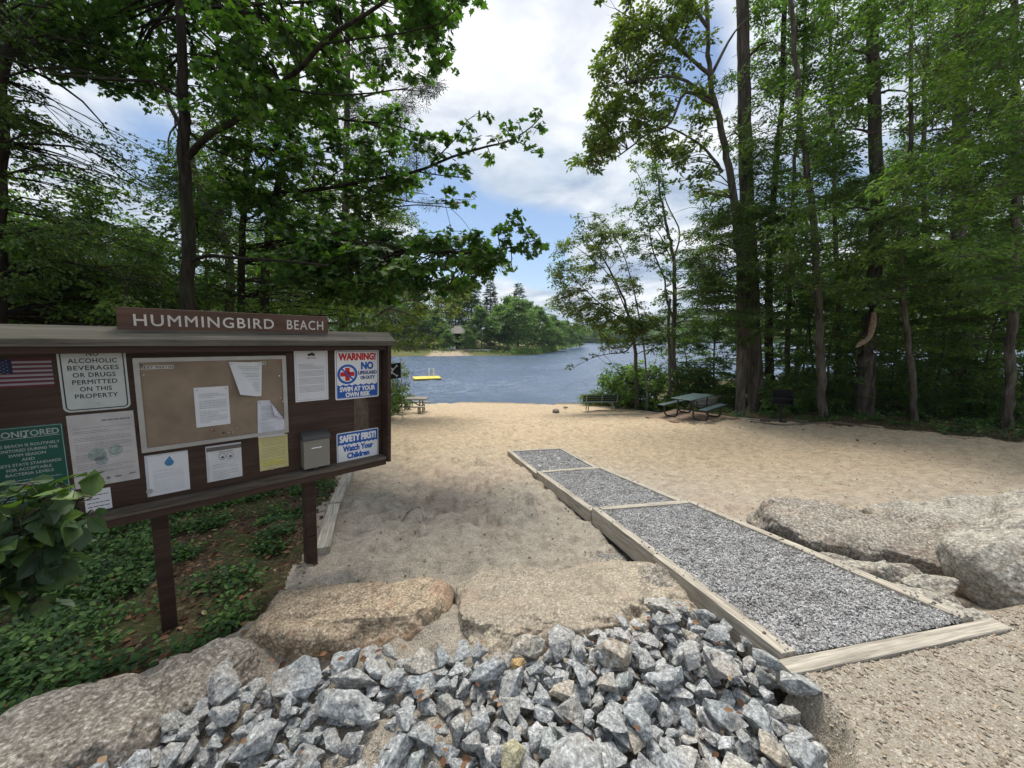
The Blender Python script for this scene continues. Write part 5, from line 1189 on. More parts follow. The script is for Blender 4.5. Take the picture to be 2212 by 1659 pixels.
def picnic_pale():
    c = G(868, 897, -3.45); c = np.array([-5.20, 17.9, 0.]); gz = float(ground_z(c[0], c[1], False)); root = empty('picnic_table', (0, 0, 0), 'old pale wooden picnic table on the sand behind the kiosk', 'picnic table'); place(root, (c[0], c[1], gz), R(2))
    for k in range(4): sub(root, 'top_plank', [box(-1.22, 1.22, -.36 + k * .185, -.36 + k * .185 + .165, .70, .745)], M_oldwood, .005)
    for s in (-1, 1): sub(root, 'seat', [box(-1.22, 1.22, s * .72 - .13, s * .72 + .13, .42, .458)], M_oldwood, .005)
    for x in (-.92, .92):
        for s in (-1, 1): sub(root, 'leg', [(lambda q: (q[0] + np.array([[0, 0, 0]]), q[1]))(box(x - .03, x + .03, s * .33 - .04, s * .33 + .04, .0, .70))], M_oldwood, .004)
        for s in (-1, 1): sub(root, 'seat_post', [box(x - .025, x + .025, s * .72 - .03, s * .72 + .03, 0, .42)], M_oldwood, .004)
        sub(root, 'crossbar', [box(x + .032, x + .07, -.82, .82, .36, .42)], M_oldwood, .004)
    for s in (-1, 1): sub(root, 'brace', [tubes(np.array([[[s * .84, 0, .38], [s * .25, 0, .70]]]), np.full((1, 2), .03), 4)], M_oldwood)
picnic_pale()
def bench():
    a, b = G(1263, 887, -3.56), G(1332, 884.5, -3.52); c = (a + b) / 2; rz = math.atan2(b[1] - a[1], b[0] - a[0]); gz = float(ground_z(c[0], c[1], False)) - .02
    root = empty('park_bench', (0, 0, 0), 'dark green slatted bench facing the lake at the water edge', 'bench'); place(root, (c[0], c[1], gz), rz)
    # the back is towards the camera, the seat towards the lake
    for k in range(3): V, F = box(-.95, .95, -.012, .012, .50 + k * .115, .60 + k * .115); V[:, 1] += -.10 - (V[:, 2] - .45) * .22; sub(root, 'back_slat', [(V, F)], M_gdark, .004)
    for k in range(3): sub(root, 'seat_slat', [box(-.95, .95, -.06 + k * .145, .07 + k * .145, .425, .455)], M_gdark, .004)
    for x in (-.78, 0, .78):
        pts = filleted([(x, -.235, .86), (x, -.10, .44), (x, .36, .41)], .08, 5); sub(root, 'seat_bracket', [tubes(pts[None], np.full((1, len(pts)), .024), 8)], M_bench_leg, smooth=True)
    for x in (-.62, .62):
        for y, y2 in ((-.12, .02), (.34, .20)): sub(root, 'leg', [tubes(np.array([[[x * 1.08, y, .0], [x, y2, .41]]]), np.full((1, 2), .026), 8)], M_bench_leg, smooth=True)
bench()
def grill():
    q = G(1686, 913, -2.79); gz = float(ground_z(q[0], q[1], False)); root = empty('grill', (0, 0, 0), 'black pedestal charcoal grill under the right trees', 'grill'); place(root, (q[0], q[1], gz), R(-25))
    sub(root, 'post', [tubes(np.array([[[0, 0, -.05], [0, 0, .62]]]), np.full((1, 2), .034), 10)], M_black, smooth=True)
    V, F = merge([box(-.27, .27, -.20, .20, .62, .64), box(-.27, -.262, -.20, .20, .64, .86), box(.262, .27, -.20, .20, .64, .86), box(-.262, .262, .19, .20, .64, .86)]); sub(root, 'fire_box', [(V, F)], M_black)
    sub(root, 'grate', [box(-.26, .26, -.22 + k * .04, -.21 + k * .04, .80, .808) for k in range(10)], M_black); sub(root, 'side_shelf', [box(-.42, -.274, -.12, .12, .72, .735)], M_black)
    V, F = box(-.27, .27, .12, .21, .862, 1.10); V[4:, 1] -= .10; sub(root, 'wind_shield', [(V, F)], M_black)
grill()
def raft():
    q = G(916, 822, WATER); root = empty('swim_raft', (0, 0, 0), 'yellow floating swim raft with white ladder out on the lake', 'raft'); place(root, (q[0], q[1] + 1.2, WATER), R(18))
    M_y = plain('yellow_raft', (.68, .52, .05), .5, .4, var=.08); sub(root, 'deck', [box(-1.3, 1.3, -1.15, 1.15, .06, .20)], M_y, .05); sub(root, 'float', [box(-1.24, 1.24, -1.09, 1.09, -.25, .055)], plain('raft_float', (.42, .33, .05), .6), .05)
    for k in range(5): sub(root, 'deck_cleat', [box(-1.25 + k * .62 - .02, -1.25 + k * .62 + .02, -1.12, 1.12, .201, .214)], M_y)
    for s in (-1, 1):
        pts = filleted([(.55 + s * .22, 1.25, -.5), (.55 + s * .22, 1.25, .95), (.55 + s * .22, .75, .95), (.55 + s * .22, .75, .20)], .22, 7); sub(root, 'ladder_rail', [tubes(pts[None], np.full((1, len(pts)), .032), 8)], plain('white_rail', (.7, .7, .7), .4), smooth=True)
raft()
def pirate_flag():
    c = P(866, 790, 14.0); root = empty('pirate_flag', (0, 0, 0), 'black flag with white skull and crossed bones beside the kiosk', 'flag'); gz = float(ground_z(c[0], c[1], False)); root.location = (c[0], c[1], gz)
    H = -(gz) - .70 + .0; top = P(866, 783, 14.0)[2] - gz
    sub(root, 'pole', [tubes(np.array([[[0, 0, -.1], [0, 0, top + .12]]]), np.full((1, 2), .012), 8)], M_steel, smooth=True)
    nx, ny = 20, 12; W, Hh = .62, .56; U, Vv = np.meshgrid(np.linspace(0, 1, nx), np.linspace(0, 1, ny)); y = .05 * np.sin(U * 7 + Vv * 1.5) * U; V = np.stack([-U * W, y, top - Vv * Hh - U * .08], -1).reshape(-1, 3); i = (np.arange(ny - 1) * nx)[:, None] + np.arange(nx - 1)[None]
    V2, F = V, np.stack([i, i + 1, i + nx + 1, i + nx], -1).reshape(-1, 4); fl = npmesh('flag_cloth', V2, F, plain('black_cloth', (.012, .012, .014), .9), smooth=True); fl.parent = root
    def at(u, v, off=.006): u = np.asarray(u, float); v = np.asarray(v, float); return np.stack([-u * W, .05 * np.sin(u * 7 + v * 1.5) * u - off, top - v * Hh - u * .08], -1)
    wh = plain('white_cloth', (.6, .6, .6), .9)
    def pl(cx, cy, rx, ry, off, mat, name, k=16):
        a = np.linspace(0, 6.283, k + 1)[:-1]; o = npmesh(name, np.vstack([at([cx], [cy], off), at(cx + rx * np.cos(a), cy + ry * np.sin(a), off)]), np.array([[0, i + 1, (i + 1) % k + 1] for i in range(k)]), mat); o.parent = fl
    pl(.60, .42, .15, .18, .010, wh, 'skull'); pl(.60, .60, .09, .08, .0102, wh, 'jaw'); pl(.54, .42, .038, .05, .014, M_black, 'eye'); pl(.66, .42, .038, .05, .014, M_black, 'eye'); pl(.60, .53, .02, .03, .014, M_black, 'nose')
    for (u0, v0, u1, v1) in ((.24, .18, .92, .86), (.24, .84, .92, .22)):
        d = np.array([u1 - u0, v1 - v0]); n = np.array([-d[1], d[0]]) / np.hypot(*d) * .026; t = np.linspace(0, 1, 10); u = u0 + d[0] * t; v = v0 + d[1] * t
        A = at(u + n[0], v + n[1], .008); B = at(u - n[0], v - n[1], .008); V = np.vstack([A, B]); i = np.arange(9); o = npmesh('bone', V, np.stack([i, i + 1, i + 11, i + 10], 1), wh); o.parent = fl
        for (uu, vv) in ((u0, v0), (u1, v1)):
            for s in (-1, 1): pl(uu + n[0] * s * 1.3, vv + n[1] * s * 1.3, .036, .042, .0085, wh, 'bone_end', 8)
    pl(.90, .72, .07, .10, .0075, M_red, 'red_patch', 10)
pirate_flag()
def far_things():
    # house on the far shore
    q = P(990, 745, 103.0); gz = PZ(q[0], 103.0); root = empty('lake_house', (0, 0, 0), 'small grey brown two storey lakeside house with hip roof across the water', 'house'); place(root, (q[0] - .1, 103.0, gz), R(8)); 
    wd = plain('grey_siding', (.105, .095, .085), .85, var=.2, scale=3); dk = plain('dark_opening', (.015, .014, .014), .6)
    sub(root, 'wall', [box(-2.2, 2.2, -.2, 3.6, -1.2, 4.0)], wd); sub(root, 'lower_opening', [box(-1.9, -.2, -.26, -.21, .1, 1.7)], dk); sub(root, 'lower_opening', [box(.2, 1.9, -.26, -.21, .1, 1.7)], dk); sub(root, 'porch_opening', [box(-2.0, 2.0, -.26, -.21, 2.5, 3.8)], dk)
    sub(root, 'porch_deck', [box(-2.8, 2.8, -1.5, -.21, 1.95, 2.15)], wd)
    for x in (-2.7, -.9, .9, 2.7): sub(root, 'porch_post', [box(x - .08, x + .08, -1.45, -1.3, -.8, 4.0)], wd)
    sub(root, 'railing', [box(-2.7, 2.7, -1.44, -1.38, 2.9, 3.0), box(-2.7, 2.7, -1.44, -1.38, 2.4, 2.45)], wd)
    V = np.array([[-3.3, -1.9, 3.95], [3.3, -1.9, 3.95], [3.3, 4.2, 3.95], [-3.3, 4.2, 3.95], [-.5, 1.2, 6.1], [.5, 1.2, 6.1]]); F3 = np.array([[1, 2, 5], [3, 0, 4]]); F4 = np.array([[0, 1, 5, 4], [2, 3, 4, 5], [3, 2, 1, 0]]); o = npmesh('roof', V, [F4, F3], plain('grey_shingles', (.20, .185, .165), .9, var=.15, scale=2)); o.parent = root
    ch = sub(root, 'chimney', [box(-.3, .1, 1.3, 1.7, 5.6, 7.0)], wd)
    # path
    q1 = P(1018, 757, 97.5); M_bt = plain('boat_white', (.62, .62, .60), .5)
    root = empty('rowing_boat', (0, 0, 0), 'white rowing boat pulled up on the far beach', 'boat'); place(root, (q1[0], 97.5, PZ(q1[0], 97.5) + .02), R(12))
    t = np.linspace(-1, 1, 13); hw = .62 * np.sqrt(np.clip(1 - t ** 2, 0, 1)) + .03; V = []; 
    for tt, w in zip(t, hw): V += [(tt * 1.6, -w, .50), (tt * 1.55, -w * .6, .02), (tt * 1.55, w * .6, .02), (tt * 1.6, w, .50)]
    F = [[4 * i + a, 4 * i + a + 4, 4 * i + a + 5, 4 * i + a + 1] for i in range(12) for a in range(3)]; o = npmesh('hull', np.array(V), np.array(F), M_bt, smooth=True); o.parent = root
    for x in (-.6, .4): sub(root, 'thwart', [box(x - .12, x + .12, -.5, .5, .36, .40)], M_bt)
    for k, px in enumerate((968, 975, 982)):
        q2 = P(px, 759, 98.2); rt = empty('beach_chair', (0, 0, 0), ['left', 'middle', 'right'][k] + 'most of the three pale beach chairs across the lake' if k != 1 else 'middle one of the three pale beach chairs across the lake', 'chair', 'pale chairs on the far beach'); place(rt, (q2[0], 98.2, PZ(q2[0], 98.2)), R(10 * k))
        sub(rt, 'seat', [box(-.28, .28, -.25, .25, .32, .38)], M_bt); sub(rt, 'backrest', [box(-.28, .28, .25, .30, .38, 1.0)], M_bt)
        for sx in (-1, 1):
            for sy in (-1, 1): sub(rt, 'leg', [box(sx * .26 - .03, sx * .26 + .03, sy * .22 - .03, sy * .22 + .03, 0, .319)], M_bt)
    q3 = P(1040, 762, 99.0); rt = empty('canoe', (0, 0, 0), 'pale upturned canoe on the grassy far bank', 'canoe'); place(rt, (q3[0], 99., PZ(q3[0], 99.) + .1), R(5)); t = np.linspace(-1, 1, 13); hw = .42 * np.sqrt(np.clip(1 - t ** 2, 0, 1)) + .02; V = []
    for tt, w in zip(t, hw): V += [(tt * 2.2, -w, 0), (tt * 2.2, -w * .7, .34), (tt * 2.2, w * .7, .34), (tt * 2.2, w, 0)]
    o = npmesh('hull', np.array(V), np.array(F)[:, ::-1], plain('canoe_grey', (.35, .38, .36), .6), smooth=True); o.parent = rt
far_things()
# ------------------------------------------------------------------ trees on the left
def px_trunk(t, pts, r0, r1, zb=None):
    """trunk through picture points at one distance; first point is dropped to the ground"""
    q = [P(*p) for p in pts]; g = q[0].copy(); g[2] = float(ground_z(np.array(g[0]), np.array(g[1]), False)) - .15
    t.base = g; t.limb([tuple(g)] + [tuple(v) for v in q], r0, r1, world=True); return t
ALL = []
def fin(t, **k): ALL.append(t.build(**k)); return ALL[-1]
HOLE = [(20, 190), (150, 215), (270, 250), (330, 330), (390, 420), (470, 540), (500, 590), (400, 575), (300, 500), (150, 420), (60, 380), (20, 300)]
# 1 main trunk
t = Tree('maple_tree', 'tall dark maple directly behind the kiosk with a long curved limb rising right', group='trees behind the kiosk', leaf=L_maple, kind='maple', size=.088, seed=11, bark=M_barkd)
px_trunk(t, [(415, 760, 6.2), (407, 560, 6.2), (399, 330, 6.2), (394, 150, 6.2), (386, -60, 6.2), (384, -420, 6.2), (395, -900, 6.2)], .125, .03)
t.limb([(405, 340, 6.2), (440, 300, 6.0), (500, 265, 5.8), (585, 200, 5.5), (650, 145, 5.3), (712, 80, 5.1), (775, 40, 4.9), (845, -10, 4.8), (930, -90, 4.6)], .050, .014)
t.limb([(412, 565, 6.2), (445, 553, 6.0), (500, 557, 5.8), (600, 563, 5.5), (712, 574, 5.3)], .034, .016)
t.limb([(396, 215, 6.2), (330, 175, 6.0), (240, 172, 5.8), (120, 160, 5.6), (0, 120, 5.4)], .03, .01)
t.limb([(404, 280, 6.2), (470, 330, 6.4), (560, 350, 6.8)], .025, .008)
t.limb([(392, 20, 6.2), (520, 12, 6.0), (700, 0, 5.6), (900, -30, 5.2)], .03, .01)
t.limb([(610, 185, 5.5), (660, 200, 5.2), (760, 205, 4.9), (880, 190, 4.7)], .018, .006)
t.limb([(700, 95, 5.1), (800, 80, 4.9), (930, 60, 4.7), (985, 20, 4.6)], .014, .005)
t.scatter([(330, -50), (960, -50), (955, 30), (950, 90), (955, 175), (900, 185), (840, 150), (760, 210), (640, 250), (480, 260), (330, 190)], (5.0, 8.0), (.28, .50), 84, 125, .45, holes=[[(340, -60), (450, -60), (450, 260), (340, 260)]])
t.scatter([(0, -80), (330, -80), (330, 200), (200, 190), (0, 130)], (6.6, 9.0), (.30, .60), 92, 150, .5)
t.scatter([(-400, -1100), (700, -1100), (800, -80), (-400, -80)], (5.0, 7.5), (.6, 1.0), 46, 90, .5)  # unseen upper crown, added overhead to shade the left wood
t.blob((1010, 0, 4.6), .14, 16); t.blob((975, 12, 4.6), .12, 14); t.blob((905, 165, 4.8), .20, 26); t.blob((930, 100, 4.8), .18, 24); t.blob((950, 120, 4.8), .14, 16)
t.scatter([(330, -60), (460, -60), (460, 300), (330, 240)], (6.9, 8.6), (.35, .55), 14, 120, .45)
fin(t)
# 2 maple with the two outreaching boughs
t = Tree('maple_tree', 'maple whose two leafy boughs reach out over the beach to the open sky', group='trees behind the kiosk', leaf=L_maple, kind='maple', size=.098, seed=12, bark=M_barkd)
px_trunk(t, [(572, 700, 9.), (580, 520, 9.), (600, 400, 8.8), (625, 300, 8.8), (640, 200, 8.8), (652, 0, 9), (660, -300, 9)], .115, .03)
t.limb([(598, 415, 8.8), (700, 408, 8.4), (800, 388, 8.0), (900, 370, 7.6), (960, 345, 7.3), (1040, 320, 7.1), (1100, 305, 7.0), (1145, 275, 6.9), (1170, 250, 6.9)], .045, .006)
t.limb([(900, 370, 7.6), (960, 380, 7.4), (1010, 385, 7.3)], .016, .005)
t.limb([(930, 355, 7.4), (985, 300, 7.3), (1010, 260, 7.2), (1030, 245, 7.2)], .014, .004)
t.limb([(590, 500, 9.0), (700, 520, 8.2), (820, 540, 7.2), (930, 545, 6.4), (1030, 545, 6.0), (1100, 535, 5.8), (1165, 515, 5.7)], .05, .006)
t.limb([(760, 395, 8.2), (850, 430, 7.8), (950, 440, 7.5), (1015, 435, 7.3)], .016, .004)
t.limb([(640, 230, 8.8), (750, 260, 8.4), (850, 270, 8.0), (930, 300, 7.8)], .03, .008)
for x, y, r, n in [(1168, 248, .14, 15), (1170, 275, .13, 12), (1135, 305, .14, 14), (1150, 325, .14, 14), (1100, 290, .20, 22), (1070, 300, .18, 18), (1035, 250, .20, 20), (1010, 270, .2, 20), (1005, 330, .2, 16), (1060, 335, .2, 20), (985, 290, .2, 20), (950, 290, .28, 44), (915, 300, .28, 40), (960, 330, .25, 30), (900, 330, .3, 44), (985, 365, .25, 34), (1000, 385, .2, 24), (940, 370, .3, 40), (960, 410, .2, 22), (1015, 432, .16, 15), (985, 440, .18, 18), (955, 435, .18, 18), (880, 400, .3, 40), (850, 380, .3, 44), (1120, 265, .12, 10), (1090, 310, .15, 14), (1030, 300, .15, 12)]: t.blob((x, y, 7.2 + (1000 - x) * .003), (r, r, r * .55), n)
t.scatter([(600, 470), (700, 480), (800, 500), (880, 498), (960, 512), (1050, 520), (1090, 545), (1090, 580), (1060, 610), (1000, 625), (900, 640), (800, 660), (680, 640), (600, 600)], (5.9, 7.8), (.24, .42), 110, 115, .42)
for x, y, r, n in [(1120, 480, .17, 26), (1140, 510, .18, 28), (1165, 525, .16, 22), (1100, 510, .2, 30), (1075, 500, .14, 16), (1130, 545, .2, 30), (1105, 570, .17, 24), (1060, 560, .25, 40), (1085, 540, .22, 34), (1150, 540, .14, 14), (1030, 500, .13, 14), (1045, 535, .22, 34)]: t.blob((x, y, 5.8), (r, r, r * .6), n)
t.scatter([(480, 230), (640, 240), (860, 240), (860, 290), (890, 350), (880, 420), (850, 480), (700, 480), (480, 460)], (7.6, 9.8), (.35, .6), 84, 130, .45)
fin(t)
# 3 beech like tree, mass of small leaves
t = Tree('beech_tree', 'thin dark trunked tree left of the outreaching maple, right behind the name board', group='trees behind the kiosk', leaf=L_beech, kind='simple', size=.085, seed=13, bark=M_barkd)
px_trunk(t, [(520, 700, 9.), (524, 500, 9.), (533, 330, 9.2), (545, 200, 9.4), (560, 40, 9.4), (560, -200, 9.4)], .10, .02)
t.limb([(525, 480, 9), (600, 440, 8.8), (680, 430, 9)], .03, .01); t.limb([(524, 560, 9), (460, 520, 9), (400, 500, 9.5)], .03, .01); t.limb([(530, 400, 9), (580, 340, 9), (610, 300, 9)], .03, .01)
t.scatter([(390, 420), (520, 380), (760, 420), (880, 470), (840, 640), (700, 700), (400, 700), (300, 640), (440, 600)], (8., 12.), (.4, .8), 110, 210, .38)
t.scatter([(360, 200), (560, 180), (700, 250), (560, 420), (420, 400)], (8.5, 12.), (.4, .8), 46, 160, .38)
fin(t)
# 4 tree with leaning pale trunk
t = Tree('leaning_tree', 'pale leaning trunk seen in the gap left of the main kiosk trunk', group='trees behind the kiosk', leaf=L_dark, size=.09, seed=14, bark=M_bark)
px_trunk(t, [(500, 700, 11), (495, 560, 11), (470, 480, 11), (440, 430, 11), (400, 300, 11), (360, 200, 11), (345, 60, 11), (330, -200, 11)], .14, .03)
t.limb([(470, 470, 11), (482, 400, 11.3), (480, 250, 11.5), (470, 80, 11.5)], .10, .03)
t.scatter([(300, 380), (420, 300), (560, 400), (480, 560), (330, 430)], (10, 13), (.5, .9), 50, 190, .45)
t.scatter([(200, -60), (560, -60), (500, 180), (200, 180)], (10, 13), (.5, .9), 26, 150, .45)
fin(t)
# 5 left edge hemlocks
for k, (px, dep, r, top, lab) in enumerate([(2, 6.0, .13, -500, 'dark trunk of the hemlock at the left edge of the view'), (-260, 8, .18, -500, 'hemlock standing just outside the left edge, boughs hanging into view')]):
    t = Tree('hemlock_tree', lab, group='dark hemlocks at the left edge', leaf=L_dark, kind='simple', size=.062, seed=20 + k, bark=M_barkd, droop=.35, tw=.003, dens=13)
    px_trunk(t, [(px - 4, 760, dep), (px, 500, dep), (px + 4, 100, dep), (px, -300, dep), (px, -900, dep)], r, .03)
    for yy in range(-250, 640, 70):
        for s in ((1, -1) if k == 0 else (1,)):
            L = 150 + (yy % 3) * 60; t.limb([(px, yy, dep), (px + s * L * .5, yy - 25, dep - .3), (px + s * L * 1.3, yy + 35, dep - .5 * (yy % 2))], .018, .005)
    if k == 0: t.scatter([(0, 30), (60, 60), (50, 200), (100, 280), (60, 420), (140, 470), (330, 520), (400, 620), (330, 690), (0, 700)], (5.4, 7.8), (.30, .60), 110, 230, .32)
    else: t.scatter([(0, 420), (250, 480), (420, 600), (380, 720), (0, 720)], (7.5, 11), (.4, .9), 80, 230, .4)
    if k == 0: t.scatter([(0, 430), (150, 470), (300, 540), (420, 640), (400, 720), (0, 720)], (6.5, 9), (.35, .7), 90, 280, .35); t.scatter([(0, 150), (140, 230), (330, 330), (300, 450), (120, 420), (0, 330)], (6.5, 9), (.25, .6), 46, 110, .3); t.scatter([(60, 600), (500, 590), (500, 710), (60, 710)], (7.5, 9.5), (.4, .7), 50, 220, .35)
    t.scatter([(-900, -900), (0, -900), (0, 600), (-900, 600)], (5, 8), (.6, 1.), 30, 70, .4)
    fin(t)
# 6 trees down the left shore
t = Tree('shore_tree', 'yellowish green tree hanging over the pale picnic table at the left shore', group='trees along the left shore', leaf=L_yel, size=.11, seed=31, bark=M_bark)
px_trunk(t, [(800, 830, 15), (790, 700, 15), (770, 560, 15), (780, 400, 15)], .14, .03)
t.limb([(790, 700, 15), (850, 660, 14.5), (900, 650, 14.5), (935, 680, 14.5)], .05, .01); t.limb([(792, 740, 15), (840, 740, 15), (880, 760, 15)], .04, .01)
t.scatter([(690, 590), (880, 580), (990, 610), (1000, 650), (960, 700), (945, 730), (905, 745), (885, 780), (850, 775), (835, 740), (700, 730)], (14, 16.5), (.45, .8), 74, 170, .5)
fin(t)
t = Tree('shore_tree', 'dense dark green tree behind the yellowish one on the left shore', group='trees along the left shore', leaf=L_dark, size=.12, seed=32, bark=M_bark)
px_trunk(t, [(660, 820, 18), (655, 650, 18), (660, 500, 18), (690, 300, 18)], .2, .04)
t.scatter([(560, 560), (760, 520), (900, 560), (960, 600), (900, 700), (560, 720)], (17, 20), (.6, 1.1), 60, 170, .5)
t.scatter([(620, 250), (800, 220), (870, 260), (880, 420), (840, 520), (620, 520)], (17, 20), (.6, 1.1), 46, 160, .5)
fin(t)
t = Tree('pine_tree', 'white pine with tufted boughs behind the outreaching maple', group='trees along the left shore', leaf=L_need, kind='needle', size=.26, seed=33, bark=M_bark2, dens=6)
px_trunk(t, [(740, 800, 17), (745, 500, 17), (750, 200, 17), (750, -50, 17), (750, -400, 17)], .24, .05)
for yy, xx in ((330, 960), (420, 940), (200, 950), (500, 900), (110, 900), (260, 870), (450, 1010)): t.limb([(747, yy + 20, 17), ((747 + xx) / 2, yy - 6, 16.5), (xx - 15, yy, 16)], .05, .01)
for x, y, r, n in [(900, 190, .9, 120), (930, 175, .6, 80), (870, 230, .8, 100), (840, 250, .9, 110), (915, 320, .7, 80), (880, 350, .8, 90), (840, 420, 1.0, 120), (860, 460, .8, 90), (820, 520, 1., 110), (850, 560, .9, 100), (930, 440, .4, 30), (780, 330, 1., 110), (760, 240, 1., 110), (800, 150, 1., 120), (850, 100, .9, 110), (700, 420, 1., 110), (880, 400, .6, 60), (830, 480, .9, 90)]: t.blob((x, y, 16.5), (r, r, r * .4), n)
fin(t)
# bush at the waterline
t = Tree('shore_bush', 'leafy bush at the waterline behind the pirate flag and the pale table', 'bush', group=None, leaf=L_yel, size=.09, seed=35, bark=M_bark, tw=.004)
px_trunk(t, [(855, 880, 19.5), (858, 840, 19.5), (860, 800, 19.5)], .05, .015)
for k in range(6): t.limb([(852 + k * 2, 885, 19.5), (840 + k * 8, 840, 19.5), (835 + k * 12, 800, 19.5)], .02, .005)
t.scatter([(835, 780), (870, 790), (885, 820), (892, 850), (880, 868), (835, 868)], (18.8, 20.3), (.35, .5), 26, 110, .7)
fin(t)
# ------------------------------------------------------------------ trees on the right
GRR = 'trees on the right side of the beach'
# big pine
t = Tree('pine_tree', 'largest pine trunk on the right, behind the green picnic table', group=GRR, leaf=L_dark, kind='narrow', size=.15, seed=41, bark=M_bark2)
px_trunk(t, [(1634, 868, 16), (1628, 760, 16), (1622, 600, 16), (1612, 400, 16), (1607, 200, 16), (1605, 0, 16), (1604, -400, 16)], .37, .18)
for y, x in ((540, 1500), (480, 1520), (330, 1700), (300, 1560), (100, 1690), (620, 1760)): t.limb([(1620, y + 20, 16), ((1620 + x) / 2, y - 12, 15.6), (x, y + 6, 15.2)], .06, .01)
t.scatter([(1490, 440), (1600, 400), (1700, 440), (1690, 680), (1600, 730), (1480, 640), (1460, 540)], (14.4, 16.8), (.5, .9), 92, 260, .28)
t.scatter([(1560, 150), (1680, 120), (1700, 420), (1580, 420)], (14, 17), (.4, .8), 40, 180, .35); t.scatter([(1500, 430), (1660, 430), (1700, 560), (1690, 740), (1560, 740), (1480, 620)], (13.2, 15), (.4, .8), 60, 200, .25)
fin(t)
# second stem beside the pine base
t = Tree('pine_tree', 'second thick trunk pressed against the right side of the largest pine', group=GRR, leaf=L_dark, kind='narrow', size=.15, seed=42, bark=M_barkd)
px_trunk(t, [(1665, 866, 16.6), (1660, 700, 16.6), (1664, 500, 16.6), (1690, 200, 17), (1692, -100, 17)], .22, .08)
t.scatter([(1640, 300), (1760, 260), (1780, 700), (1660, 720)], (16, 18.5), (.5, .9), 50, 170, .35)
fin(t)
# oak with the crown leaning to the lake
t = Tree('oak_tree', 'airy oak whose yellow green crown leans left over the open beach sky', group=GRR, leaf=L_yel, size=.15, seed=43, bark=M_bark)
px_trunk(t, [(1600, 850, 15), (1600, 600, 15), (1585, 440, 15), (1568, 330, 15), (1545, 230, 14.8), (1532, 150, 14.8), (1528, 40, 14.8), (1530, -200, 14.8)], .20, .05)
for q in ([(1560, 372, 15), (1545, 350, 14.9), (1510, 310, 14.6), (1447, 277, 14.2), (1385, 268, 13.9)], [(1545, 225, 14.8), (1480, 200, 14.5), (1447, 268, 14.3), (1394, 292, 14.), (1344, 332, 13.8), (1285, 360, 13.6)], [(1532, 160, 14.8), (1470, 110, 14.4), (1400, 60, 14.1), (1330, 20, 13.9)], [(1540, 215, 14.8), (1470, 170, 14.4), (1390, 170, 14.), (1310, 190, 13.8)], [(1532, 170, 14.8), (1580, 80, 15), (1620, 30, 15.2)], [(1530, 60, 14.8), (1470, -20, 14.4), (1400, -60, 14.2)]): t.limb(q, .07, .012)
t.scatter([(1350, -30), (1530, -30), (1540, 120), (1480, 150), (1420, 180), (1340, 200), (1290, 200), (1285, 160), (1300, 100), (1330, 60)], (13.6, 15.4), (.30, .6), 84, 120, .6)
t.scatter([(1285, 190), (1330, 200), (1420, 210), (1440, 250), (1380, 300), (1320, 330), (1265, 372), (1250, 350), (1280, 290), (1282, 240)], (13.4, 14.6), (.28, .48), 72, 84, .6)
t.scatter([(1440, 150), (1540, 150), (1560, 330), (1480, 330), (1400, 240)], (14.2, 15.4), (.25, .45), 34, 56, .6)
t.scatter([(1400, 270), (1480, 300), (1560, 380), (1580, 440), (1500, 420), (1420, 330)], (14, 15), (.25, .45), 34, 80, .5)
for x, y in ((1300, 5), (1310, -10), (1255, 360), (1275, 345), (1290, 372)): t.blob((x, y, 13.7), (.25, .25, .18), 26)
fin(t)
# airy young tree
t = Tree('birch_tree', 'thin airy tree with pale stems standing in the sky gap behind the bench', group=GRR, leaf=L_beech, size=.12, seed=44, bark=M_bark3, tw=.005)
px_trunk(t, [(1462, 852, 20), (1455, 760, 20), (1457, 650, 20), (1455, 560, 20), (1444, 500, 20), (1430, 440, 20), (1418, 370, 20), (1400, 320, 20), (1398, 300, 20)], .17, .01)
t.limb([(1456, 560, 20), (1468, 500, 20), (1440, 440, 20), (1434, 400, 20), (1425, 340, 20)], .05, .01)
t.limb([(1455, 690, 20), (1438, 640, 20), (1435, 600, 20), (1410, 540, 20), (1400, 480, 20), (1385, 460, 20), (1370, 400, 20)], .07, .01)
t.limb([(1450, 560, 20), (1420, 500, 20), (1380, 480, 19.8), (1350, 470, 19.6)], .035, .006)
t.limb([(1452, 520, 20), (1410, 450, 20), (1380, 380, 20), (1360, 345, 20)], .035, .006)
t.scatter([(1355, 330), (1390, 300), (1415, 330), (1440, 400), (1440, 470), (1460, 560), (1400, 580), (1350, 520), (1325, 500), (1340, 450), (1380, 440), (1370, 390)], (19.2, 20.6), (.30, .6), 100, 110, .55)
t.scatter([(1440, 560), (1540, 570), (1560, 760), (1440, 760), (1400, 640)], (19.2, 20.6), (.35, .6), 50, 120, .5)
fin(t)
# broken stub
t = Tree('dead_tree', 'broken grey stub between the pale stems of the airy tree', group=None, leaf=L_beech, size=.12, seed=45, bark=M_bark3)
px_trunk(t, [(1448, 852, 19.6), (1446, 760, 19.6), (1444, 690, 19.6), (1447, 645, 19.6)], .09, .07); fin(t)
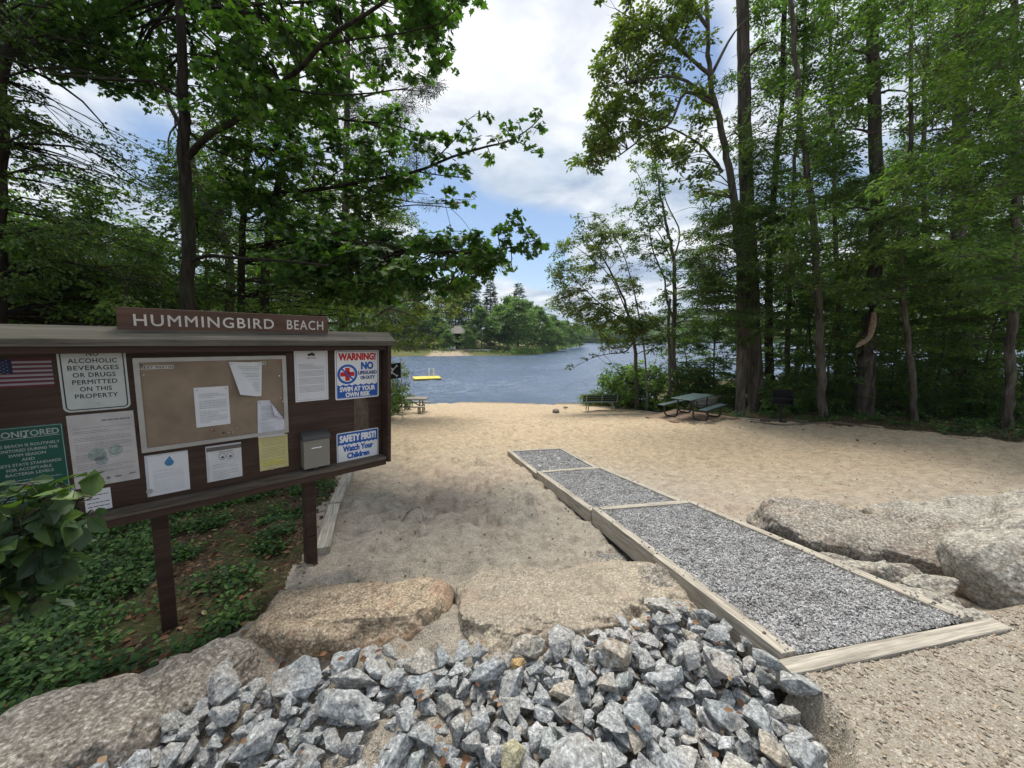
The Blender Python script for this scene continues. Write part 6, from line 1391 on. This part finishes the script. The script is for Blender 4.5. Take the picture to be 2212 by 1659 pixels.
# leaning leafy tree over the water
t = Tree('alder_tree', 'leaning tree with a loose brownish green crown reaching left over the water', group=GRR, leaf=L_yel, size=.12, seed=46, bark=M_bark, tw=.005)
px_trunk(t, [(1375, 855, 19.6), (1372, 760, 19.6), (1362, 700, 19.6), (1345, 640, 19.6), (1310, 570, 19.4), (1280, 520, 19.2), (1250, 490, 19.)], .13, .01)
t.limb([(1362, 700, 19.6), (1330, 680, 19.2), (1290, 650, 18.9), (1240, 600, 18.6), (1215, 560, 18.5)], .05, .008)
t.limb([(1368, 740, 19.6), (1350, 760, 19), (1310, 765, 18.4), (1275, 775, 18.), (1240, 795, 17.8)], .04, .006)
t.limb([(1360, 690, 19.6), (1320, 600, 19), (1260, 545, 18.8), (1220, 520, 18.7)], .04, .006)
t.scatter([(1205, 540), (1240, 505), (1310, 480), (1330, 520), (1370, 600), (1400, 680), (1380, 720), (1300, 720), (1240, 700), (1195, 660), (1190, 610)], (18.4, 20.2), (.35, .65), 150, 150, .55)
t.scatter([(1270, 680), (1440, 680), (1440, 760), (1310, 750)], (18.4, 20), (.3, .6), 60, 140, .5)
for x, y, r, n in [(1240, 790, .28, 34), (1262, 775, .28, 34), (1285, 765, .28, 34), (1225, 798, .2, 18), (1300, 755, .3, 34), (1318, 745, .3, 34), (1310, 785, .2, 20), (1325, 788, .2, 18), (1345, 760, .3, 34)]: t.blob((x, y, 18), (r, r, r * .4), n)
fin(t)
t = Tree('young_tree', 'slender bent sapling arching left high above the bench', group=GRR, leaf=L_yel, size=.13, seed=47, bark=M_bark3, tw=.005)
px_trunk(t, [(1398, 855, 19), (1392, 760, 19), (1380, 680, 19), (1365, 610, 19), (1345, 545, 19), (1320, 500, 18.8), (1290, 470, 18.7), (1260, 470, 18.6)], .06, .008)
t.scatter([(1240, 470), (1260, 455), (1300, 460), (1350, 510), (1320, 540), (1250, 520)], (18.3, 19), (.2, .38), 30, 34, .5); fin(t)
# trunks of the right wood
spec = [  # points, dep, r, label, leaf, kind, crown polygon list, counts
    ([(1776, 898), (1772, 760), (1765, 600), (1755, 450), (1735, 300), (1715, 100), (1700, -100)], 13.6, .17, 'straight trunk with bare lower half right of the grill', L_beech, 'simple', [[(1680, 120), (1850, 120), (1860, 420), (1850, 640), (1700, 660), (1660, 420)]], 62, .115),
    ([(1868, 890), (1872, 780), (1880, 690), (1895, 500), (1890, 250), (1885, 0), (1885, -200)], 14.2, .36, 'thick dark twin stemmed trunk with a torn bark strip', L_beech, 'simple', [[(1780, -40), (1960, -40), (1960, 260), (1800, 300)], [(1800, 420), (1960, 400), (1980, 660), (1820, 640)]], 70, .12),
    ([(1975, 912), (1970, 800), (1950, 640), (1945, 500), (1965, 350), (1968, 100), (1975, -150)], 12.8, .115, 'thin slightly bent trunk with its foot curving outward in the right wood', L_beech, 'simple', [[(1880, 350), (2080, 330), (2100, 620), (1900, 650)]], 52, .11),
    ([(2080, 880), (2075, 780), (2068, 600), (2072, 400), (2075, 100), (2080, -200)], 16, .42, 'wide grey trunk left of the right edge trunk', L_dark, 'simple', [[(1980, -40), (2180, -40), (2180, 320), (1990, 330)]], 54, .13),
    ([(2178, 930), (2180, 800), (2190, 600), (2195, 400), (2190, 100), (2195, -200)], 11.4, .16, 'dark trunk nearest the right edge of the view', L_beech, 'simple', [[(2080, 380), (2230, 360), (2230, 620), (2090, 640)], [(2080, 80), (2230, 60), (2230, 380), (2080, 380)]], 70, .115),
    ([(1812, 850), (1810, 760), (1812, 640), (1805, 500), (1800, 300), (1790, 0)], 17.5, .16, 'slimmer trunk between the bare trunk and the torn bark trunk', L_dark, 'simple', [[(1720, -40), (1880, -40), (1880, 250), (1720, 260)]], 40, .13),
    ([(1700, 862), (1700, 780), (1705, 640), (1712, 480), (1716, 350), (1735, 200), (1740, 0)], 17, .13, 'slim trunk just right of the largest pine pair', L_beech, 'simple', [[(1640, -40), (1760, -40), (1760, 200), (1640, 200)]], 36, .13),
    ([(2010, 850), (2012, 760), (2005, 600), (1995, 400), (2000, 100)], 19, .2, 'grey trunk standing against the bright water in the right wood', L_dark, 'simple', [[(1940, 120), (2100, 120), (2080, 420), (1940, 440)]], 36, .14),
    ([(1542, 850), (1543, 740), (1545, 640), (1540, 560)], 21, .06, 'thin sapling at the water behind the green picnic table', L_beech, 'simple', [[(1500, 600), (1590, 600), (1600, 740), (1500, 720)]], 16, .13),
    ([(1765, 860), (1750, 740), (1745, 640), (1720, 560), (1700, 500), (1660, 460)], 18, .07, 'forked small tree whose dark stems fan out between the trunks', L_beech, 'simple', [[(1660, 430), (1800, 430), (1820, 600), (1680, 600)]], 24, .12)]
for k, (pts, dep, r, lab, lf, kd, polys, nb, sz) in enumerate(spec):
    t = Tree('forest_tree', lab, group=GRR, leaf=lf, kind=kd, size=sz, seed=60 + k, bark=M_bark2 if r > .3 else M_bark, tw=.006)
    px_trunk(t, [(x, y, dep) for x, y in pts], r, r * .35)
    for j in range(7):
        y = 120 + j * 85; i = int(np.argmin([abs(p[1] - y) for p in pts])); x = pts[i][0]; s = (-1, 1)[j % 2]; t.limb([(x, y, dep), (x + s * 45, y - 12, dep - .4), (x + s * (80 + 15 * (j % 3)), y + 5, dep - .9)], max(.02, r * .16), .006)
    for pg in polys: t.scatter(pg, (dep - 1.8, dep + 1.4), (.45, .95), int(nb * 1.2) // len(polys), 250, .30)
    if k in (1, 4, 3): t.scatter([(1700, -900), (2500, -900), (2600, -60), (1700, -60)], (dep - 3, dep + 2), (.9, 1.4), 34, 90, .5)  # crowns above the view, added only for the shade they give
    fin(t)
# young trees filling the wood under the tall trunks
SP = [gen_decid('young_beech_tree', '', 6.2, 2.3, 95, L_beech, 9000, .12, nb=70, crown0=.08, layered=.22, trunk_r=.05, tw=.005), gen_decid('young_beech_tree', '', 5.0, 1.9, 96, L_beech, 7500, .115, nb=60, crown0=.06, layered=.25, trunk_r=.045, tw=.005)]
_n = [0, 0]
for k, (px, dep, m, s, grp, lab) in enumerate([
        (1545, 19.5, 0, 1.0, 'r', 'young leafy tree at the water behind the right end of the picnic table'), (1600, 17.8, 1, .8, 'r', 'young dark tree left of the largest pine foot'), (1690, 17.5, 0, 1.0, 'r', 'young tree between the largest pine pair and the grill'), (1735, 19, 1, 1.2, 'r', 'young tree behind the slim trunk above the grill'), (1800, 15.5, 0, .95, 'r', 'young beech between the bare trunk and the torn bark trunk'), (1830, 18.5, 1, 1.3, 'r', 'taller young tree left behind the torn bark trunk'), (1925, 15.5, 0, 1.0, 'r', 'young beech right behind the torn bark trunk'), (1950, 18.5, 1, 1.4, 'r', 'tall young tree behind the thin bent trunk'), (2025, 14.5, 0, .95, 'r', 'young beech left of the wide grey trunk'), (2110, 16.5, 1, 1.4, 'r', 'dark young tree between the wide grey and the edge trunk'), (2145, 13.2, 0, .9, 'r', 'young beech behind the right edge trunk'), (2215, 12.5, 1, 1.1, 'r', 'young tree at the very right edge of the view'), (1490, 21.3, 1, .9, 'r', 'young tree between the airy tree and the picnic table'), (1880, 21, 0, 1.3, 'r', 'back young tree in the middle of the right wood'), (2060, 20, 0, 1.4, 'r', 'back young tree behind the wide grey trunk'),
        (90, 9.5, 1, .95, 'l', 'young dark tree behind the left part of the kiosk roof'), (240, 11, 0, 1.0, 'l', 'young tree behind the kiosk left of the main trunk'), (350, 13.5, 1, 1.2, 'l', 'young dark tree close left of the main trunk'), (470, 12.5, 0, 1.1, 'l', 'young tree right of the main trunk behind the name board'), (620, 14, 1, 1.2, 'l', 'young dark tree behind the right half of the name board'), (700, 12.5, 0, .9, 'l', 'young tree behind the right end of the name board'), (20, 13, 0, 1.2, 'l', 'young tree low at the left edge')]):
    o = SP[m] if _n[m] == 0 else copy_tree(SP[m]); _n[m] = 1; q = P(px, 800, dep); o.location = (q[0], q[1], float(ground_z(q[0], q[1], False)) - .05); o.rotation_euler = (0, 0, k * 1.9); o.scale = (s,) * 3; o['label'] = lab; o['group'] = 'young trees under the right wood' if grp == 'r' else 'young trees behind the kiosk'
# bright near beech boughs hanging in from the right
t = Tree('beech_tree', 'bright green layered beech boughs hanging in from the right edge', group=None, leaf=L_beech, kind='narrow', size=.12, seed=81, bark=M_bark)
px_trunk(t, [(2420, 1000, 8.8), (2410, 700, 8.8), (2400, 400, 8.8), (2390, 0, 8.8), (2390, -400, 8.8)], .14, .05)
for y, x in ((430, 1900), (560, 2020), (300, 1980), (160, 1960), (60, 2060), (640, 2100), (230, 2080)): t.limb([(2400, y + 30, 8.8), ((2400 + x) / 2, y - 15, 9.2), (x, y + 20, 9.8)], .03, .006)
t.scatter([(1960, 300), (2230, 250), (2230, 660), (2120, 660), (2000, 560), (1890, 470)], (8.2, 10.4), (.35, .65), 72, 190, .25)
t.scatter([(1900, -40), (2230, -40), (2230, 240), (2050, 250), (1950, 160)], (8.2, 10.8), (.4, .7), 50, 180, .3)
fin(t)
for k, (px, dep, lab, sz) in enumerate([(1720, 24, 'far pine showing between the trunks right of the largest pine', 1.), (1900, 26, 'tall tree at the back of the right wood behind the torn bark trunk', 1.), (2150, 24, 'tall dark tree at the back right of the wood', 1.05), (1820, 30, 'slim back tree above the grill', .95), (2030, 30, 'back tree left of the wide grey trunk', .95), (2300, 22, 'tree beyond the right edge', 1.1)]):
    if k == 0: BK = gen_decid('forest_tree', '', 16, 3.6, 90, L_dark, 15000, .15, nb=90, crown0=.12, layered=.35, trunk_r=.17); o = BK
    else: o = copy_tree(BK)
    q = P(px, 800, dep); o.location = (q[0], q[1], float(ground_z(q[0], q[1], False)) - .1); o.rotation_euler = (0, 0, k * 1.3); o.scale = (sz,) * 3; o['label'] = lab; o['group'] = 'back row of the right wood'
# back row behind the kiosk
for k, (px, dep, lab) in enumerate([(150, 15, 'back tree behind the left edge hemlock'), (330, 17, 'back tree behind the leaning pale trunk'), (620, 22, 'back tree behind the maple trunks'), (-150, 14, 'back tree beyond the left edge of view'), (480, 26, 'distant tree low behind the name board'), (60, 22, 'distant tree low at the left edge')]):
    if k == 0: BL = gen_decid('forest_tree', '', 12, 3.4, 92, L_dark, 12000, .14, nb=80, crown0=.06, layered=.35, trunk_r=.13); o = BL
    else: o = copy_tree(BL)
    q = P(px, 800, dep); o.location = (q[0], q[1], float(ground_z(q[0], q[1], False)) - .1); o.rotation_euler = (0, 0, k * 1.7); h = (.42, .55, .9, .6, .6, .5)[k]; o.scale = (h * 1.2, h * 1.2, h); o['label'] = lab; o['group'] = 'back row behind the kiosk'

# ------------------------------------------------------------------ bushes and ground plants
def gen_bush(name, seed, r, h, n, leaf, size, kind='simple'):
    t = Tree(name, '', 'bush', None, M_bark, leaf, kind, size, seed, tw=.004)
    t.base = np.zeros(3)
    for k in range(7): a = k * .9; t.limb([(0, 0, -.05), (.3 * r * math.cos(a), .3 * r * math.sin(a), h * .5), (.6 * r * math.cos(a), .6 * r * math.sin(a), h * .9)], .018, .004, world=True, n=6)
    for k in range(26):
        a = t.rng.uniform(0, 6.28); q = t.rng.random() ** .6; z = t.rng.uniform(.15, 1.); w = math.sqrt(max(.05, 1 - (z - .25) ** 2)); t.blob((r * q * w * math.cos(a), r * q * w * math.sin(a), h * z), (.28 * r, .28 * r, .2 * h), n // 26, world=True)
    return t.build()
B = [gen_bush('bush', 201, .9, 1.3, 3000, L_beech, .10), gen_bush('bush', 202, .8, 1.0, 2200, L_beech, .09), gen_bush('bush', 203, 1.0, 1.8, 3000, L_yel, .11)]
spots = [(1345, 800, 21, 0, 1.54, 'dense bush left of the airy tree, above the bench end'), (1372, 800, 20.5, 0, 1.75, 'dark bush at the foot of the leaning tree'), (1410, 800, 20.6, 0, 1.75, 'dark bush between the leaning tree and the airy tree'), (1480, 800, 20.5, 1, 1.89, 'green bush right of the airy tree foot'), (1512, 800, 21, 0, 1.40, 'bush behind the green picnic table left part'), (1570, 800, 18.5, 1, 1.0, 'bush behind the low grey rock'), (1598, 800, 17.5, 2, .7, 'yellowish bush left of the largest pine foot'), (1690, 800, 15.2, 1, 1.0, 'bush right behind the grill'), (1715, 800, 15.6, 0, 1.1, 'dark bush right of the grill'), (1740, 800, 16.5, 2, .9, 'tall loose bush behind the bare trunk'), (1810, 800, 15.2, 0, .85, 'low bush between the bare trunk and the torn bark trunk'), (1840, 800, 16.8, 2, .9, 'tall loose bush left of the torn bark trunk'), (1920, 800, 14.8, 1, .8, 'low green bush right of the torn bark trunk'), (1960, 800, 16.5, 0, 1.1, 'dark bush behind the thin bent trunk'), (2020, 800, 13.8, 0, .8, 'low dark bush left of the wide grey trunk'), (2040, 800, 16, 1, 1.3, 'broad green bush behind the wide grey trunk'), (2120, 800, 13.2, 0, 1.0, 'dark bush between the wide grey and the edge trunk'), (2150, 800, 15, 2, 1.0, 'tall loose bush behind the right edge trunk'), (2205, 800, 11.9, 1, .7, 'bush at the right edge of the view'), (1645, 800, 19, 0, 1.2, 'dark bush behind the largest pine'), (1780, 800, 20, 1, 1.3, 'back bush behind the bare trunk'), (1890, 800, 20, 1, 1.3, 'back bush behind the torn bark trunk'), (1990, 800, 20, 0, 1.4, 'back bush in the middle of the right wood')]
for k, (px, py, dep, m, s, lab) in enumerate(spots):
    o = B[m] if not B[m].get('label') else copy_tree(B[m]); q = P(px, py, dep); o.location = (q[0], q[1], float(ground_z(q[0], q[1], False)) - .04); o.rotation_euler = (0, 0, k * 1.1); o.scale = (s,) * 3; o['label'] = lab; o['group'] = 'bushes under the right trees'
for b_ in B: b_['label'] = b_.get('label') or 'bush'
for k, (px, dep, m, s, lab) in enumerate([(640, 12, 0, 1.2, 'dark bush behind the kiosk name board right part'), (740, 13, 2, .9, 'loose bush behind the kiosk roof right end'), (800, 14.5, 1, 1.2, 'green bush under the yellowish shore tree'), (540, 11, 1, 1.1, 'green bush behind the middle of the name board'), (420, 10, 0, 1.2, 'dark bush behind the left end of the name board'), (250, 9, 0, 1.2, 'dark bush behind the kiosk roof left part'), (90, 8, 0, 1.2, 'dark bush behind the left edge of the roof'), (835, 17, 0, 1.0, 'bush behind the left end of the pale picnic table')]):
    o = copy_tree(B[m]); q = P(px, 800, dep); o.location = (q[0], q[1], float(ground_z(q[0], q[1], False)) - .04); o.rotation_euler = (0, 0, k * 1.4); o.scale = (s,) * 3; o['label'] = lab; o['group'] = 'bushes behind the kiosk'
def hosta(px, py, z, s, lab, seed, leaf, kind='oval', n=34, L=.30):
    q = G(px, py, z); q[2] = float(ground_z(q[0], q[1], False)); r = np.random.default_rng(seed); a = r.uniform(0, 6.28, n); e = r.uniform(.2, 1.1, n)
    d = np.stack([np.cos(a) * np.cos(e), np.sin(a) * np.cos(e), np.sin(e)], -1); st = d * (.12 * s * r.uniform(.3, 1, n))[:, None]; stems = np.stack([np.zeros((n, 3)), st * .5 + [0, 0, .01], st], 1)
    root = empty('leafy_plant', tuple(q), lab, 'plant'); V, F = tubes(stems, np.full((n, 3), .004), 3); o = npmesh('stem', V, F, L_ground, attrs={'lv': np.full(len(V), .5)}); o.parent = root
    V, F, l = leaves(st, d + [0, 0, -.35], np.array([0, 0, 1.]) + r.normal(0, .3, (n, 3)), L * s * r.uniform(.6, 1.1, n), kind, r.random(n)); o = npmesh('leaf', V, F, leaf, attrs={'lv': l}); o.parent = root
    return root
hosta(1368, 873, -3.4, 1.5, 'low leafy plant right of the shore rocks', 1, L_yel); hosta(1392, 874, -3.3, 1.4, 'leafy plant in the middle of the planted bed', 2, L_beech); hosta(1436, 872, -3.2, 2.2, 'large pale green hosta at the left end of the green picnic table', 3, L_yel); hosta(1490, 868, -3.0, 1.4, 'pale plant showing under the green table top', 4, L_yel); hosta(1650, 1102, -2.0 - .12, .22, 'small bright green weed in the sand beside the ramp', 5, L_beech, 'narrow', 14)
# low hedge beyond the bench
r = np.random.default_rng(8); n = 3400; u = r.random(n); a_, b_ = P(1262, 862, 22.), P(1338, 860, 21.4); pos = a_ * (1 - u[:, None]) + b_ * u[:, None] + r.normal(0, .22, (n, 3)) * [1, 1, .0]; pos[:, 2] = -3.80 + r.random(n) * .62
V, F, l = leaves(pos, r.normal(0, .5, (n, 3)) + [0, 0, .8], r.normal(0, 1, (n, 3)), r.uniform(.08, .16, n), 'narrow', r.random(n)); tag(npmesh('reed_bed', V, F, L_yel, attrs={'lv': l}), 'bright green strip of shore plants beyond the bench', None, None, 'stuff')
# ground cover
def cover(name, lab, count, cond, xr, yr, size, mat, kind, clump=.35, seed=1, hgt=.12, pw=1.):
    r = np.random.default_rng(seed); nc = count // 14; x = r.uniform(*xr, nc * 5); y = yr[0] + (yr[1] - yr[0]) * r.random(nc * 5) ** pw; m = cond(x, y) & (fbm(np.stack([x, y, x * 0], -1) * 1.7, 3, seed) > -clump); x, y = x[m][:nc], y[m][:nc]; z = ground_z(x, y, True)
    k = 14; c = np.column_stack([x, y, z])[:, None, :]; h = r.uniform(.2, 1., (len(x), 1)) * hgt; a = r.uniform(0, 6.28, (len(x), k)); rr = r.random((len(x), k)) * .11
    p = (c + np.stack([np.cos(a) * rr, np.sin(a) * rr, h * r.uniform(.2, 1., (len(x), k))], -1)).reshape(-1, 3); d = np.stack([np.cos(a), np.sin(a), r.normal(.1, .35, a.shape)], -1).reshape(-1, 3); mm = len(p)
    V, F, l = leaves(p, d, np.array([0, 0, 1.]) + r.normal(0, .4, (mm, 3)), r.uniform(*size, mm), kind, np.clip(np.repeat(r.random(len(x)), k) + r.normal(0, .15, mm), 0, 1))
    tag(npmesh(name, V, F, mat, attrs={'lv': l}), lab, None, None, 'stuff')
inL = lambda x, y: (sdist(x, y, FLEFT) > .16 + .12 * np.sin(x * 7)) & (np.hypot(x + 2.5, y - 2.6) > .32)
inR = lambda x, y: sdist(x, y, FRIGHT) > .25
cover('ground_cover', 'low leafy ground cover under the kiosk', 56000, inL, (-6.5, -1.4), (.6, 7.5), (.022, .055), L_ground, 'oval', .25, 5, .13)
cover('ground_cover', 'sparse low plants deeper in the left wood', 16000, inL, (-16, -2), (5, 22), (.05, .11), L_ground, 'simple', .2, 6, .25)
cover('undergrowth', 'low green undergrowth on the floor of the right wood', 30000, inR, (5.5, 24), (10, 24), (.05, .12), L_ground, 'simple', .12, 7, .30)
def litter(name, lab, count, cond, xr, yr, size, seed, cols):
    r = np.random.default_rng(seed); x = r.uniform(*xr, count * 3); y = r.uniform(*yr, count * 3); m = cond(x, y); x, y = x[m][:count], y[m][:count]; z = ground_z(x, y, True) + .006; n = len(x)
    V, F, l = leaves(np.column_stack([x, y, z]), r.normal(0, 1, (n, 3)) * [1, 1, .15], np.array([0, 0, 1.]) + r.normal(0, .25, (n, 3)), r.uniform(*size, n), 'oval', r.random(n))
    b = MB(name + '_mat'); m_ = b.fin(b.ramp(b.attr('lv'), cols), .9, None, .1); tag(npmesh(name, V, F, m_, attrs={'lv': l}), lab, None, None, 'stuff')
brown = [(0, (.04, .024, .015)), (.35, (.12, .06, .035)), (.6, (.22, .13, .07)), (.85, (.20, .09, .05)), (1, (.40, .31, .19))]
litter('fallen_leaves', 'brown fallen leaves on the ground left of the sand', 3600, lambda x, y: sdist(x, y, FLEFT) > -.15, (-6, -1.2), (.5, 9), (.03, .07), 3, brown)
litter('fallen_leaves', 'brown fallen leaves along the edge of the right wood', 5200, lambda x, y: sdist(x, y, FRIGHT) > -.5, (5, 20), (9.5, 20), (.04, .09), 4, brown)
litter('beach_debris', 'small dark leaf and bark bits scattered on the sand', 7000, lambda x, y: (sdist(x, y, FLEFT) < -.05) & (sdist(x, y, FRIGHT) < 0) & (sdist(x, y, RAMPP) < -.05), (-5, 13), (2.6, 17), (.008, .034), 5, [(0, (.03, .02, .014)), (.5, (.10, .065, .04)), (1, (.24, .16, .10))])
r = np.random.default_rng(71); n = 130; xx = r.uniform(-1.9, 1.2, n); yy = r.uniform(.8, 2.5, n); m = in_poly(xx, yy, RIPP); xx, yy = xx[m], yy[m]; zz = np.array([hz(a_, b__) for a_, b__ in zip(xx, yy)]) + .004; n = len(xx)
V, F, l = leaves(np.column_stack([xx, yy, zz]), r.normal(0, 1, (n, 3)) * [1, 1, .2], np.array([0, 0, 1.]) + r.normal(0, .3, (n, 3)), r.uniform(.02, .05, n), 'oval', r.random(n)); tag(npmesh('fallen_leaves', V, F, bpy.data.materials['fallen_leaves_mat'], attrs={'lv': l}), 'dry brown leaf bits caught among the loose stones', None, None, 'stuff')
# forked twig on the sand and a few pine cones
q = G(892, 1112, -2.12); tg = []
for pts in ([(868, 1126), (884, 1112), (899, 1098), (898, 1090)], [(899, 1098), (908, 1106), (916, 1118)], [(884, 1112), (880, 1104)]):
    c = []
    for x, y in pts: g_ = G(x, y, -2.13); c.append((g_[0], g_[1], float(ground_z(g_[0], g_[1])) + .022))
    tg.append(tube1(c, [.0045, .002], 5, 8, False))
V, F = merge(tg); tag(npmesh('twig', V, F, M_barkd), 'small forked dark twig lying on the sand in front of the ramp steps', 'twig')
for k, (px, py, lab) in enumerate([(1888, 968, 'dark pine cone on the sand, right of the grill and nearest the camera'), (1858, 946, 'pine cone on the sand below the torn bark trunk'), (1850, 957, 'small pine cone left of the nearest cone'), (1735, 928, 'dark bark chip on the sand below the bare trunk'), (1598, 927, 'bark chip on the sand right of the picnic table'), (1630, 940, 'small bark chip between the picnic table and the grill bed')]):
    g_ = G(px, py, -2.7); V, F = make_rock(400 + k, 1, 12, (1, .55, .45), .05, .05); o = npmesh('pine_cone' if k < 3 else 'bark_chip', V * (.05 if k < 3 else .045), F, M_barkd); o.location = (g_[0], g_[1], float(ground_z(g_[0], g_[1])) + .015); o.rotation_euler = (0, 0, k); tag(o, lab, 'pine cone' if k < 3 else 'bark')
# torn strip of pale bark on the thick trunk
c0 = [P(1888, 675, 13.75), P(1886, 700, 13.7), P(1878, 728, 13.65), P(1860, 742, 13.6), P(1848, 750, 13.55)]
V, F = tube1(c0, [.06, .10, .07, .09, .02], 7, 14, True); V = V + .03 * fbm(V * 9, 3, 3)[:, None]; tag(npmesh('torn_branch', V, F, plain('torn_wood', (.34, .24, .17), .9, var=.4, scale=14, bump=.5)), 'pale torn strip of splintered wood hanging on the thick dark trunk', 'branch')

# near shrub at the left edge, leaning in from outside the view
t = Tree('leafy_shrub', 'large leaved shrub at the left edge in front of the kiosk corner', 'shrub', None, M_bark, L_shrub, 'oval', .082, 300, droop=.3, tw=.0028, dens=4)
g0 = np.array([-2.55, 1.35, -2.1]); t.base = g0
for x, y in ((60, 1060), (150, 1120), (40, 1180), (90, 1270), (10, 1100), (180, 1090), (-60, 1040), (-80, 1200), (-100, 1120)):
    e = P(x, y, 1.22 + .0006 * x); t.limb([tuple(g0), tuple((g0 + e) / 2 + [-.10, -.02, .10]), tuple(e)], .010, .003, world=True, n=9)
for x, y, r, n in [(40, 1060, .08, 7), (110, 1065, .08, 7), (165, 1085, .08, 7), (60, 1110, .09, 8), (130, 1130, .09, 8), (180, 1115, .05, 4), (20, 1150, .09, 8), (90, 1170, .08, 7), (150, 1160, .05, 4), (60, 1210, .08, 8), (30, 1260, .08, 7), (95, 1225, .06, 4), (70, 1300, .05, 3), (5, 1300, .07, 6), (-60, 1100, .12, 12), (-80, 1200, .12, 12), (-60, 1290, .12, 10), (10, 1210, .09, 8)]: t.blob(tuple(P(x, y, 1.22 + .0006 * x)), (r, r, r * .7), int(n * 2.4), world=True)
t.build(bark_r=.003)
print('leaves', sum(getattr(a, 'nl', 0) for a in [t]), 'polys', sum(len(o.data.polygons) for o in sc.objects if o.type == 'MESH'))

def haze():
    m = bpy.data.materials.new('haze'); m.use_nodes = True; n, l = NT(m.node_tree); o = n.new('ShaderNodeOutputMaterial'); v = n.new('ShaderNodeVolumePrincipled'); v.inputs['Color'].default_value = (.80, .88, 1., 1); v.inputs['Density'].default_value = .0002; l.new(v.outputs[0], o.inputs['Volume'])
    V, F = box(-7300, 7300, -7300, 7300, -14, 128); tag(npmesh('haze', V, F, m), 'thin summer haze over the lake', None, None, 'stuff')
haze()
